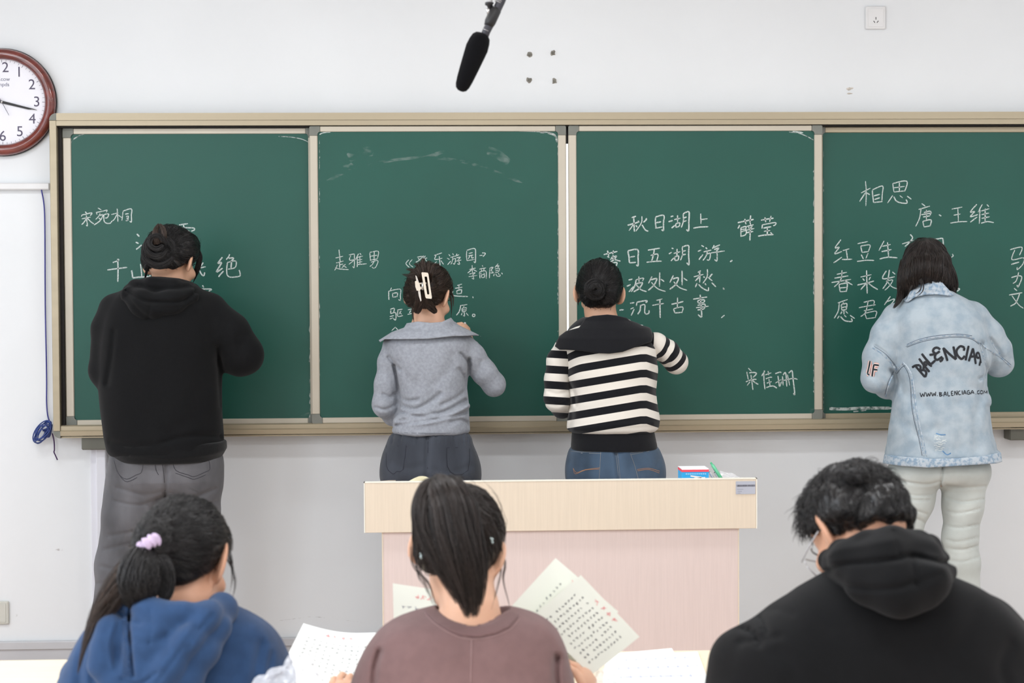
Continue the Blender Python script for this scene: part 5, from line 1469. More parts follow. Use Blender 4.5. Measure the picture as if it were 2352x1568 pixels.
for pl in ([(2081, 794), (2110, 782), (2150, 774), (2200, 770), (2230, 774), (2250, 788)], [(2075, 832), (2088, 850), (2095, 880), (2098, 930), (2105, 970), (2115, 1010), (2122, 1046)], [(2004, 799), (2025, 812), (2045, 832), (2058, 850)], [(2034, 910), (2042, 880), (2055, 855), (2075, 832)], [(2251, 792), (2262, 830), (2272, 862), (2278, 890)],
           [(2252, 788), (2275, 806), (2300, 822), (2322, 842)], [(2276, 780), (2283, 796), (2296, 812)], [(2080, 836), (2094, 860), (2101, 900), (2104, 935), (2112, 975), (2120, 1012), (2128, 1046)]):
    drape(sm, tr, pl, .006, .0006, 5, thick=.003)
sm.build('seam', M['denim_seam'], PD)['kind'] = 'stuff'
st = MB()
for pl in ([(2083, 791), (2112, 779), (2150, 771), (2200, 767), (2232, 771)], [(2083, 797), (2112, 786), (2150, 778), (2200, 774), (2230, 778), (2248, 790)], [(2072, 835), (2084, 852), (2091, 880), (2094, 930), (2101, 970), (2111, 1010), (2118, 1046)], [(2008, 796), (2030, 810), (2050, 830), (2062, 848)], [(2033, 905), (2040, 876), (2052, 852)], [(2060, 858), (2072, 843), (2082, 838)], [(2262, 800), (2300, 820), (2322, 838)]):
    drape(st, tr, pl, .0018, .0014, 4)
st.build('seam_stitching', mat('dark_denim_stitching', srgb(88, 98, 112), .9, var=.3, scale=200, contrast=(.45, .55)), PD)['kind'] = 'stuff'
# lettering: strokes in the pixel frame of the jacket detail (1950, 530, x2.751)
def lettering(strokes, w, m, name, label, off=.0014, ox=1950, oy=530, s=2.751, tree=None):
    b = MB()
    for line in strokes.split(';'):
        v = [float(q) for q in line.split()]
        if len(v) < 4: continue
        pts = [(ox + v[i] / s, oy + v[i + 1] / s) for i in range(0, len(v), 2)]
        drape(b, tree or tr, pts, w, off, 4, taper=.8)
    o = b.build(name, m, PD); o['label'] = label
    return o
black_print = mat('black_print', srgb(24, 28, 36), .7, var=.2, scale=60)
F2 = dict(ox=1970, oy=770, s=4.2)
lettering('''526 309 560 290 600 287;560 298 605 350 650 402;600 287 608 310 600 338;600 340 640 334 662 360 651 403;
592 222 640 288 692 352;648 250 715 299;648 250 640 290 634 328;626 292 672 284;
618 176 660 230 705 280;705 280 748 240;
692 188 750 178 792 152;796 136 766 118 736 128 728 156 750 178 744 212 766 236 816 204;790 252 812 238 820 212;
866 246 845 180 824 120;824 120 885 180 948 232;948 232 935 165 922 106;
1030 118 990 104 955 140 958 185 1000 227 1032 196;1030 118 1022 148;
1040 241 1054 170 1069 100;
1070 250 1090 190 1110 124;1110 124 1126 200 1138 276;1086 206 1130 200;
1166 166 1146 175 1150 212 1170 216;1166 166 1180 220 1188 268;1172 292 1182 244''', .0088, black_print, 'lettering', 'large black brush lettering arched across the back', **F2)
lettering('''450 1022 458 1048 466 1028 474 1046 480 1018;486 1020 494 1046 502 1026 510 1044 516 1018;522 1020 529 1044 537 1026 545 1042 548 1016;556 1040 560 1042;
570 1020 574 1046;570 1020 586 1024 574 1032 590 1038 574 1046;598 1046 606 1016 616 1042;600 1034 614 1032;622 1016 626 1042 638 1040;645 1014 648 1040;645 1014 658 1012;646 1026 656 1026;648 1040 660 1038;
667 1038 668 1012 682 1036 682 1008;702 1010 690 1018 694 1034 706 1032;714 1008 716 1034;722 1034 730 1008 740 1032;725 1024 738 1024;760 1008 748 1012 748 1030 762 1030 762 1020 754 1020;
768 1032 778 1008 790 1030;772 1022 788 1022;798 1030 802 1031;822 1008 810 1014 812 1028 824 1028;830 1010 828 1026 842 1028 842 1010 830 1010;850 1030 852 1010 862 1024 870 1010 872 1028''', .0030, black_print, 'lettering', 'small black web address below the large lettering')
LF = '''122 246 110 310 96 368;96 368 112 382;157 282 204 288;157 282 148 340 140 396;152 328 190 332'''
lettering(LF, .0165, mat('orange_outline_print', srgb(226, 142, 118), .7, var=.1), 'lettering', 'orange outlines of the sleeve letters', .0008, **F2)
lettering(LF, .0125, mat('white_print', srgb(232, 226, 224), .7, var=.03), 'lettering', 'white inner outlines of the sleeve letters', .0013, **F2)
lettering(LF, .0070, black_print, 'lettering', 'black letters on the left sleeve', .0018, **F2)
fray = MB(); rnd = random.Random(8)
for i in range(26):
    x = 2156 + rnd.uniform(-8, 14); y = 1000 + i * 1.4; l = rnd.uniform(6, 14)
    drape(fray, tr, [(x - l / 2 + i * .1, y), (x, y + rnd.uniform(-1, 1)), (x + l / 2, y + rnd.uniform(-1.5, 1.5))], .0016, .001, 2)
fray.build('frayed_threads', mat('white_cotton_threads', srgb(220, 226, 224), .9, var=.1), PD)['kind'] = 'stuff'
fray = MB()
for pl in ([(2150, 995), (2160, 998), (2172, 998)], [(2165, 1035), (2175, 1044), (2184, 1040)]): drape(fray, tr, pl, .004, .0008, 4)
fray.build('blue_tear_edge', mat('deep_blue_denim', srgb(96, 138, 178), .9, var=.2, scale=90), PD)
M['jeans_pale'] = cloth('very_pale_denim', srgb(196, 202, 198), var=.1, scale=9, bump=.3)
legsD = [[(2102, 1090, YD, 56), (2092, 1150, YD, 50), (2070, 1215, YD, 45), (2052, 1290, YD, 40), (2060, 1540, YD, 32)], [(2216, 1090, YD, 54), (2212, 1160, YD, 45), (2206, 1235, YD, 39), (2211, 1290, YD, 38), (2212, 1400, YD, 40), (2214, 1550, YD, 32)]]
crtD = [([(2055, 1100), (2090, 1108), (2130, 1112), (2158, 1105)], 3.5, 3), ([(2060, 1128), (2100, 1138), (2140, 1136)], 3, 2.5), ([(2060, 1145), (2100, 1148), (2135, 1148)], 3, 2.5), ([(2060, 1170), (2100, 1172), (2128, 1180)], 3, 2), ([(2172, 1112), (2210, 1120), (2262, 1116)], 3.5, 2.5), ([(2168, 1140), (2210, 1152), (2258, 1146)], 3, 3), ([(2170, 1172), (2205, 1178), (2250, 1168)], 3, 2.5),
        ([(2170, 1206), (2205, 1212), (2246, 1204)], 3, 2.5), ([(2170, 1238), (2200, 1244), (2245, 1234)], 3, 2.5), ([(2172, 1258), (2210, 1262), (2250, 1252)], 3, 2.5), ([(2172, 1284), (2210, 1290), (2250, 1278)], 3, 2), ([(2165, 1072), (2163, 1095), (2160, 1115)], 3, 5), ([(2100, 1190), (2118, 1196), (2122, 1200)], 3, 2)]
tD, _ = trousers(PD, [(1058, 2046, 2276, .95), (1085, 2043, 2272, .95), (1110, 2046, 2268, .9)], YD, .135, legsD, M['jeans_pale'], crtD, k=.035)
shoes(PD, [(2060, 1580, YD), (2214, 1580, YD)], mat('white_shoe', srgb(230, 230, 228), .6, var=.05))
def exD(s_, f, V):
    rs = np.random.RandomState(21)
    # curtain of straight hair: left side to the collar and over it, right side to the shoulder
    def curtain(x0, x1, ytop, ends, y0, n, seed, bow, rad=.018):
        k = 9
        for i in range(k):
            t = i / (k - 1); xt = x0 + (x1 - x0) * t
            xe, ye = ends(t)
            tail(s_, [at(xt, ytop + rs.uniform(-3, 3), YD + y0(t)), at(xt * .6 + xe * .4 + bow, ytop * .6 + ye * .4, YD + y0(t) - .02), at(xe + bow * .5, ytop * .2 + ye * .8, YD + y0(t) - .015), at(xe, ye, YD + y0(t) - .01)], [rad * .8, rad, rad * .9, rad * .35], n, seed + i, .0007, .1, .25)
    curtain(2076, 2108, 600, lambda t: (2072 + 32 * t, 688 - 28 * t), lambda t: .02 - .10 * t, 210, 200, -4)
    curtain(2150, 2176, 600, lambda t: (2158 + 32 * t, 655 + 15 * t), lambda t: -.08 + .1 * t, 200, 220, 4)
    curtain(2105, 2158, 590, lambda t: (2104 + 52 * t, 655 - 14 * math.sin(t * 3.14)), lambda t: -.085 - .02 * math.sin(3.14 * t), 230, 240, 0)
    tail(s_, [at(2070, 665, YD - .03), at(2064, 690, YD - .06), at(2052, 708, YD - .08)], [.016, .012, .003], 130, 262, .0006, .2, .5)
    tail(s_, [at(2184, 650, YD - .0), at(2190, 668, YD - .02), at(2197, 676, YD - .02)], [.014, .010, .003], 110, 263, .0006, .2, .5)
    for k, g in enumerate(([(2114, 640), (2121, 655), (2118, 670), (2102, 684)], [(2112, 642), (2116, 655), (2112, 668), (2100, 676)], [(2095, 655), (2086, 675), (2080, 690)])):
        tail(s_, [at(x, y, YD - .135 - .004 * i) for i, (x, y) in enumerate(g)], [.004, .0025, .0018, .0006][:len(g)], 16, 265 + k, .0005, .2, .3)
topD = at(2124, 556, YD - .02)
def flowD(p):
    d = p - np.array(topD); d[:, 2] = -np.abs(d[:, 2]) - .06; d[:, :2] *= .55
    return d / np.linalg.norm(d, axis=1, keepdims=True)
hair_object(PD, hD, .014, [lambda P: chain(P, *ppx([(2100, 605, YD - .02, 26), (2088, 660, YD - .01, 19), (2078, 680, YD - .0, 12)]), .02), lambda P: chain(P, *ppx([(2155, 605, YD - .02, 26), (2166, 650, YD + .0, 19), (2176, 662, YD + .01, 12)]), .02), lambda P: chain(P, *ppx([(2128, 610, YD - .06, 30), (2130, 636, YD - .065, 26)]), .02)],
            M['hair_dark'], flowD, 2200, 8, steps=10, extra=exD, w=.0007, jitter=.06, stray=0, fk=.02)
# ---------------------------------------------------------------- lectern, desk and their things
YP = -1.68            # front face of the lectern
def box_px(x0, x1, y0, y1, Yf, Yb, b=.003):
    a = at(x0, y0, Yf); c = at(x1, y1, Yf)
    return MB().box(a[0], c[0], Yf, Yb, c[2], a[2], b)
M['maple'] = mat('maple_laminate', srgb(219, 205, 186), .45, var=.03, scale=9, stretch=(22, 22, .8), detail=6)
M['pink_lam'] = mat('pink_laminate', srgb(216, 199, 194), .5, var=.025, scale=14, stretch=(16, 16, .6), detail=6)
M['edge'] = mat('white_edge_band', srgb(236, 232, 220), .4, var=.02)
xa, xb = at(836, 1160, YP)[0], at(1739, 1160, YP)[0]
zt_, zm = at(1300, 1102, YP)[2], at(1300, 1218, YP)[2]
lec = empty('lectern', ((xa + xb) / 2, YP, 0), 'wide lectern with pale maple upper panel and pink lower front, facing the class', 'lectern')
MB().box(xa + .003, xb - .003, YP, YP + .02, zm, zt_ - .003, .001).build('upper_panel', M['maple'], lec)
MB().box(xa, xa + .003, YP - .0008, YP + .02, zm, zt_).box(xb - .003, xb, YP - .0008, YP + .02, zm, zt_).box(xa, xb, YP - .0008, YP + .02, zt_ - .003, zt_).build('edge_band', M['edge'], lec)
for s_, x0 in ((1, xa), (-1, xb)):
    q = [(x0, YP + .02), (x0 + s_ * .06, YP + .62), (x0 + s_ * .084, YP + .62), (x0 + s_ * .022, YP + .02)]
    zf, zk = zt_ - .003, zt_ - .062
    vs = [(x, y, zm) for x, y in q] + [(q[0][0], q[0][1], zf), (q[1][0], q[1][1], zk), (q[2][0], q[2][1], zk), (q[3][0], q[3][1], zf)]
    fs = [(0, 1, 2, 3), (4, 7, 6, 5), (0, 4, 5, 1), (1, 5, 6, 2), (2, 6, 7, 3), (3, 7, 4, 0)]
    if s_ < 0: fs = [f[::-1] for f in fs]
    MB().add(vs, fs).build('side_rail', M['maple'], lec)
MB().box(xa + .03, xb - .03, YP + .02, YP + .6, zt_ - .085, zt_ - .065).build('desk_top', M['maple'], lec)
xc, xd = at(877.5, 1300, YP + .01)[0], at(1698, 1300, YP + .01)[0]
MB().box(xc + .004, xd - .004, YP + .012, YP + .03, .002, zm).build('lower_panel', M['pink_lam'], lec)
MB().box(xc, xc + .004, YP + .011, YP + .55, .002, zm).box(xd - .004, xd, YP + .011, YP + .55, .002, zm).build('side_panel', M['maple'], lec)
a = at(1690, 1105, YP - .001); b = at(1735, 1134, YP - .001)
stk = empty('asset_sticker', tuple(a), None); stk.parent = lec; stk.matrix_parent_inverse = Matrix.Translation(-Vector(lec.location)); stk['label'] = 'silver sticker with a barcode'
MB().box(a[0], b[0], YP - .0016, YP - .0009, b[2], a[2]).build('backing', mat('silver_sticker', srgb(176, 180, 192), .4, var=.03), stk)
bc = MB(); rnd = random.Random(2); x = a[0] + .003
zz = a[2] - (a[2] - b[2]) * .28
while x < b[0] - .002:
    w = rnd.choice((.0005, .0008, .0012)); bc.box(x, x + w, YP - .0019, YP - .00165, zz - .0055, zz + .0005); x += w + rnd.choice((.0004, .0007))
bc.build('barcode', mat('barcode_ink', srgb(80, 80, 92), .6), stk)['kind'] = 'stuff'
for dz, n_, xx in ((.62, 9, .004), (.78, 6, .006), (.92, 4, .006)):
    b2 = MB(); z = a[2] - (a[2] - b[2]) * dz
    for i in range(n_): b2.box(a[0] + xx + i * .0022, a[0] + xx + i * .0022 + .0016, YP - .0019, YP - .00165, z - .001, z + .0008)
    b2.build('small_print', mat('faint_print', srgb(140, 142, 156), .6), stk)['kind'] = 'stuff'
zd = zt_ - .065
def zat(px, py, Y): return at(px, py, Y)[2]
# chalk box
Yb = YP + .22
x0, x1 = at(1566, 1080, Yb)[0], at(1628, 1080, Yb)[0]; z0, z1 = zd, zat(1600, 1077, Yb)
cb = tag(empty('chalk_box', ((x0 + x1) / 2, Yb, z0)), 'blue and red chalk carton standing on the lectern, right of its middle', 'box')
MB().box(x0, x1, Yb, Yb + .09, z0, z1, .001).build('carton', mat('cyan_card', srgb(38, 162, 226), .5, var=.04), cb)
MB().box(x0 - .0004, x1 + .0004, Yb - .0008, Yb + .0908, z1 - .009, z1 - .0015).build('red_band', mat('red_card', srgb(232, 72, 92), .5, var=.04), cb)
MB().box(x0, x1, Yb - .0006, Yb + .0906, z1 - .0015, z1 + .0012).build('lid', mat('white_card', srgb(240, 240, 244), .5, var=.02), cb)
tp_ = MB()
for i in range(11): tp_.box(x0 + .0125 + i * .0062, x0 + .0125 + i * .0062 + .0042, Yb - .001, Yb - .0007, z1 - .0175, z1 - .0135)
tp_.build('lettering', mat('pale_blue_print', srgb(150, 205, 240), .5), cb)['kind'] = 'stuff'
for (u, v, l, t) in ((.028, .022, .036, -.13), (.04, .029, .036, .03)):
    c = Vector((x0 + u, Yb - .0009, z1 - v)); d = Vector((math.cos(t), 0, math.sin(t))) * l; n_ = Vector((-math.sin(t), 0, math.cos(t))) * .0022
    MB().add([c - n_, c + d - n_, c + d + n_, c + n_], [(0, 1, 2, 3)]).build('printed_chalk', M['white_plastic'], cb)
# pens lying in a clear bag
def pen(p0, p1, r, m, label, tip=None, grp=None):
    p0 = Vector(at(*p0)); p1 = Vector(at(*p1)); d = p1 - p0
    e = tag(empty('pen', tuple(p1)), label, 'pen', grp)
    MB().tube([p0 + d * .06, p0 + d * .14, p0 + d * .15, p1], [r * .62, r * .7, r, r], 14).build('barrel', m, e, True)
    MB().tube([p0, p0 + d * .01, p0 + d * .06], [r * .3, r * .55, r * .6], 12).build('cap', tip or m, e, True)
    return e
Yq = YP + .25
pen((1632, 1061, Yq), (1664, 1110, Yq - .02), .0056, mat('green_plastic', srgb(88, 176, 134), .35, var=.06), 'green marker leaning up from the right end of the lectern')
pen((1629, 1083, Yq + .02), (1645, 1108, Yq), .0042, mat('white_pen', srgb(222, 222, 224), .3), 'white pen with a dark blue tip between the carton and the green marker', mat('navy_tip', srgb(50, 72, 120), .4))
pen((1641, 1084, Yq + .01), (1660, 1110, Yq - .01), .0046, M['white_plastic'], 'white pen with a black tip touching the green marker', M['black'])
def film(name, grid, label, col=(.95, .96, 1), alpha=.32, seed=0, cat='bag', amp=.006):
    """Clear crumpled film; grid: rows of world points."""
    G = np.array(grid, float); r, c, _ = G.shape
    up = np.array([[np.array([np.interp(v, range(c), row[:, k]) for k in range(3)]) for v in np.linspace(0, c - 1, 26)] for row in G])
    up = np.array([[np.array([np.interp(u, range(r), up[:, j, k]) for k in range(3)]) for j in range(26)] for u in np.linspace(0, r - 1, 22)])
    V = up.reshape(-1, 3); V = V + np.stack([wob(V, .03, seed, amp), wob(V, .025, seed + 1, amp), wob(V, .028, seed + 2, amp)], 1)
    Fc = np.array([(i * 26 + j, i * 26 + j + 1, (i + 1) * 26 + j + 1, (i + 1) * 26 + j) for i in range(21) for j in range(25)])
    m = mat('clear_film', col, .08, alpha=alpha, spec=1.0, bump=1.0, bscale=34, coat=1.0)
    o = np_mesh(name, V, Fc, m, None, smooth=True)
    return tag(o, label, cat)
film('plastic_sleeve', [[at(1655, 1080, Yq + .03), at(1680, 1086, Yq + .03), at(1704, 1096, Yq + .03)], [at(1658, 1104, Yq), at(1682, 1108, Yq), at(1712, 1110, Yq)]], 'small clear plastic bag lying behind the green marker on the lectern', seed=3, amp=.002)
# paper standing behind the lectern rim
cr_ = mat('cream_paper', srgb(238, 234, 204), .8, var=.05, scale=12)
q_ = [(926, 1112), (945, 1101), (958, 1095), (966, 1093), (978, 1094), (992, 1101), (1008, 1110)]
pts = [at(x, y, YP + .16)[[0, 2]] for x, y in smooth_pts(q_, 4)]
n = len(pts); b = MB()
vs = [(p[0], YP + .16 + .03 * dy * math.sin(i / n * 3.1) - .02 * dy, (p[1] if dy == 0 else zd + .001)) for dy in (0, 1, 2) for i, p in enumerate(pts)]
b.add(vs, [(i, i + 1, n + i + 1, n + i) for i in range(n - 1)] + [(n + i, n + i + 1, 2 * n + i + 1, 2 * n + i) for i in range(n - 1)])
po = b.build('arched_paper', cr_, None, True); tag(po, 'curled cream paper rising behind the left end of the lectern rim', 'paper')

# front-row desk
ZD = .60
yb_ = atz(60, 1515, ZD)[1]; dsk = tag(empty('student_desk', (0, yb_ - .25, FLOOR)), 'long pale wooden desk in front of the seated students, papers lying on it', 'desk')
M['desk'] = mat('pale_desk_wood', srgb(240, 224, 196), .4, var=.05, scale=8, stretch=(.6, 9, 9), detail=5)
MB().box(-1.9, 2.3, yb_ - .46, yb_, ZD - .025, ZD, .003).build('top', M['desk'], dsk)
for x in (-1.8, -.3, 1.0, 2.2): MB().box(x - .015, x + .015, yb_ - .42, yb_ - .04, FLOOR, ZD - .025, .002).build('leg', M['white_plastic'], dsk)
MB().box(-1.8, 2.2, yb_ - .06, yb_ - .045, .15, ZD - .025).build('modesty_panel', M['desk'], dsk)

# papers
M['paper'] = mat('white_paper', srgb(240, 243, 240), .8, var=.015, scale=8)
M['paper_y'] = mat('calligraphy_paper', srgb(238, 241, 230), .8, var=.02, scale=6)
def sheet(name, c00, c10, c11, c01, label, m='paper_y', bend=(0, 0), cols=9, rows_=10, red=True, ink_col=(96, 98, 104), empty_cols=0, seed=0, mark=.62, grid=False, parent=None, thick=.0008, flip=False):
    """Sheet with corners TL, TR, BR, BL and lines of brush-like characters."""
    c = [np.array(v, float) for v in (c00, c10, c11, c01)]
    nrm = np.cross(c[1] - c[0], c[3] - c[0]); nrm /= np.linalg.norm(nrm)
    if (CAM - c[0]) @ nrm < 0: nrm = -nrm
    def pt(u, v, off=0.0):
        p = c[0] * (1 - u) * (1 - v) + c[1] * u * (1 - v) + c[2] * u * v + c[3] * (1 - u) * v
        return p + nrm * (bend[0] * math.sin(math.pi * u) + bend[1] * math.sin(math.pi * v) + off)
    N_ = 14; b = MB()
    vs = [pt(i / N_, j / N_) for j in range(N_ + 1) for i in range(N_ + 1)]
    b.add(vs, [(j * (N_ + 1) + i, j * (N_ + 1) + i + 1, (j + 1) * (N_ + 1) + i + 1, (j + 1) * (N_ + 1) + i) for j in range(N_) for i in range(N_)])
    e = b.build(name, M[m], None, bend != (0, 0)); tag(e, label, 'paper')
    w = np.linalg.norm(c[1] - c[0]); hh = np.linalg.norm(c[3] - c[0]); rnd = random.Random(seed)
    def marks(cells, sz, col, nm, wd=.0011):
        b = MB()
        for (u, v) in cells:
            for _ in range(rnd.choice((3, 4, 5))):
                a0 = rnd.choice((0, 0, math.pi / 2, .9, -.8)) + rnd.uniform(-.25, .25); l = sz * rnd.uniform(.35, 1.0) / 2
                uu, vv = u + rnd.uniform(-.3, .3) * sz / w, v + rnd.uniform(-.3, .3) * sz / hh
                du, dv = math.cos(a0) * l / w, math.sin(a0) * l / hh; pu, pv = -math.sin(a0) * wd / 2 / w, math.cos(a0) * wd / 2 / hh
                q = [(uu - du - pu, vv - dv - pv), (uu + du - pu, vv + dv - pv), (uu + du + pu * .6, vv + dv + pv * .6), (uu - du + pu, vv - dv + pv)]
                if all(0 < x < 1 and 0 < y < 1 for x, y in q): b.add([pt(x, y, .0006) for x, y in q], [(0, 1, 2, 3)])
        if b.v:
            o = b.build(nm, mat(nm + '_ink', srgb(*col), .9), e); o['kind'] = 'stuff'
    cells = []
    for i in range(empty_cols, cols):
        for j in range(rows_):
            if rnd.random() < .95: cells.append((.1 + .8 * (i + .5) / cols + rnd.uniform(-.004, .004), .2 + .7 * (j + .5) / rows_))
    marks(cells, min(w * .8 / cols, hh * .7 / rows_) * mark, ink_col, 'handwriting', .0010)
    if red: marks([(.36 + .1 * k, .11) for k in range(4)], .012, (240, 150, 150), 'red_title', .0013)
    if grid:
        b = MB()
        for k in range(9):
            u = .06 + .88 * k / 8; b.add([pt(u, .12, .0005), pt(u + .005, .12, .0005), pt(u + .005, .97, .0005), pt(u, .97, .0005)], [(0, 1, 2, 3)])
        for k in range(5):
            v = .12 + .85 * k / 4; b.add([pt(.06, v, .0005), pt(.94, v, .0005), pt(.94, v + .008, .0005), pt(.06, v + .008, .0005)], [(0, 1, 2, 3)])
        b.build('table_lines', mat('blue_table_ink', srgb(150, 158, 205), .9), e)['kind'] = 'stuff'
    return e
sheet('calligraphy_sheet', at(1276, 1281, -3.26), at(1420, 1404, -3.24), at(1290, 1560, -3.34), at(1172, 1395, -3.36), 'back sheet of the two fanned practice papers held up in front of the lectern', cols=8, rows_=10, empty_cols=1, seed=1, ink_col=(128, 132, 136), mark=.5)
sheet('calligraphy_sheet', at(1334, 1320, -3.30), at(1469, 1462, -3.27), at(1358, 1551, -3.34), at(1222, 1416, -3.39), 'front sheet of the two fanned practice papers, rows of black characters, red title', cols=10, rows_=11, seed=2, ink_col=(92, 92, 98), mark=.62)
sheet('calligraphy_sheet', at(902, 1339, -3.20), at(1052, 1362, -3.16), at(1062, 1560, -3.24), at(908, 1560, -3.28), 'upright practice sheet seen left of the neck of the woman in the mauve sweatshirt', cols=8, rows_=9, seed=3, ink_col=(120, 122, 140))
sheet('calligraphy_sheet', at(697, 1431, -3.05), at(868, 1452, -3.05), at(850, 1600, -3.22), at(640, 1545, -3.22), 'large white practice sheet between the blue hoodie and the mauve sweatshirt', m='paper', bend=(-.012, 0), cols=10, rows_=10, seed=4, ink_col=(150, 154, 154), mark=.5)
def flat(px, py, z): return atz(px, py, z)
sheet('form_sheet', flat(1392, 1502, ZD + .002), flat(1543, 1488, ZD + .002), flat(1600, 1600, ZD + .002), flat(1380, 1600, ZD + .002), 'white sheet lying underneath the printed table form on the desk', m='paper', cols=3, rows_=1, red=False, seed=5, ink_col=(225, 228, 236))
sheet('form_sheet', flat(1400, 1506, ZD + .004), flat(1602, 1496, ZD + .004), flat(1640, 1600, ZD + .004), flat(1424, 1600, ZD + .004), 'white form with a faint blue printed table lying on the desk at right', m='paper', cols=6, rows_=1, red=False, seed=6, ink_col=(205, 210, 232), grid=True)
film('plastic_bag', [[at(566, 1572, -3.86), at(610, 1545, -3.87), at(642, 1524, -3.86), at(676, 1506, -3.86), at(706, 1494, -3.85), at(724, 1520, -3.85), at(742, 1575, -3.84)], [at(560, 1610, -3.88), at(610, 1590, -3.9), at(645, 1580, -3.88), at(676, 1570, -3.9), at(706, 1565, -3.88), at(726, 1580, -3.88), at(750, 1620, -3.86)], [at(560, 1680, -3.9), at(610, 1680, -3.9), at(645, 1680, -3.9), at(680, 1680, -3.9), at(710, 1680, -3.9), at(735, 1680, -3.9), at(760, 1680, -3.88)]], 'shiny crumpled clear plastic bag in front of the blue hoodie at the bottom edge', seed=11, alpha=.42)
film('plastic_bag', [[flat(1372, 1540, .66), flat(1390, 1530, .66), flat(1412, 1535, .65)], [flat(1362, 1560, .64), flat(1395, 1556, .65), flat(1420, 1556, .64)], [flat(1350, 1620, .63), flat(1395, 1620, .63), flat(1430, 1620, .63)]], 'small clear plastic bag beside the hand on the desk at right', seed=15, alpha=.5, amp=.003)

# ---------------------------------------------------------------- seated students
def seated_legs(x, Y):
    """thighs forward under the desk, shins down to the floor"""
    out = []
    for s_ in (-1, 1):
        out.append(([(x + s_ * .09, Y, .36), (x + s_ * .12, Y + .38, .36), (x + s_ * .12, Y + .36, -.04)], [.075, .055, .04]))
    return out
def seated(label, x, Y, head, neck, torso, arms, hands, sk, h=.0045):
    P_ = empty('person', (x, Y, FLOOR), label, 'person')
    nk, nr = ppx(neck); tp, tr = ppx(torso); A = [ppx(a) for a in arms]
    Lg = seated_legs(x, Y)
    def f(P):
        d = chain(P, nk, nr, .02)
        d = smin(d, head(P), .022)
        tq = tp + [np.array((x, Y, .40))]; tqr = tr + [.11]
        d = smin(d, chain(P, tq, tqr, .04, squash=(1, .7, 1)), .03)
        for a, r in A: d = smin(d, chain(P, a, r, .01), .03)
        for a, r in Lg: d = smin(d, chain(P, a, r, .02), .03)
        for hd in hands:
            c = np.array(hd[0]); m = ((P - c) ** 2).sum(1) < .28 ** 2
            if m.any():
                e = np.full(len(P), 1.0); e[m] = hand_sdf(P[m], *hd[:4], **hd[4]); d = smin(d, e, .01)
        return d
    pts = nk + tp + [p for a, r in A for p in a] + [np.array(p) for a, r in Lg for p in a] + [head.c] + [np.array(hd[0]) for hd in hands]
    lo, hi = bounds(pts, .16); lo[2] = FLOOR + .03
    V, Fc = mesh_sdf(f, lo, hi, h)
    np_mesh('body', V, Fc, sk, P_)
    head.eyes(P_)
    for a, r in Lg:   # trousers and shoes under the desk
        pass
    def ft(P):
        d = None
        for a, r in Lg:
            e = chain(P, a, [q + .016 for q in r], .02); d = e if d is None else smin(d, e, .03)
        d = smin(d, ellipsoid(P, (x, Y - .01, .36), (.19, .13, .10)), .04)
        return smax(d, -.04 - P[:, 2], .01)
    solid('trousers', ft, (x - .28, Y - .2, -.08), (x + .28, Y + .52, .52), .012, M['trouser_char'], P_)
    for s_ in (-1, 1):
        X, Yf = x + s_ * .12, Y + .36
        solid('shoe', lambda P: smax(smin(chain(P, [(X, Yf - .04, -.10), (X, Yf + .14, -.115)], [.045, .036], 0), capsule(P, (X, Yf, -.1), (X, Yf, -.03), .042, .044), .02), FLOOR + .002 - P[:, 2], .004), (X - .07, Yf - .11, FLOOR), (X + .07, Yf + .2, .02), .009, M['black'], P_)
    return P_, f

# ---- seated woman in the blue hoodie
YE = -3.62
hE = Head(at(421, 1297, YE + .03), 21, 34, -5, 1.0, 1.35)
xE = at(405, 1500, YE)[0]
PE, bodyE = seated('seated woman in a blue hoodie, black side ponytail tied with a lilac scrunchie', xE, YE - .02, hE,
    [(420, 1440, YE - .03, 62), (424, 1390, YE - .02, 63), (426, 1340, YE + .01, 62)],
    [(405, 1490, YE - .02, 110), (405, 1650, YE - .02, 115)],
    [[(250, 1490, YE - .03, 55), (205, 1640, YE, 44), (260, 1700, YE + .25, 34)], [(560, 1490, YE - .03, 55), (610, 1640, YE, 44), (560, 1700, YE + .25, 34)]],
    [(at(270, 1702, YE + .28), (.4, .8, 0), (0, 0, 1), 1, dict(curl=.8)), (at(550, 1702, YE + .28), (-.4, .8, 0), (0, 0, 1), -1, dict(curl=.8))], M['skin3'])
M['blue_fleece'] = cloth('blue_fleece', srgb(42, 68, 104), var=.1, scale=40, sheen=.15, bscale=900)
M['blue_rib'] = cloth('blue_rib_band', srgb(36, 60, 94), var=.06, bump=.9, bscale=60, bstretch=(.4, .4, 4))
rE = rows_px([(1375, 330, 480, .5), (1395, 285, 545, .7), (1415, 232, 590, .84), (1440, 196, 620, .95), (1480, 168, 648, 1.05), (1520, 150, 666, 1.1), (1568, 134, 676, 1.15), (1650, 120, 684, 1.2), (1760, 140, 670, 1.2), (1880, 185, 640, 1.2), (1930, 200, 625, 1.15)], YE, .13)
crE = [([(205, 1450), (188, 1500), (182, 1568)], 12, 6), ([(228, 1440), (215, 1500), (214, 1568)], 8, 6), ([(245, 1470), (236, 1520), (235, 1568)], 8, 5), ([(600, 1480), (590, 1530), (585, 1568)], 12, 7), ([(625, 1500), (618, 1540), (620, 1568)], 7, 4), ([(590, 1440), (610, 1470), (625, 1500)], 20, -4), ([(545, 1520), (540, 1568)], 14, 3)]
def fE(P):
    d = loft(P, rE, 2.2, .03)
    d = d + wob(P, .16, 43, .004) + creases(P, crE, YE, YE)
    return smax(d, -capsule(P, at(420, 1460, YE), at(428, 1340, YE + .02), 70 / S(YE), 68 / S(YE)), .01)
lo, hi = bounds([(r[1] + s_ * r[3], r[2] + q, r[0]) for r in rE for s_ in (-1, 1) for q in (-.13, .13)], .05)
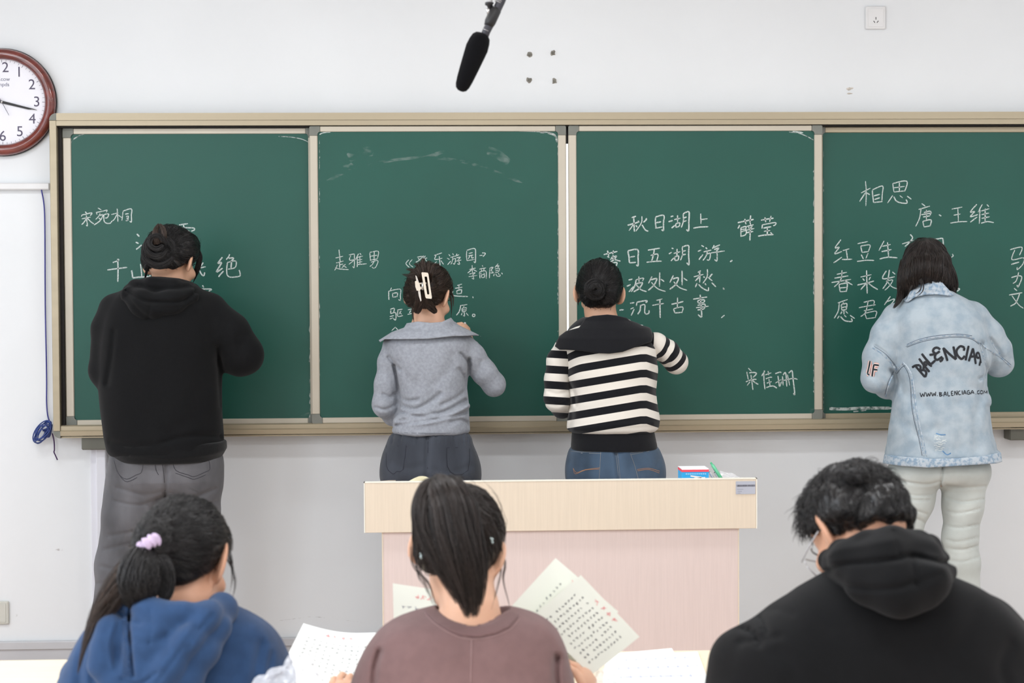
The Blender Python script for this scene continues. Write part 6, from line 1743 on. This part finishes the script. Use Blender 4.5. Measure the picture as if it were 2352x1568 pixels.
solid('hoodie', fE, lo, hi, .0055, M['blue_fleece'], PE)
slv = [ppx([(190, 1560, YE - .0, 52), (200, 1640, YE + .02, 50), (262, 1695, YE + .25, 38)]), ppx([(626, 1560, YE, 52), (615, 1640, YE + .02, 50), (555, 1695, YE + .25, 38)])]
for a, r in slv: solid('sleeve', lambda P, a=a, r=r: chain(P, a, r, .03) + wob(P, .12, 45, .003), *bounds(a, .08), .008, M['blue_fleece'], PE)
def hoodE(P):
    k = .012
    d = chain(P, *ppx([(262, 1402, YE - .05, 26), (282, 1398, YE - .10, 28), (340, 1404, YE - .15, 26), (420, 1408, YE - .16, 24), (480, 1404, YE - .14, 26), (512, 1400, YE - .07, 30), (520, 1396, YE + .01, 26)]), .02)   # neckline roll
    d = smin(d, chain(P, *ppx([(508, 1392, YE - .08, 26), (470, 1420, YE - .155, 30), (430, 1470, YE - .19, 30), (390, 1530, YE - .20, 32), (345, 1600, YE - .20, 34), (300, 1680, YE - .19, 34)]), .02), k)   # right fold
    d = smin(d, chain(P, *ppx([(515, 1400, YE - .06, 26), (500, 1440, YE - .13, 28), (465, 1500, YE - .17, 30), (430, 1560, YE - .18, 32), (390, 1650, YE - .18, 30)]), .02), .008)
    d = smin(d, chain(P, *ppx([(268, 1405, YE - .08, 26), (252, 1440, YE - .15, 26), (240, 1490, YE - .17, 26), (235, 1530, YE - .18, 26), (262, 1572, YE - .19, 28), (320, 1600, YE - .2, 30)]), .02), .008)   # left rim
    pouch = chain(P, *ppx([(320, 1440, YE - .15, 34), (370, 1440, YE - .165, 36), (330, 1500, YE - .17, 40), (310, 1570, YE - .175, 40), (350, 1640, YE - .17, 50)]), .04)
    d = smin(d, pouch, .02)
    d = d + wob(P, .09, 47, .003) + creases(P, [([(298, 1395), (297, 1440), (302, 1500), (306, 1552)], 4, 9), ([(300, 1412), (306, 1425), (320, 1430)], 8, 6), ([(345, 1400), (348, 1440), (342, 1480)], 3, 2), ([(262, 1430), (250, 1480), (256, 1530)], 6, -4), ([(300, 1470), (340, 1478), (380, 1460)], 10, 4), ([(280, 1560), (320, 1572), (360, 1545)], 6, 5), ([(450, 1440), (410, 1500), (360, 1568)], 5, 4), ([(488, 1410), (455, 1450), (430, 1490)], 4, 4)], YE, YE)
    return smax(d, -capsule(P, at(422, 1470, YE + .01), at(430, 1330, YE + .02), 66 / S(YE), 68 / S(YE)), .01)
solid('hood', hoodE, *bounds([at(225, 1360, YE - .27), at(545, 1700, YE + .06)], .05), .0045, M['blue_fleece'], PE)
rb = MB()
hd = [o for o in PE.children if o.name.startswith('hood') and not o.name.startswith('hoodie')][-1]
tr = bvh(hd)
for i in range(26):
    t = i / 25; x = 283 + 8 * math.sin(t * 3) + 6 * t; y = 1402 + t * 148
    drape(rb, tr, [(x - 9, y), (x, y + 1), (x + 8, y + .5)], .0022, .0006, 2, thick=.0016)
rb.build('ribbed_edge', M['blue_rib'], PE)['kind'] = 'stuff'
tie = at(340, 1252, YE - .10)
def exE(s_, f, V):
    A = [(340, 1250, -.095), (325, 1290, -.125), (318, 1335, -.135), (322, 1375, -.14), (330, 1400, -.145)]
    tail(s_, [at(x, y, YE + d) for x, y, d in A], [.014, .036, .043, .034, .012], 1500, 300, .0007, .1, .35)
    tail(s_, [at(x, y, YE + d) for x, y, d in [(350, 1260, -.10), (370, 1300, -.11), (380, 1350, -.12), (372, 1392, -.135)]], [.012, .022, .018, .006], 420, 302, .0007, .12, .4)
    for k, g in enumerate(([(515, 1250), (532, 1300), (540, 1340), (530, 1385)], [(512, 1260), (524, 1290), (536, 1305)], [(514, 1240), (530, 1280), (534, 1330), (526, 1370)])):
        tail(s_, [at(x, y, YE + .06) for x, y in g], [.004, .003, .0025, .001][:len(g)], 12, 305 + k, .0004, .3, .5)
hair_object(PE, hE, .013, [lambda P: ellipsoid(P, tie + np.array((.01, .03, .0)), (.04, .05, .045)), lambda P: ellipsoid(P, at(408, 1246, YE + .0), (.086, .085, .066))], M['hair_black'], toward(tie), 3400, 9, steps=13, step=.011, extra=exE, w=.00055, hh=.004, stray=.01,
    line=((-.12, -.085), (-.06, -.072), (-.035, -.045), (-.018, .0), (.0, .03), (.03, .04), (.06, .062), (.1, .085)))
se_ = Strands()
for B_, n_, sd in (([(336, 1255, -.09), (300, 1300, -.12), (262, 1350, -.13), (235, 1390, -.14), (210, 1440, -.15), (192, 1490, -.16), (178, 1550, -.16)], 260, 301), ([(330, 1290, -.12), (285, 1340, -.135), (250, 1385, -.14), (222, 1420, -.15), (205, 1470, -.16)], 200, 303)):
    tail(se_, [at(x, y, YE + d) for x, y, d in B_], [.012, .022, .024, .018, .011, .006, .002][:len(B_)], n_, sd, .0005, .12, .75)
se_.build('ponytail_ends', M['hair_brown'], PE)
M['lilac'] = cloth('lilac_scrunchie', srgb(196, 176, 204), var=.15, scale=60, bump=.6, bscale=150)
def fsc(P):
    c = at(341, 1251, YE - .115); ax = np.array((.55, -.25, -.78)); ax = ax / np.linalg.norm(ax)
    e1 = np.cross(ax, (0, 1, 0)); e1 /= np.linalg.norm(e1); e2 = np.cross(ax, e1)
    q = P - c; a, b_, h_ = q @ e1, q @ e2, q @ ax
    an = np.arctan2(b_, a); r = np.sqrt(a * a + b_ * b_)
    return np.sqrt((r - .0165) ** 2 + (h_ * .75) ** 2) - (.0088 + .0016 * np.sin(an * 9 + 1) + .0008 * np.sin(an * 17))
solid('scrunchie', fsc, *bounds([at(341, 1251, YE - .115)], .04), .002, M['lilac'], PE)

# ---- seated woman in the mauve sweatshirt
YF_ = -3.60
hF = Head(at(1052, 1268, YF_ + .03), 8, 28, 7, .99, 1.05)
xF = at(1070, 1500, YF_)[0]
PF, bodyF = seated('seated woman in a mauve sweatshirt, high dark ponytail falling down the nape', xF, YF_ - .02, hF,
    [(1085, 1470, YF_ - .04, 66), (1080, 1400, YF_ - .03, 62), (1068, 1320, YF_ + .01, 62)],
    [(1072, 1500, YF_ - .03, 105), (1070, 1650, YF_ - .02, 112)],
    [[(930, 1500, YF_ - .03, 55), (850, 1660, YF_, 44), (800, 1690, YF_ + .22, 32), (796, 1670, YF_ + .28, 30)], [(1210, 1500, YF_ - .03, 55), (1290, 1660, YF_, 44), (1340, 1690, YF_ + .2, 32), (1364, 1646, YF_ + .24, 27)]],
    [(at(797, 1668, YF_ + .29), (-.08, .30, .62), (-.3, -.85, .3), -1, dict(curl=.6, sc=.95)), (at(1366, 1642, YF_ + .235), (-.22, .12, .95), (.8, -.45, .15), -1, dict(curl=.6, sc=.95))], M['skin2'])
M['mauve'] = cloth('mauve_fleece', srgb(124, 98, 97), var=.06, scale=40, sheen=.15, bscale=900)
M['mauve_rib'] = cloth('mauve_rib', srgb(120, 94, 93), var=.05, bump=.9, bscale=150, bstretch=(4, 4, .3))
rF = rows_px([(1392, 985, 1190, .5), (1405, 945, 1225, .66), (1420, 900, 1255, .8), (1445, 866, 1284, .92), (1480, 842, 1300, 1.02), (1520, 824, 1312, 1.08), (1568, 808, 1324, 1.15), (1650, 800, 1334, 1.2), (1760, 830, 1300, 1.2), (1880, 860, 1280, 1.2), (1930, 870, 1270, 1.15)], YF_, .13)
crF = [([(872, 1495), (862, 1530), (858, 1568)], 7, 12), ([(1278, 1510), (1276, 1540), (1278, 1568)], 8, 13), ([(885, 1480), (900, 1460), (930, 1450)], 16, -3), ([(1060, 1465), (1040, 1480), (1010, 1500)], 14, 2), ([(1095, 1468), (1120, 1490), (1150, 1500)], 14, 2), ([(1240, 1430), (1275, 1465), (1295, 1500)], 12, -3), ([(1084, 1466), (1083, 1520), (1082, 1568)], 1.6, 1.2), ([(930, 1440), (960, 1500), (970, 1560)], 24, 2), ([(1200, 1440), (1180, 1500), (1190, 1560)], 24, 2)]
def neckhole(P): return capsule(P, at(1084, 1500, YF_ - .055), at(1088, 1330, YF_ + .05), 72 / S(YF_), 92 / S(YF_))
def fF(P):
    d = loft(P, rF, 2.2, .03)
    d = d + wob(P, .18, 53, .0035) + creases(P, crF, YF_, YF_)
    return smax(d, -neckhole(P), .006)
lo, hi = bounds([(r[1] + s_ * r[3], r[2] + q, r[0]) for r in rF for s_ in (-1, 1) for q in (-.13, .13)], .05)
swF = solid('sweatshirt', fF, lo, hi, .005, M['mauve'], PF)
slv = [ppx([(858, 1560, YF_, 44), (842, 1660, YF_ + .02, 42), (803, 1690, YF_ + .2, 34)]), ppx([(1276, 1560, YF_, 44), (1290, 1660, YF_ + .02, 42), (1338, 1700, YF_ + .18, 34)])]
for a, r in slv: solid('sleeve', lambda P, a=a, r=r: chain(P, a, r, .03) + wob(P, .12, 55, .003), *bounds(a, .08), .008, M['mauve'], PF)
def fFn(P):
    poly = [(972, 1400), (982, 1396), (1003, 1397), (1030, 1420), (1060, 1434), (1084, 1438), (1115, 1435), (1145, 1423), (1166, 1406), (1178, 1402), (1192, 1408), (1190, 1418), (1170, 1440), (1140, 1455), (1100, 1463), (1064, 1461), (1030, 1448), (1000, 1430), (982, 1412)]
    base = loft(P, rF, 2.2, .03) + wob(P, .18, 53, .0035) - .0035
    d = smax(base, poly_px(topx(P), poly) / S(YF_ - .12), .003)
    return smax(d, P[:, 1] - (YF_ + .02), .002)
solid('neck_ribbing', fFn, *bounds([at(960, 1480, YF_ - .2), at(1205, 1380, YF_ + .02)], .02), .003, M['mauve_rib'], PF)
tr = bvh(swF); st = MB()
for pl in ([(975, 1404), (984, 1418), (1003, 1435), (1032, 1453), (1065, 1466), (1100, 1468), (1142, 1460), (1174, 1444), (1194, 1420)], [(1083, 1468), (1082, 1520), (1081, 1567)], [(1062, 1462), (1085, 1466), (1110, 1464)]):
    drape(st, tr, pl, .0016, .0006, 5, thick=.001)
st.build('neck_stitching', mat('pale_mauve_thread', srgb(160, 132, 130), .9, var=.1), PF)['kind'] = 'stuff'
tieF = at(1012, 1125, YF_ - .045)
def exF(s_, f, V):
    k = S(YF_)
    for (g, r, n, sd) in (([(1012, 1128, -.05), (1010, 1114, -.09), (1022, 1150, -.145), (1038, 1220, -.165), (1058, 1290, -.175), (1074, 1350, -.17), (1084, 1418, -.165)], [.014, .024, .036, .040, .038, .030, .014], 2300, 320),
                          ([(1008, 1128, -.05), (990, 1118, -.085), (976, 1160, -.135), (980, 1210, -.15), (1008, 1270, -.165), (1036, 1330, -.17), (1056, 1385, -.165)], [.014, .020, .026, .026, .024, .020, .010], 800, 321),
                          ([(1020, 1128, -.05), (1042, 1115, -.085), (1068, 1160, -.135), (1080, 1220, -.15), (1092, 1290, -.16), (1096, 1345, -.165), (1100, 1392, -.165)], [.014, .020, .024, .025, .024, .020, .008], 800, 322)):
        tail(s_, [at(x, y, YF_ + d) for x, y, d in g], r, n, sd, .0006, .08, .42)
    rs = np.random.RandomState(5)
    for i in range(5):
        x1 = 1000 + i * 14 + rs.uniform(-6, 6)
        tail(s_, [at(1012, 1122, YF_ - .06), at(1014 + i * 3, 1108, YF_ - .075), at(x1, 1098 + rs.uniform(-4, 4), YF_ - .07), at(x1 + 12, 1092 + rs.uniform(-2, 8), YF_ - .06)], [.012, .008, .005, .002], 24, 330 + i, .0004, .3, .5)
    for k_, g in enumerate(([(1142, 1240, 0), (1160, 1290, .0), (1156, 1330, .0), (1168, 1380, -.02), (1174, 1408, -.03)], [(1140, 1250, .02), (1150, 1300, .0), (1142, 1350, -.03), (1128, 1400, -.08)], [(945, 1255, 0), (950, 1300, -.01), (985, 1340, -.02), (1000, 1390, -.06), (1002, 1412, -.08)], [(950, 1270, 0), (972, 1330, -.03), (988, 1370, -.05), (998, 1395, -.08)], [(1130, 1200, -.03), (1148, 1245, -.02), (1155, 1275, -.01)], [(950, 1240, -.02), (962, 1320, -.04), (978, 1345, -.06)])):
        tail(s_, [at(x, y, YF_ + d) for x, y, d in g], [.003, .003, .0025, .0015, .001][:len(g)], 12, 340 + k_, .00035, .3, .5)
hair_object(PF, hF, .013, [lambda P: ellipsoid(P, tieF + np.array((.004, .015, -.008)), (.035, .04, .03)), lambda P: ellipsoid(P, at(1042, 1208, YF_ + .0), (.078, .086, .070))], M['hair_dark'], toward(tieF), 3400, 10, steps=13, step=.011, extra=exF, w=.00055, hh=.004, stray=.012)
silver = mat('silver_hair_clip', srgb(170, 185, 185), .25, metal=.7, var=.2, scale=200)
for (pts_, lab) in (([(1125, 1236), (1131, 1238), (1129, 1243), (1132, 1247)], 'small silver wave hair clip at the right temple'), ([(964, 1271), (969, 1273), (967, 1279), (970, 1282)], 'small silver hair clip at the left temple')):
    Yh = YF_ - .05
    MB().tube(smooth_pts([at(x, y, Yh) for x, y in pts_], 4), .0028, 8).build('hair_clip', silver, PF, True)['label'] = lab

# ---- seated man in the black hoodie
YG = -3.78
hG = Head(at(1972, 1224, YG + .05), -33, 48, 8, 1.04, 1.15)
xG = at(2000, 1500, YG)[0]
PG, bodyG = seated('seated man in a black hoodie, short black hair and glasses, head bent low at right', xG, YG - .08, hG,
    [(2025, 1370, YG - .08, 74), (2000, 1310, YG - .04, 76), (1978, 1260, YG + .01, 72)],
    [(2010, 1460, YG - .08, 125), (2005, 1650, YG - .06, 130)],
    [[(1830, 1450, YG - .05, 65), (1700, 1590, YG, 50), (1760, 1700, YG + .25, 38)], [(2220, 1430, YG - .05, 65), (2400, 1560, YG, 50), (2330, 1690, YG + .25, 38)]],
    [(at(1770, 1700, YG + .28), (.5, .8, 0), (0, 0, 1), 1, dict(curl=.8)), (at(2320, 1692, YG + .28), (-.5, .8, 0), (0, 0, 1), -1, dict(curl=.8))], M['skin3'])
rG = rows_px([(1300, 1925, 2120, .5), (1325, 1880, 2195, .65), (1350, 1828, 2250, .8), (1385, 1782, 2300, .9), (1410, 1745, 2332, .95), (1450, 1700, 2372, 1.0), (1500, 1662, 2400, 1.05), (1568, 1640, 2430, 1.1), (1650, 1650, 2430, 1.15), (1750, 1700, 2360, 1.15), (1900, 1760, 2270, 1.1), (1960, 1780, 2250, 1.05)], YG - .04, .155)
aG = [ppx([(1800, 1470, YG, 66), (1712, 1530, YG + .02, 80), (1702, 1590, YG + .03, 76), (1765, 1690, YG + .25, 50)]), ppx([(2270, 1450, YG, 72), (2370, 1540, YG + .02, 76), (2385, 1600, YG + .04, 72), (2325, 1685, YG + .25, 50)])]
crG = [([(1735, 1408), (1752, 1425), (1760, 1450)], 7, 9), ([(1702, 1442), (1730, 1455), (1745, 1480)], 7, 8), ([(1745, 1405), (1785, 1400), (1820, 1410)], 8, 4), ([(1700, 1475), (1740, 1470), (1790, 1460)], 10, 4), ([(1820, 1370), (1860, 1400), (1900, 1440)], 18, 3), ([(2250, 1380), (2230, 1430), (2200, 1490)], 20, 4), ([(1890, 1430), (2000, 1480), (2120, 1500)], 26, 3), ([(2320, 1480), (2300, 1530), (2310, 1568)], 14, 5), ([(2150, 1480), (2180, 1530), (2160, 1568)], 22, 3), ([(1790, 1500), (1820, 1540), (1815, 1568)], 18, 4)]
def fG(P):
    d = loft(P, rG, 2.15, .03)
    for a, r in aG: d = smin(d, chain(P, a, r, .03), .04)
    d = d + wob(P, .2, 63, .005) + creases(P, crG, YG + .02, YG)
    return smax(d, -capsule(P, at(2020, 1400, YG - .05), at(1985, 1270, YG), 80 / S(YG), 80 / S(YG)), .01)
lo, hi = bounds([(r[1] + s_ * r[3], r[2] + q, r[0]) for r in rG for s_ in (-1, 1) for q in (-.15, .15)] + aG[0][0] + aG[1][0], .08)
solid('hoodie', fG, lo, hi, .007, M['hoodie'], PG)
def hoodG(P):
    Yg = YG
    ring = chain(P, *ppx([(1904, 1284, Yg + .02, 18), (1935, 1262, Yg - .06, 20), (1990, 1244, Yg - .12, 20), (2050, 1234, Yg - .145, 22), (2110, 1242, Yg - .11, 24), (2135, 1255, Yg - .03, 24), (2120, 1290, Yg + .06, 20), (2040, 1300, Yg + .10, 18), (1940, 1300, Yg + .09, 18)]), .02, closed=True)
    body = chain(P, *ppx([(1915, 1300, Yg - .04, 32), (1960, 1290, Yg - .12, 44), (2040, 1285, Yg - .165, 52), (2110, 1285, Yg - .14, 44), (2150, 1290, Yg - .06, 36)]), .04)
    lower = chain(P, *ppx([(1918, 1318, Yg - .06, 28), (1985, 1335, Yg - .16, 38), (2060, 1340, Yg - .20, 48), (2120, 1335, Yg - .19, 48), (2165, 1310, Yg - .12, 34)]), .04)
    low2 = chain(P, *ppx([(2000, 1360, Yg - .17, 26), (2070, 1372, Yg - .20, 34), (2120, 1365, Yg - .19, 30)]), .03)
    d = smin(smin(ring, body, .02), smin(lower, low2, .03), .016)
    d = d + wob(P, .11, 67, .003) + creases(P, [([(1888, 1320), (1930, 1298), (1990, 1292), (2060, 1284), (2095, 1276), (2150, 1290), (2190, 1292)], 7, 10), ([(1892, 1322), (1940, 1345), (2000, 1352), (2060, 1350), (2098, 1338)], 8, 7), ([(2094, 1278), (2100, 1310), (2106, 1345)], 4, 4), ([(2052, 1218), (2056, 1245), (2068, 1275)], 3, 3), ([(1892, 1280), (1930, 1262), (1990, 1252), (2050, 1240)], 9, -3), ([(2108, 1345), (2130, 1330), (2160, 1320)], 8, 4)], Yg, Yg)
    return smax(d, -capsule(P, at(2020, 1400, Yg - .04), at(1985, 1240, Yg + .01), 74 / S(Yg), 78 / S(Yg)), .01)
solid('hood', hoodG, *bounds([at(1870, 1200, YG - .29), at(2210, 1420, YG + .14)], .04), .005, M['hoodie'], PG)
crown = hG.w((.0, -.035, .135))
def flowG(p):
    d = p - np.array(crown); d = d + np.array((.02, 0, -.06)); 
    return d / np.maximum(np.linalg.norm(d, axis=1, keepdims=True), 1e-6)
def exG(s_, f, V):
    rs = np.random.RandomState(31)
    up = V[(hG.loc(V)[:, 2] > .03)]
    P0 = up[rs.randint(0, len(up), 2600)]
    G = grad(f, P0); G /= np.maximum(np.linalg.norm(G, axis=1, keepdims=True), 1e-6)
    Fl = flowG(P0) + rs.normal(size=P0.shape) * .35
    m = 7; t = np.linspace(0, 1, m)[None, :, None]; L_ = rs.uniform(.010, .023, (len(P0), 1, 1)) * np.clip(.4 + hG.loc(P0)[:, 2] * 6, .2, 1)[:, None, None]
    paths = P0[:, None] + G[:, None] * (.002 + .006 * np.sin(t * 2.6)) + Fl[:, None] * L_ * t + np.array((0, 0, -.35)) * (L_ * t) * t
    s_.add(paths, .0006, seed=5)
    # parting tuft
    for k in range(7):
        x = 1950 + k * 7
        tail(s_, [at(x, 1106, YG - .02), at(x - 8, 1092 - k, YG - .02), at(x - 26, 1086 + k * .5, YG - .0), at(x - 44 + 6 * k, 1096 + k, YG)], [.01, .009, .006, .002], 26, 350 + k, .0005, .3, .5)
    for k in range(5):
        tail(s_, [at(1972 + 3 * k, 1108, YG - .03), at(1968 + 2 * k, 1094, YG - .03), at(1960 + 3 * k, 1083 - k, YG - .02)], [.007, .004, .001], 14, 360 + k, .0005, .3, .5)
hair_object(PG, hG, .014, [lambda P: ellipsoid(P, at(1928, 1160, YG - .0), (.042, .06, .043)), lambda P: ellipsoid(P, at(2018, 1155, YG - .0), (.04, .06, .043))], M['hair_black'], flowG, 3400, 12, steps=4, step=.007, lift=(.0, .004), extra=exG, w=.0006, hh=.004, jitter=.3, stray=.0, fk=.012, noise=.003,
    line=((-.12, -.048), (-.06, -.042), (-.03, -.03), (.005, .012), (.03, .025), (.06, .062), (.1, .09)))
# glasses
gl = empty('glasses', tuple(hG.w((0, .12, .01)))); gl.parent = PG; gl.matrix_parent_inverse = Matrix.Translation(-Vector(PG.location))
gm = mat('clear_grey_frame', srgb(200, 202, 206), .2, var=.05)
for s_ in (-1, 1):
    MB().tube([hG.w((s_ * .068, .10, .014)), hG.w((s_ * .078, .05, .014)), hG.w((s_ * .080, .0, .016)), hG.w((s_ * .078, -.022, .008)), hG.w((s_ * .076, -.034, -.008))], [.0014, .0016, .0018, .0024, .0022], 8).build('temple', gm, gl, True)
    MB().tube(smooth_pts([hG.w((s_ * (.034 + .026 * math.cos(a)), .112 - .012 * abs(math.cos(a)) * (math.cos(a) * 1 > 0), .008 + .021 * math.sin(a))) for a in np.linspace(0, 2 * math.pi, 13)[:-1]], 3, True) , .0013, 6).build('rim', gm, gl, True)
MB().tube([hG.w((-.009, .113, .012)), hG.w((0, .117, .016)), hG.w((.009, .113, .012))], .0014, 6).build('bridge', gm, gl, True)
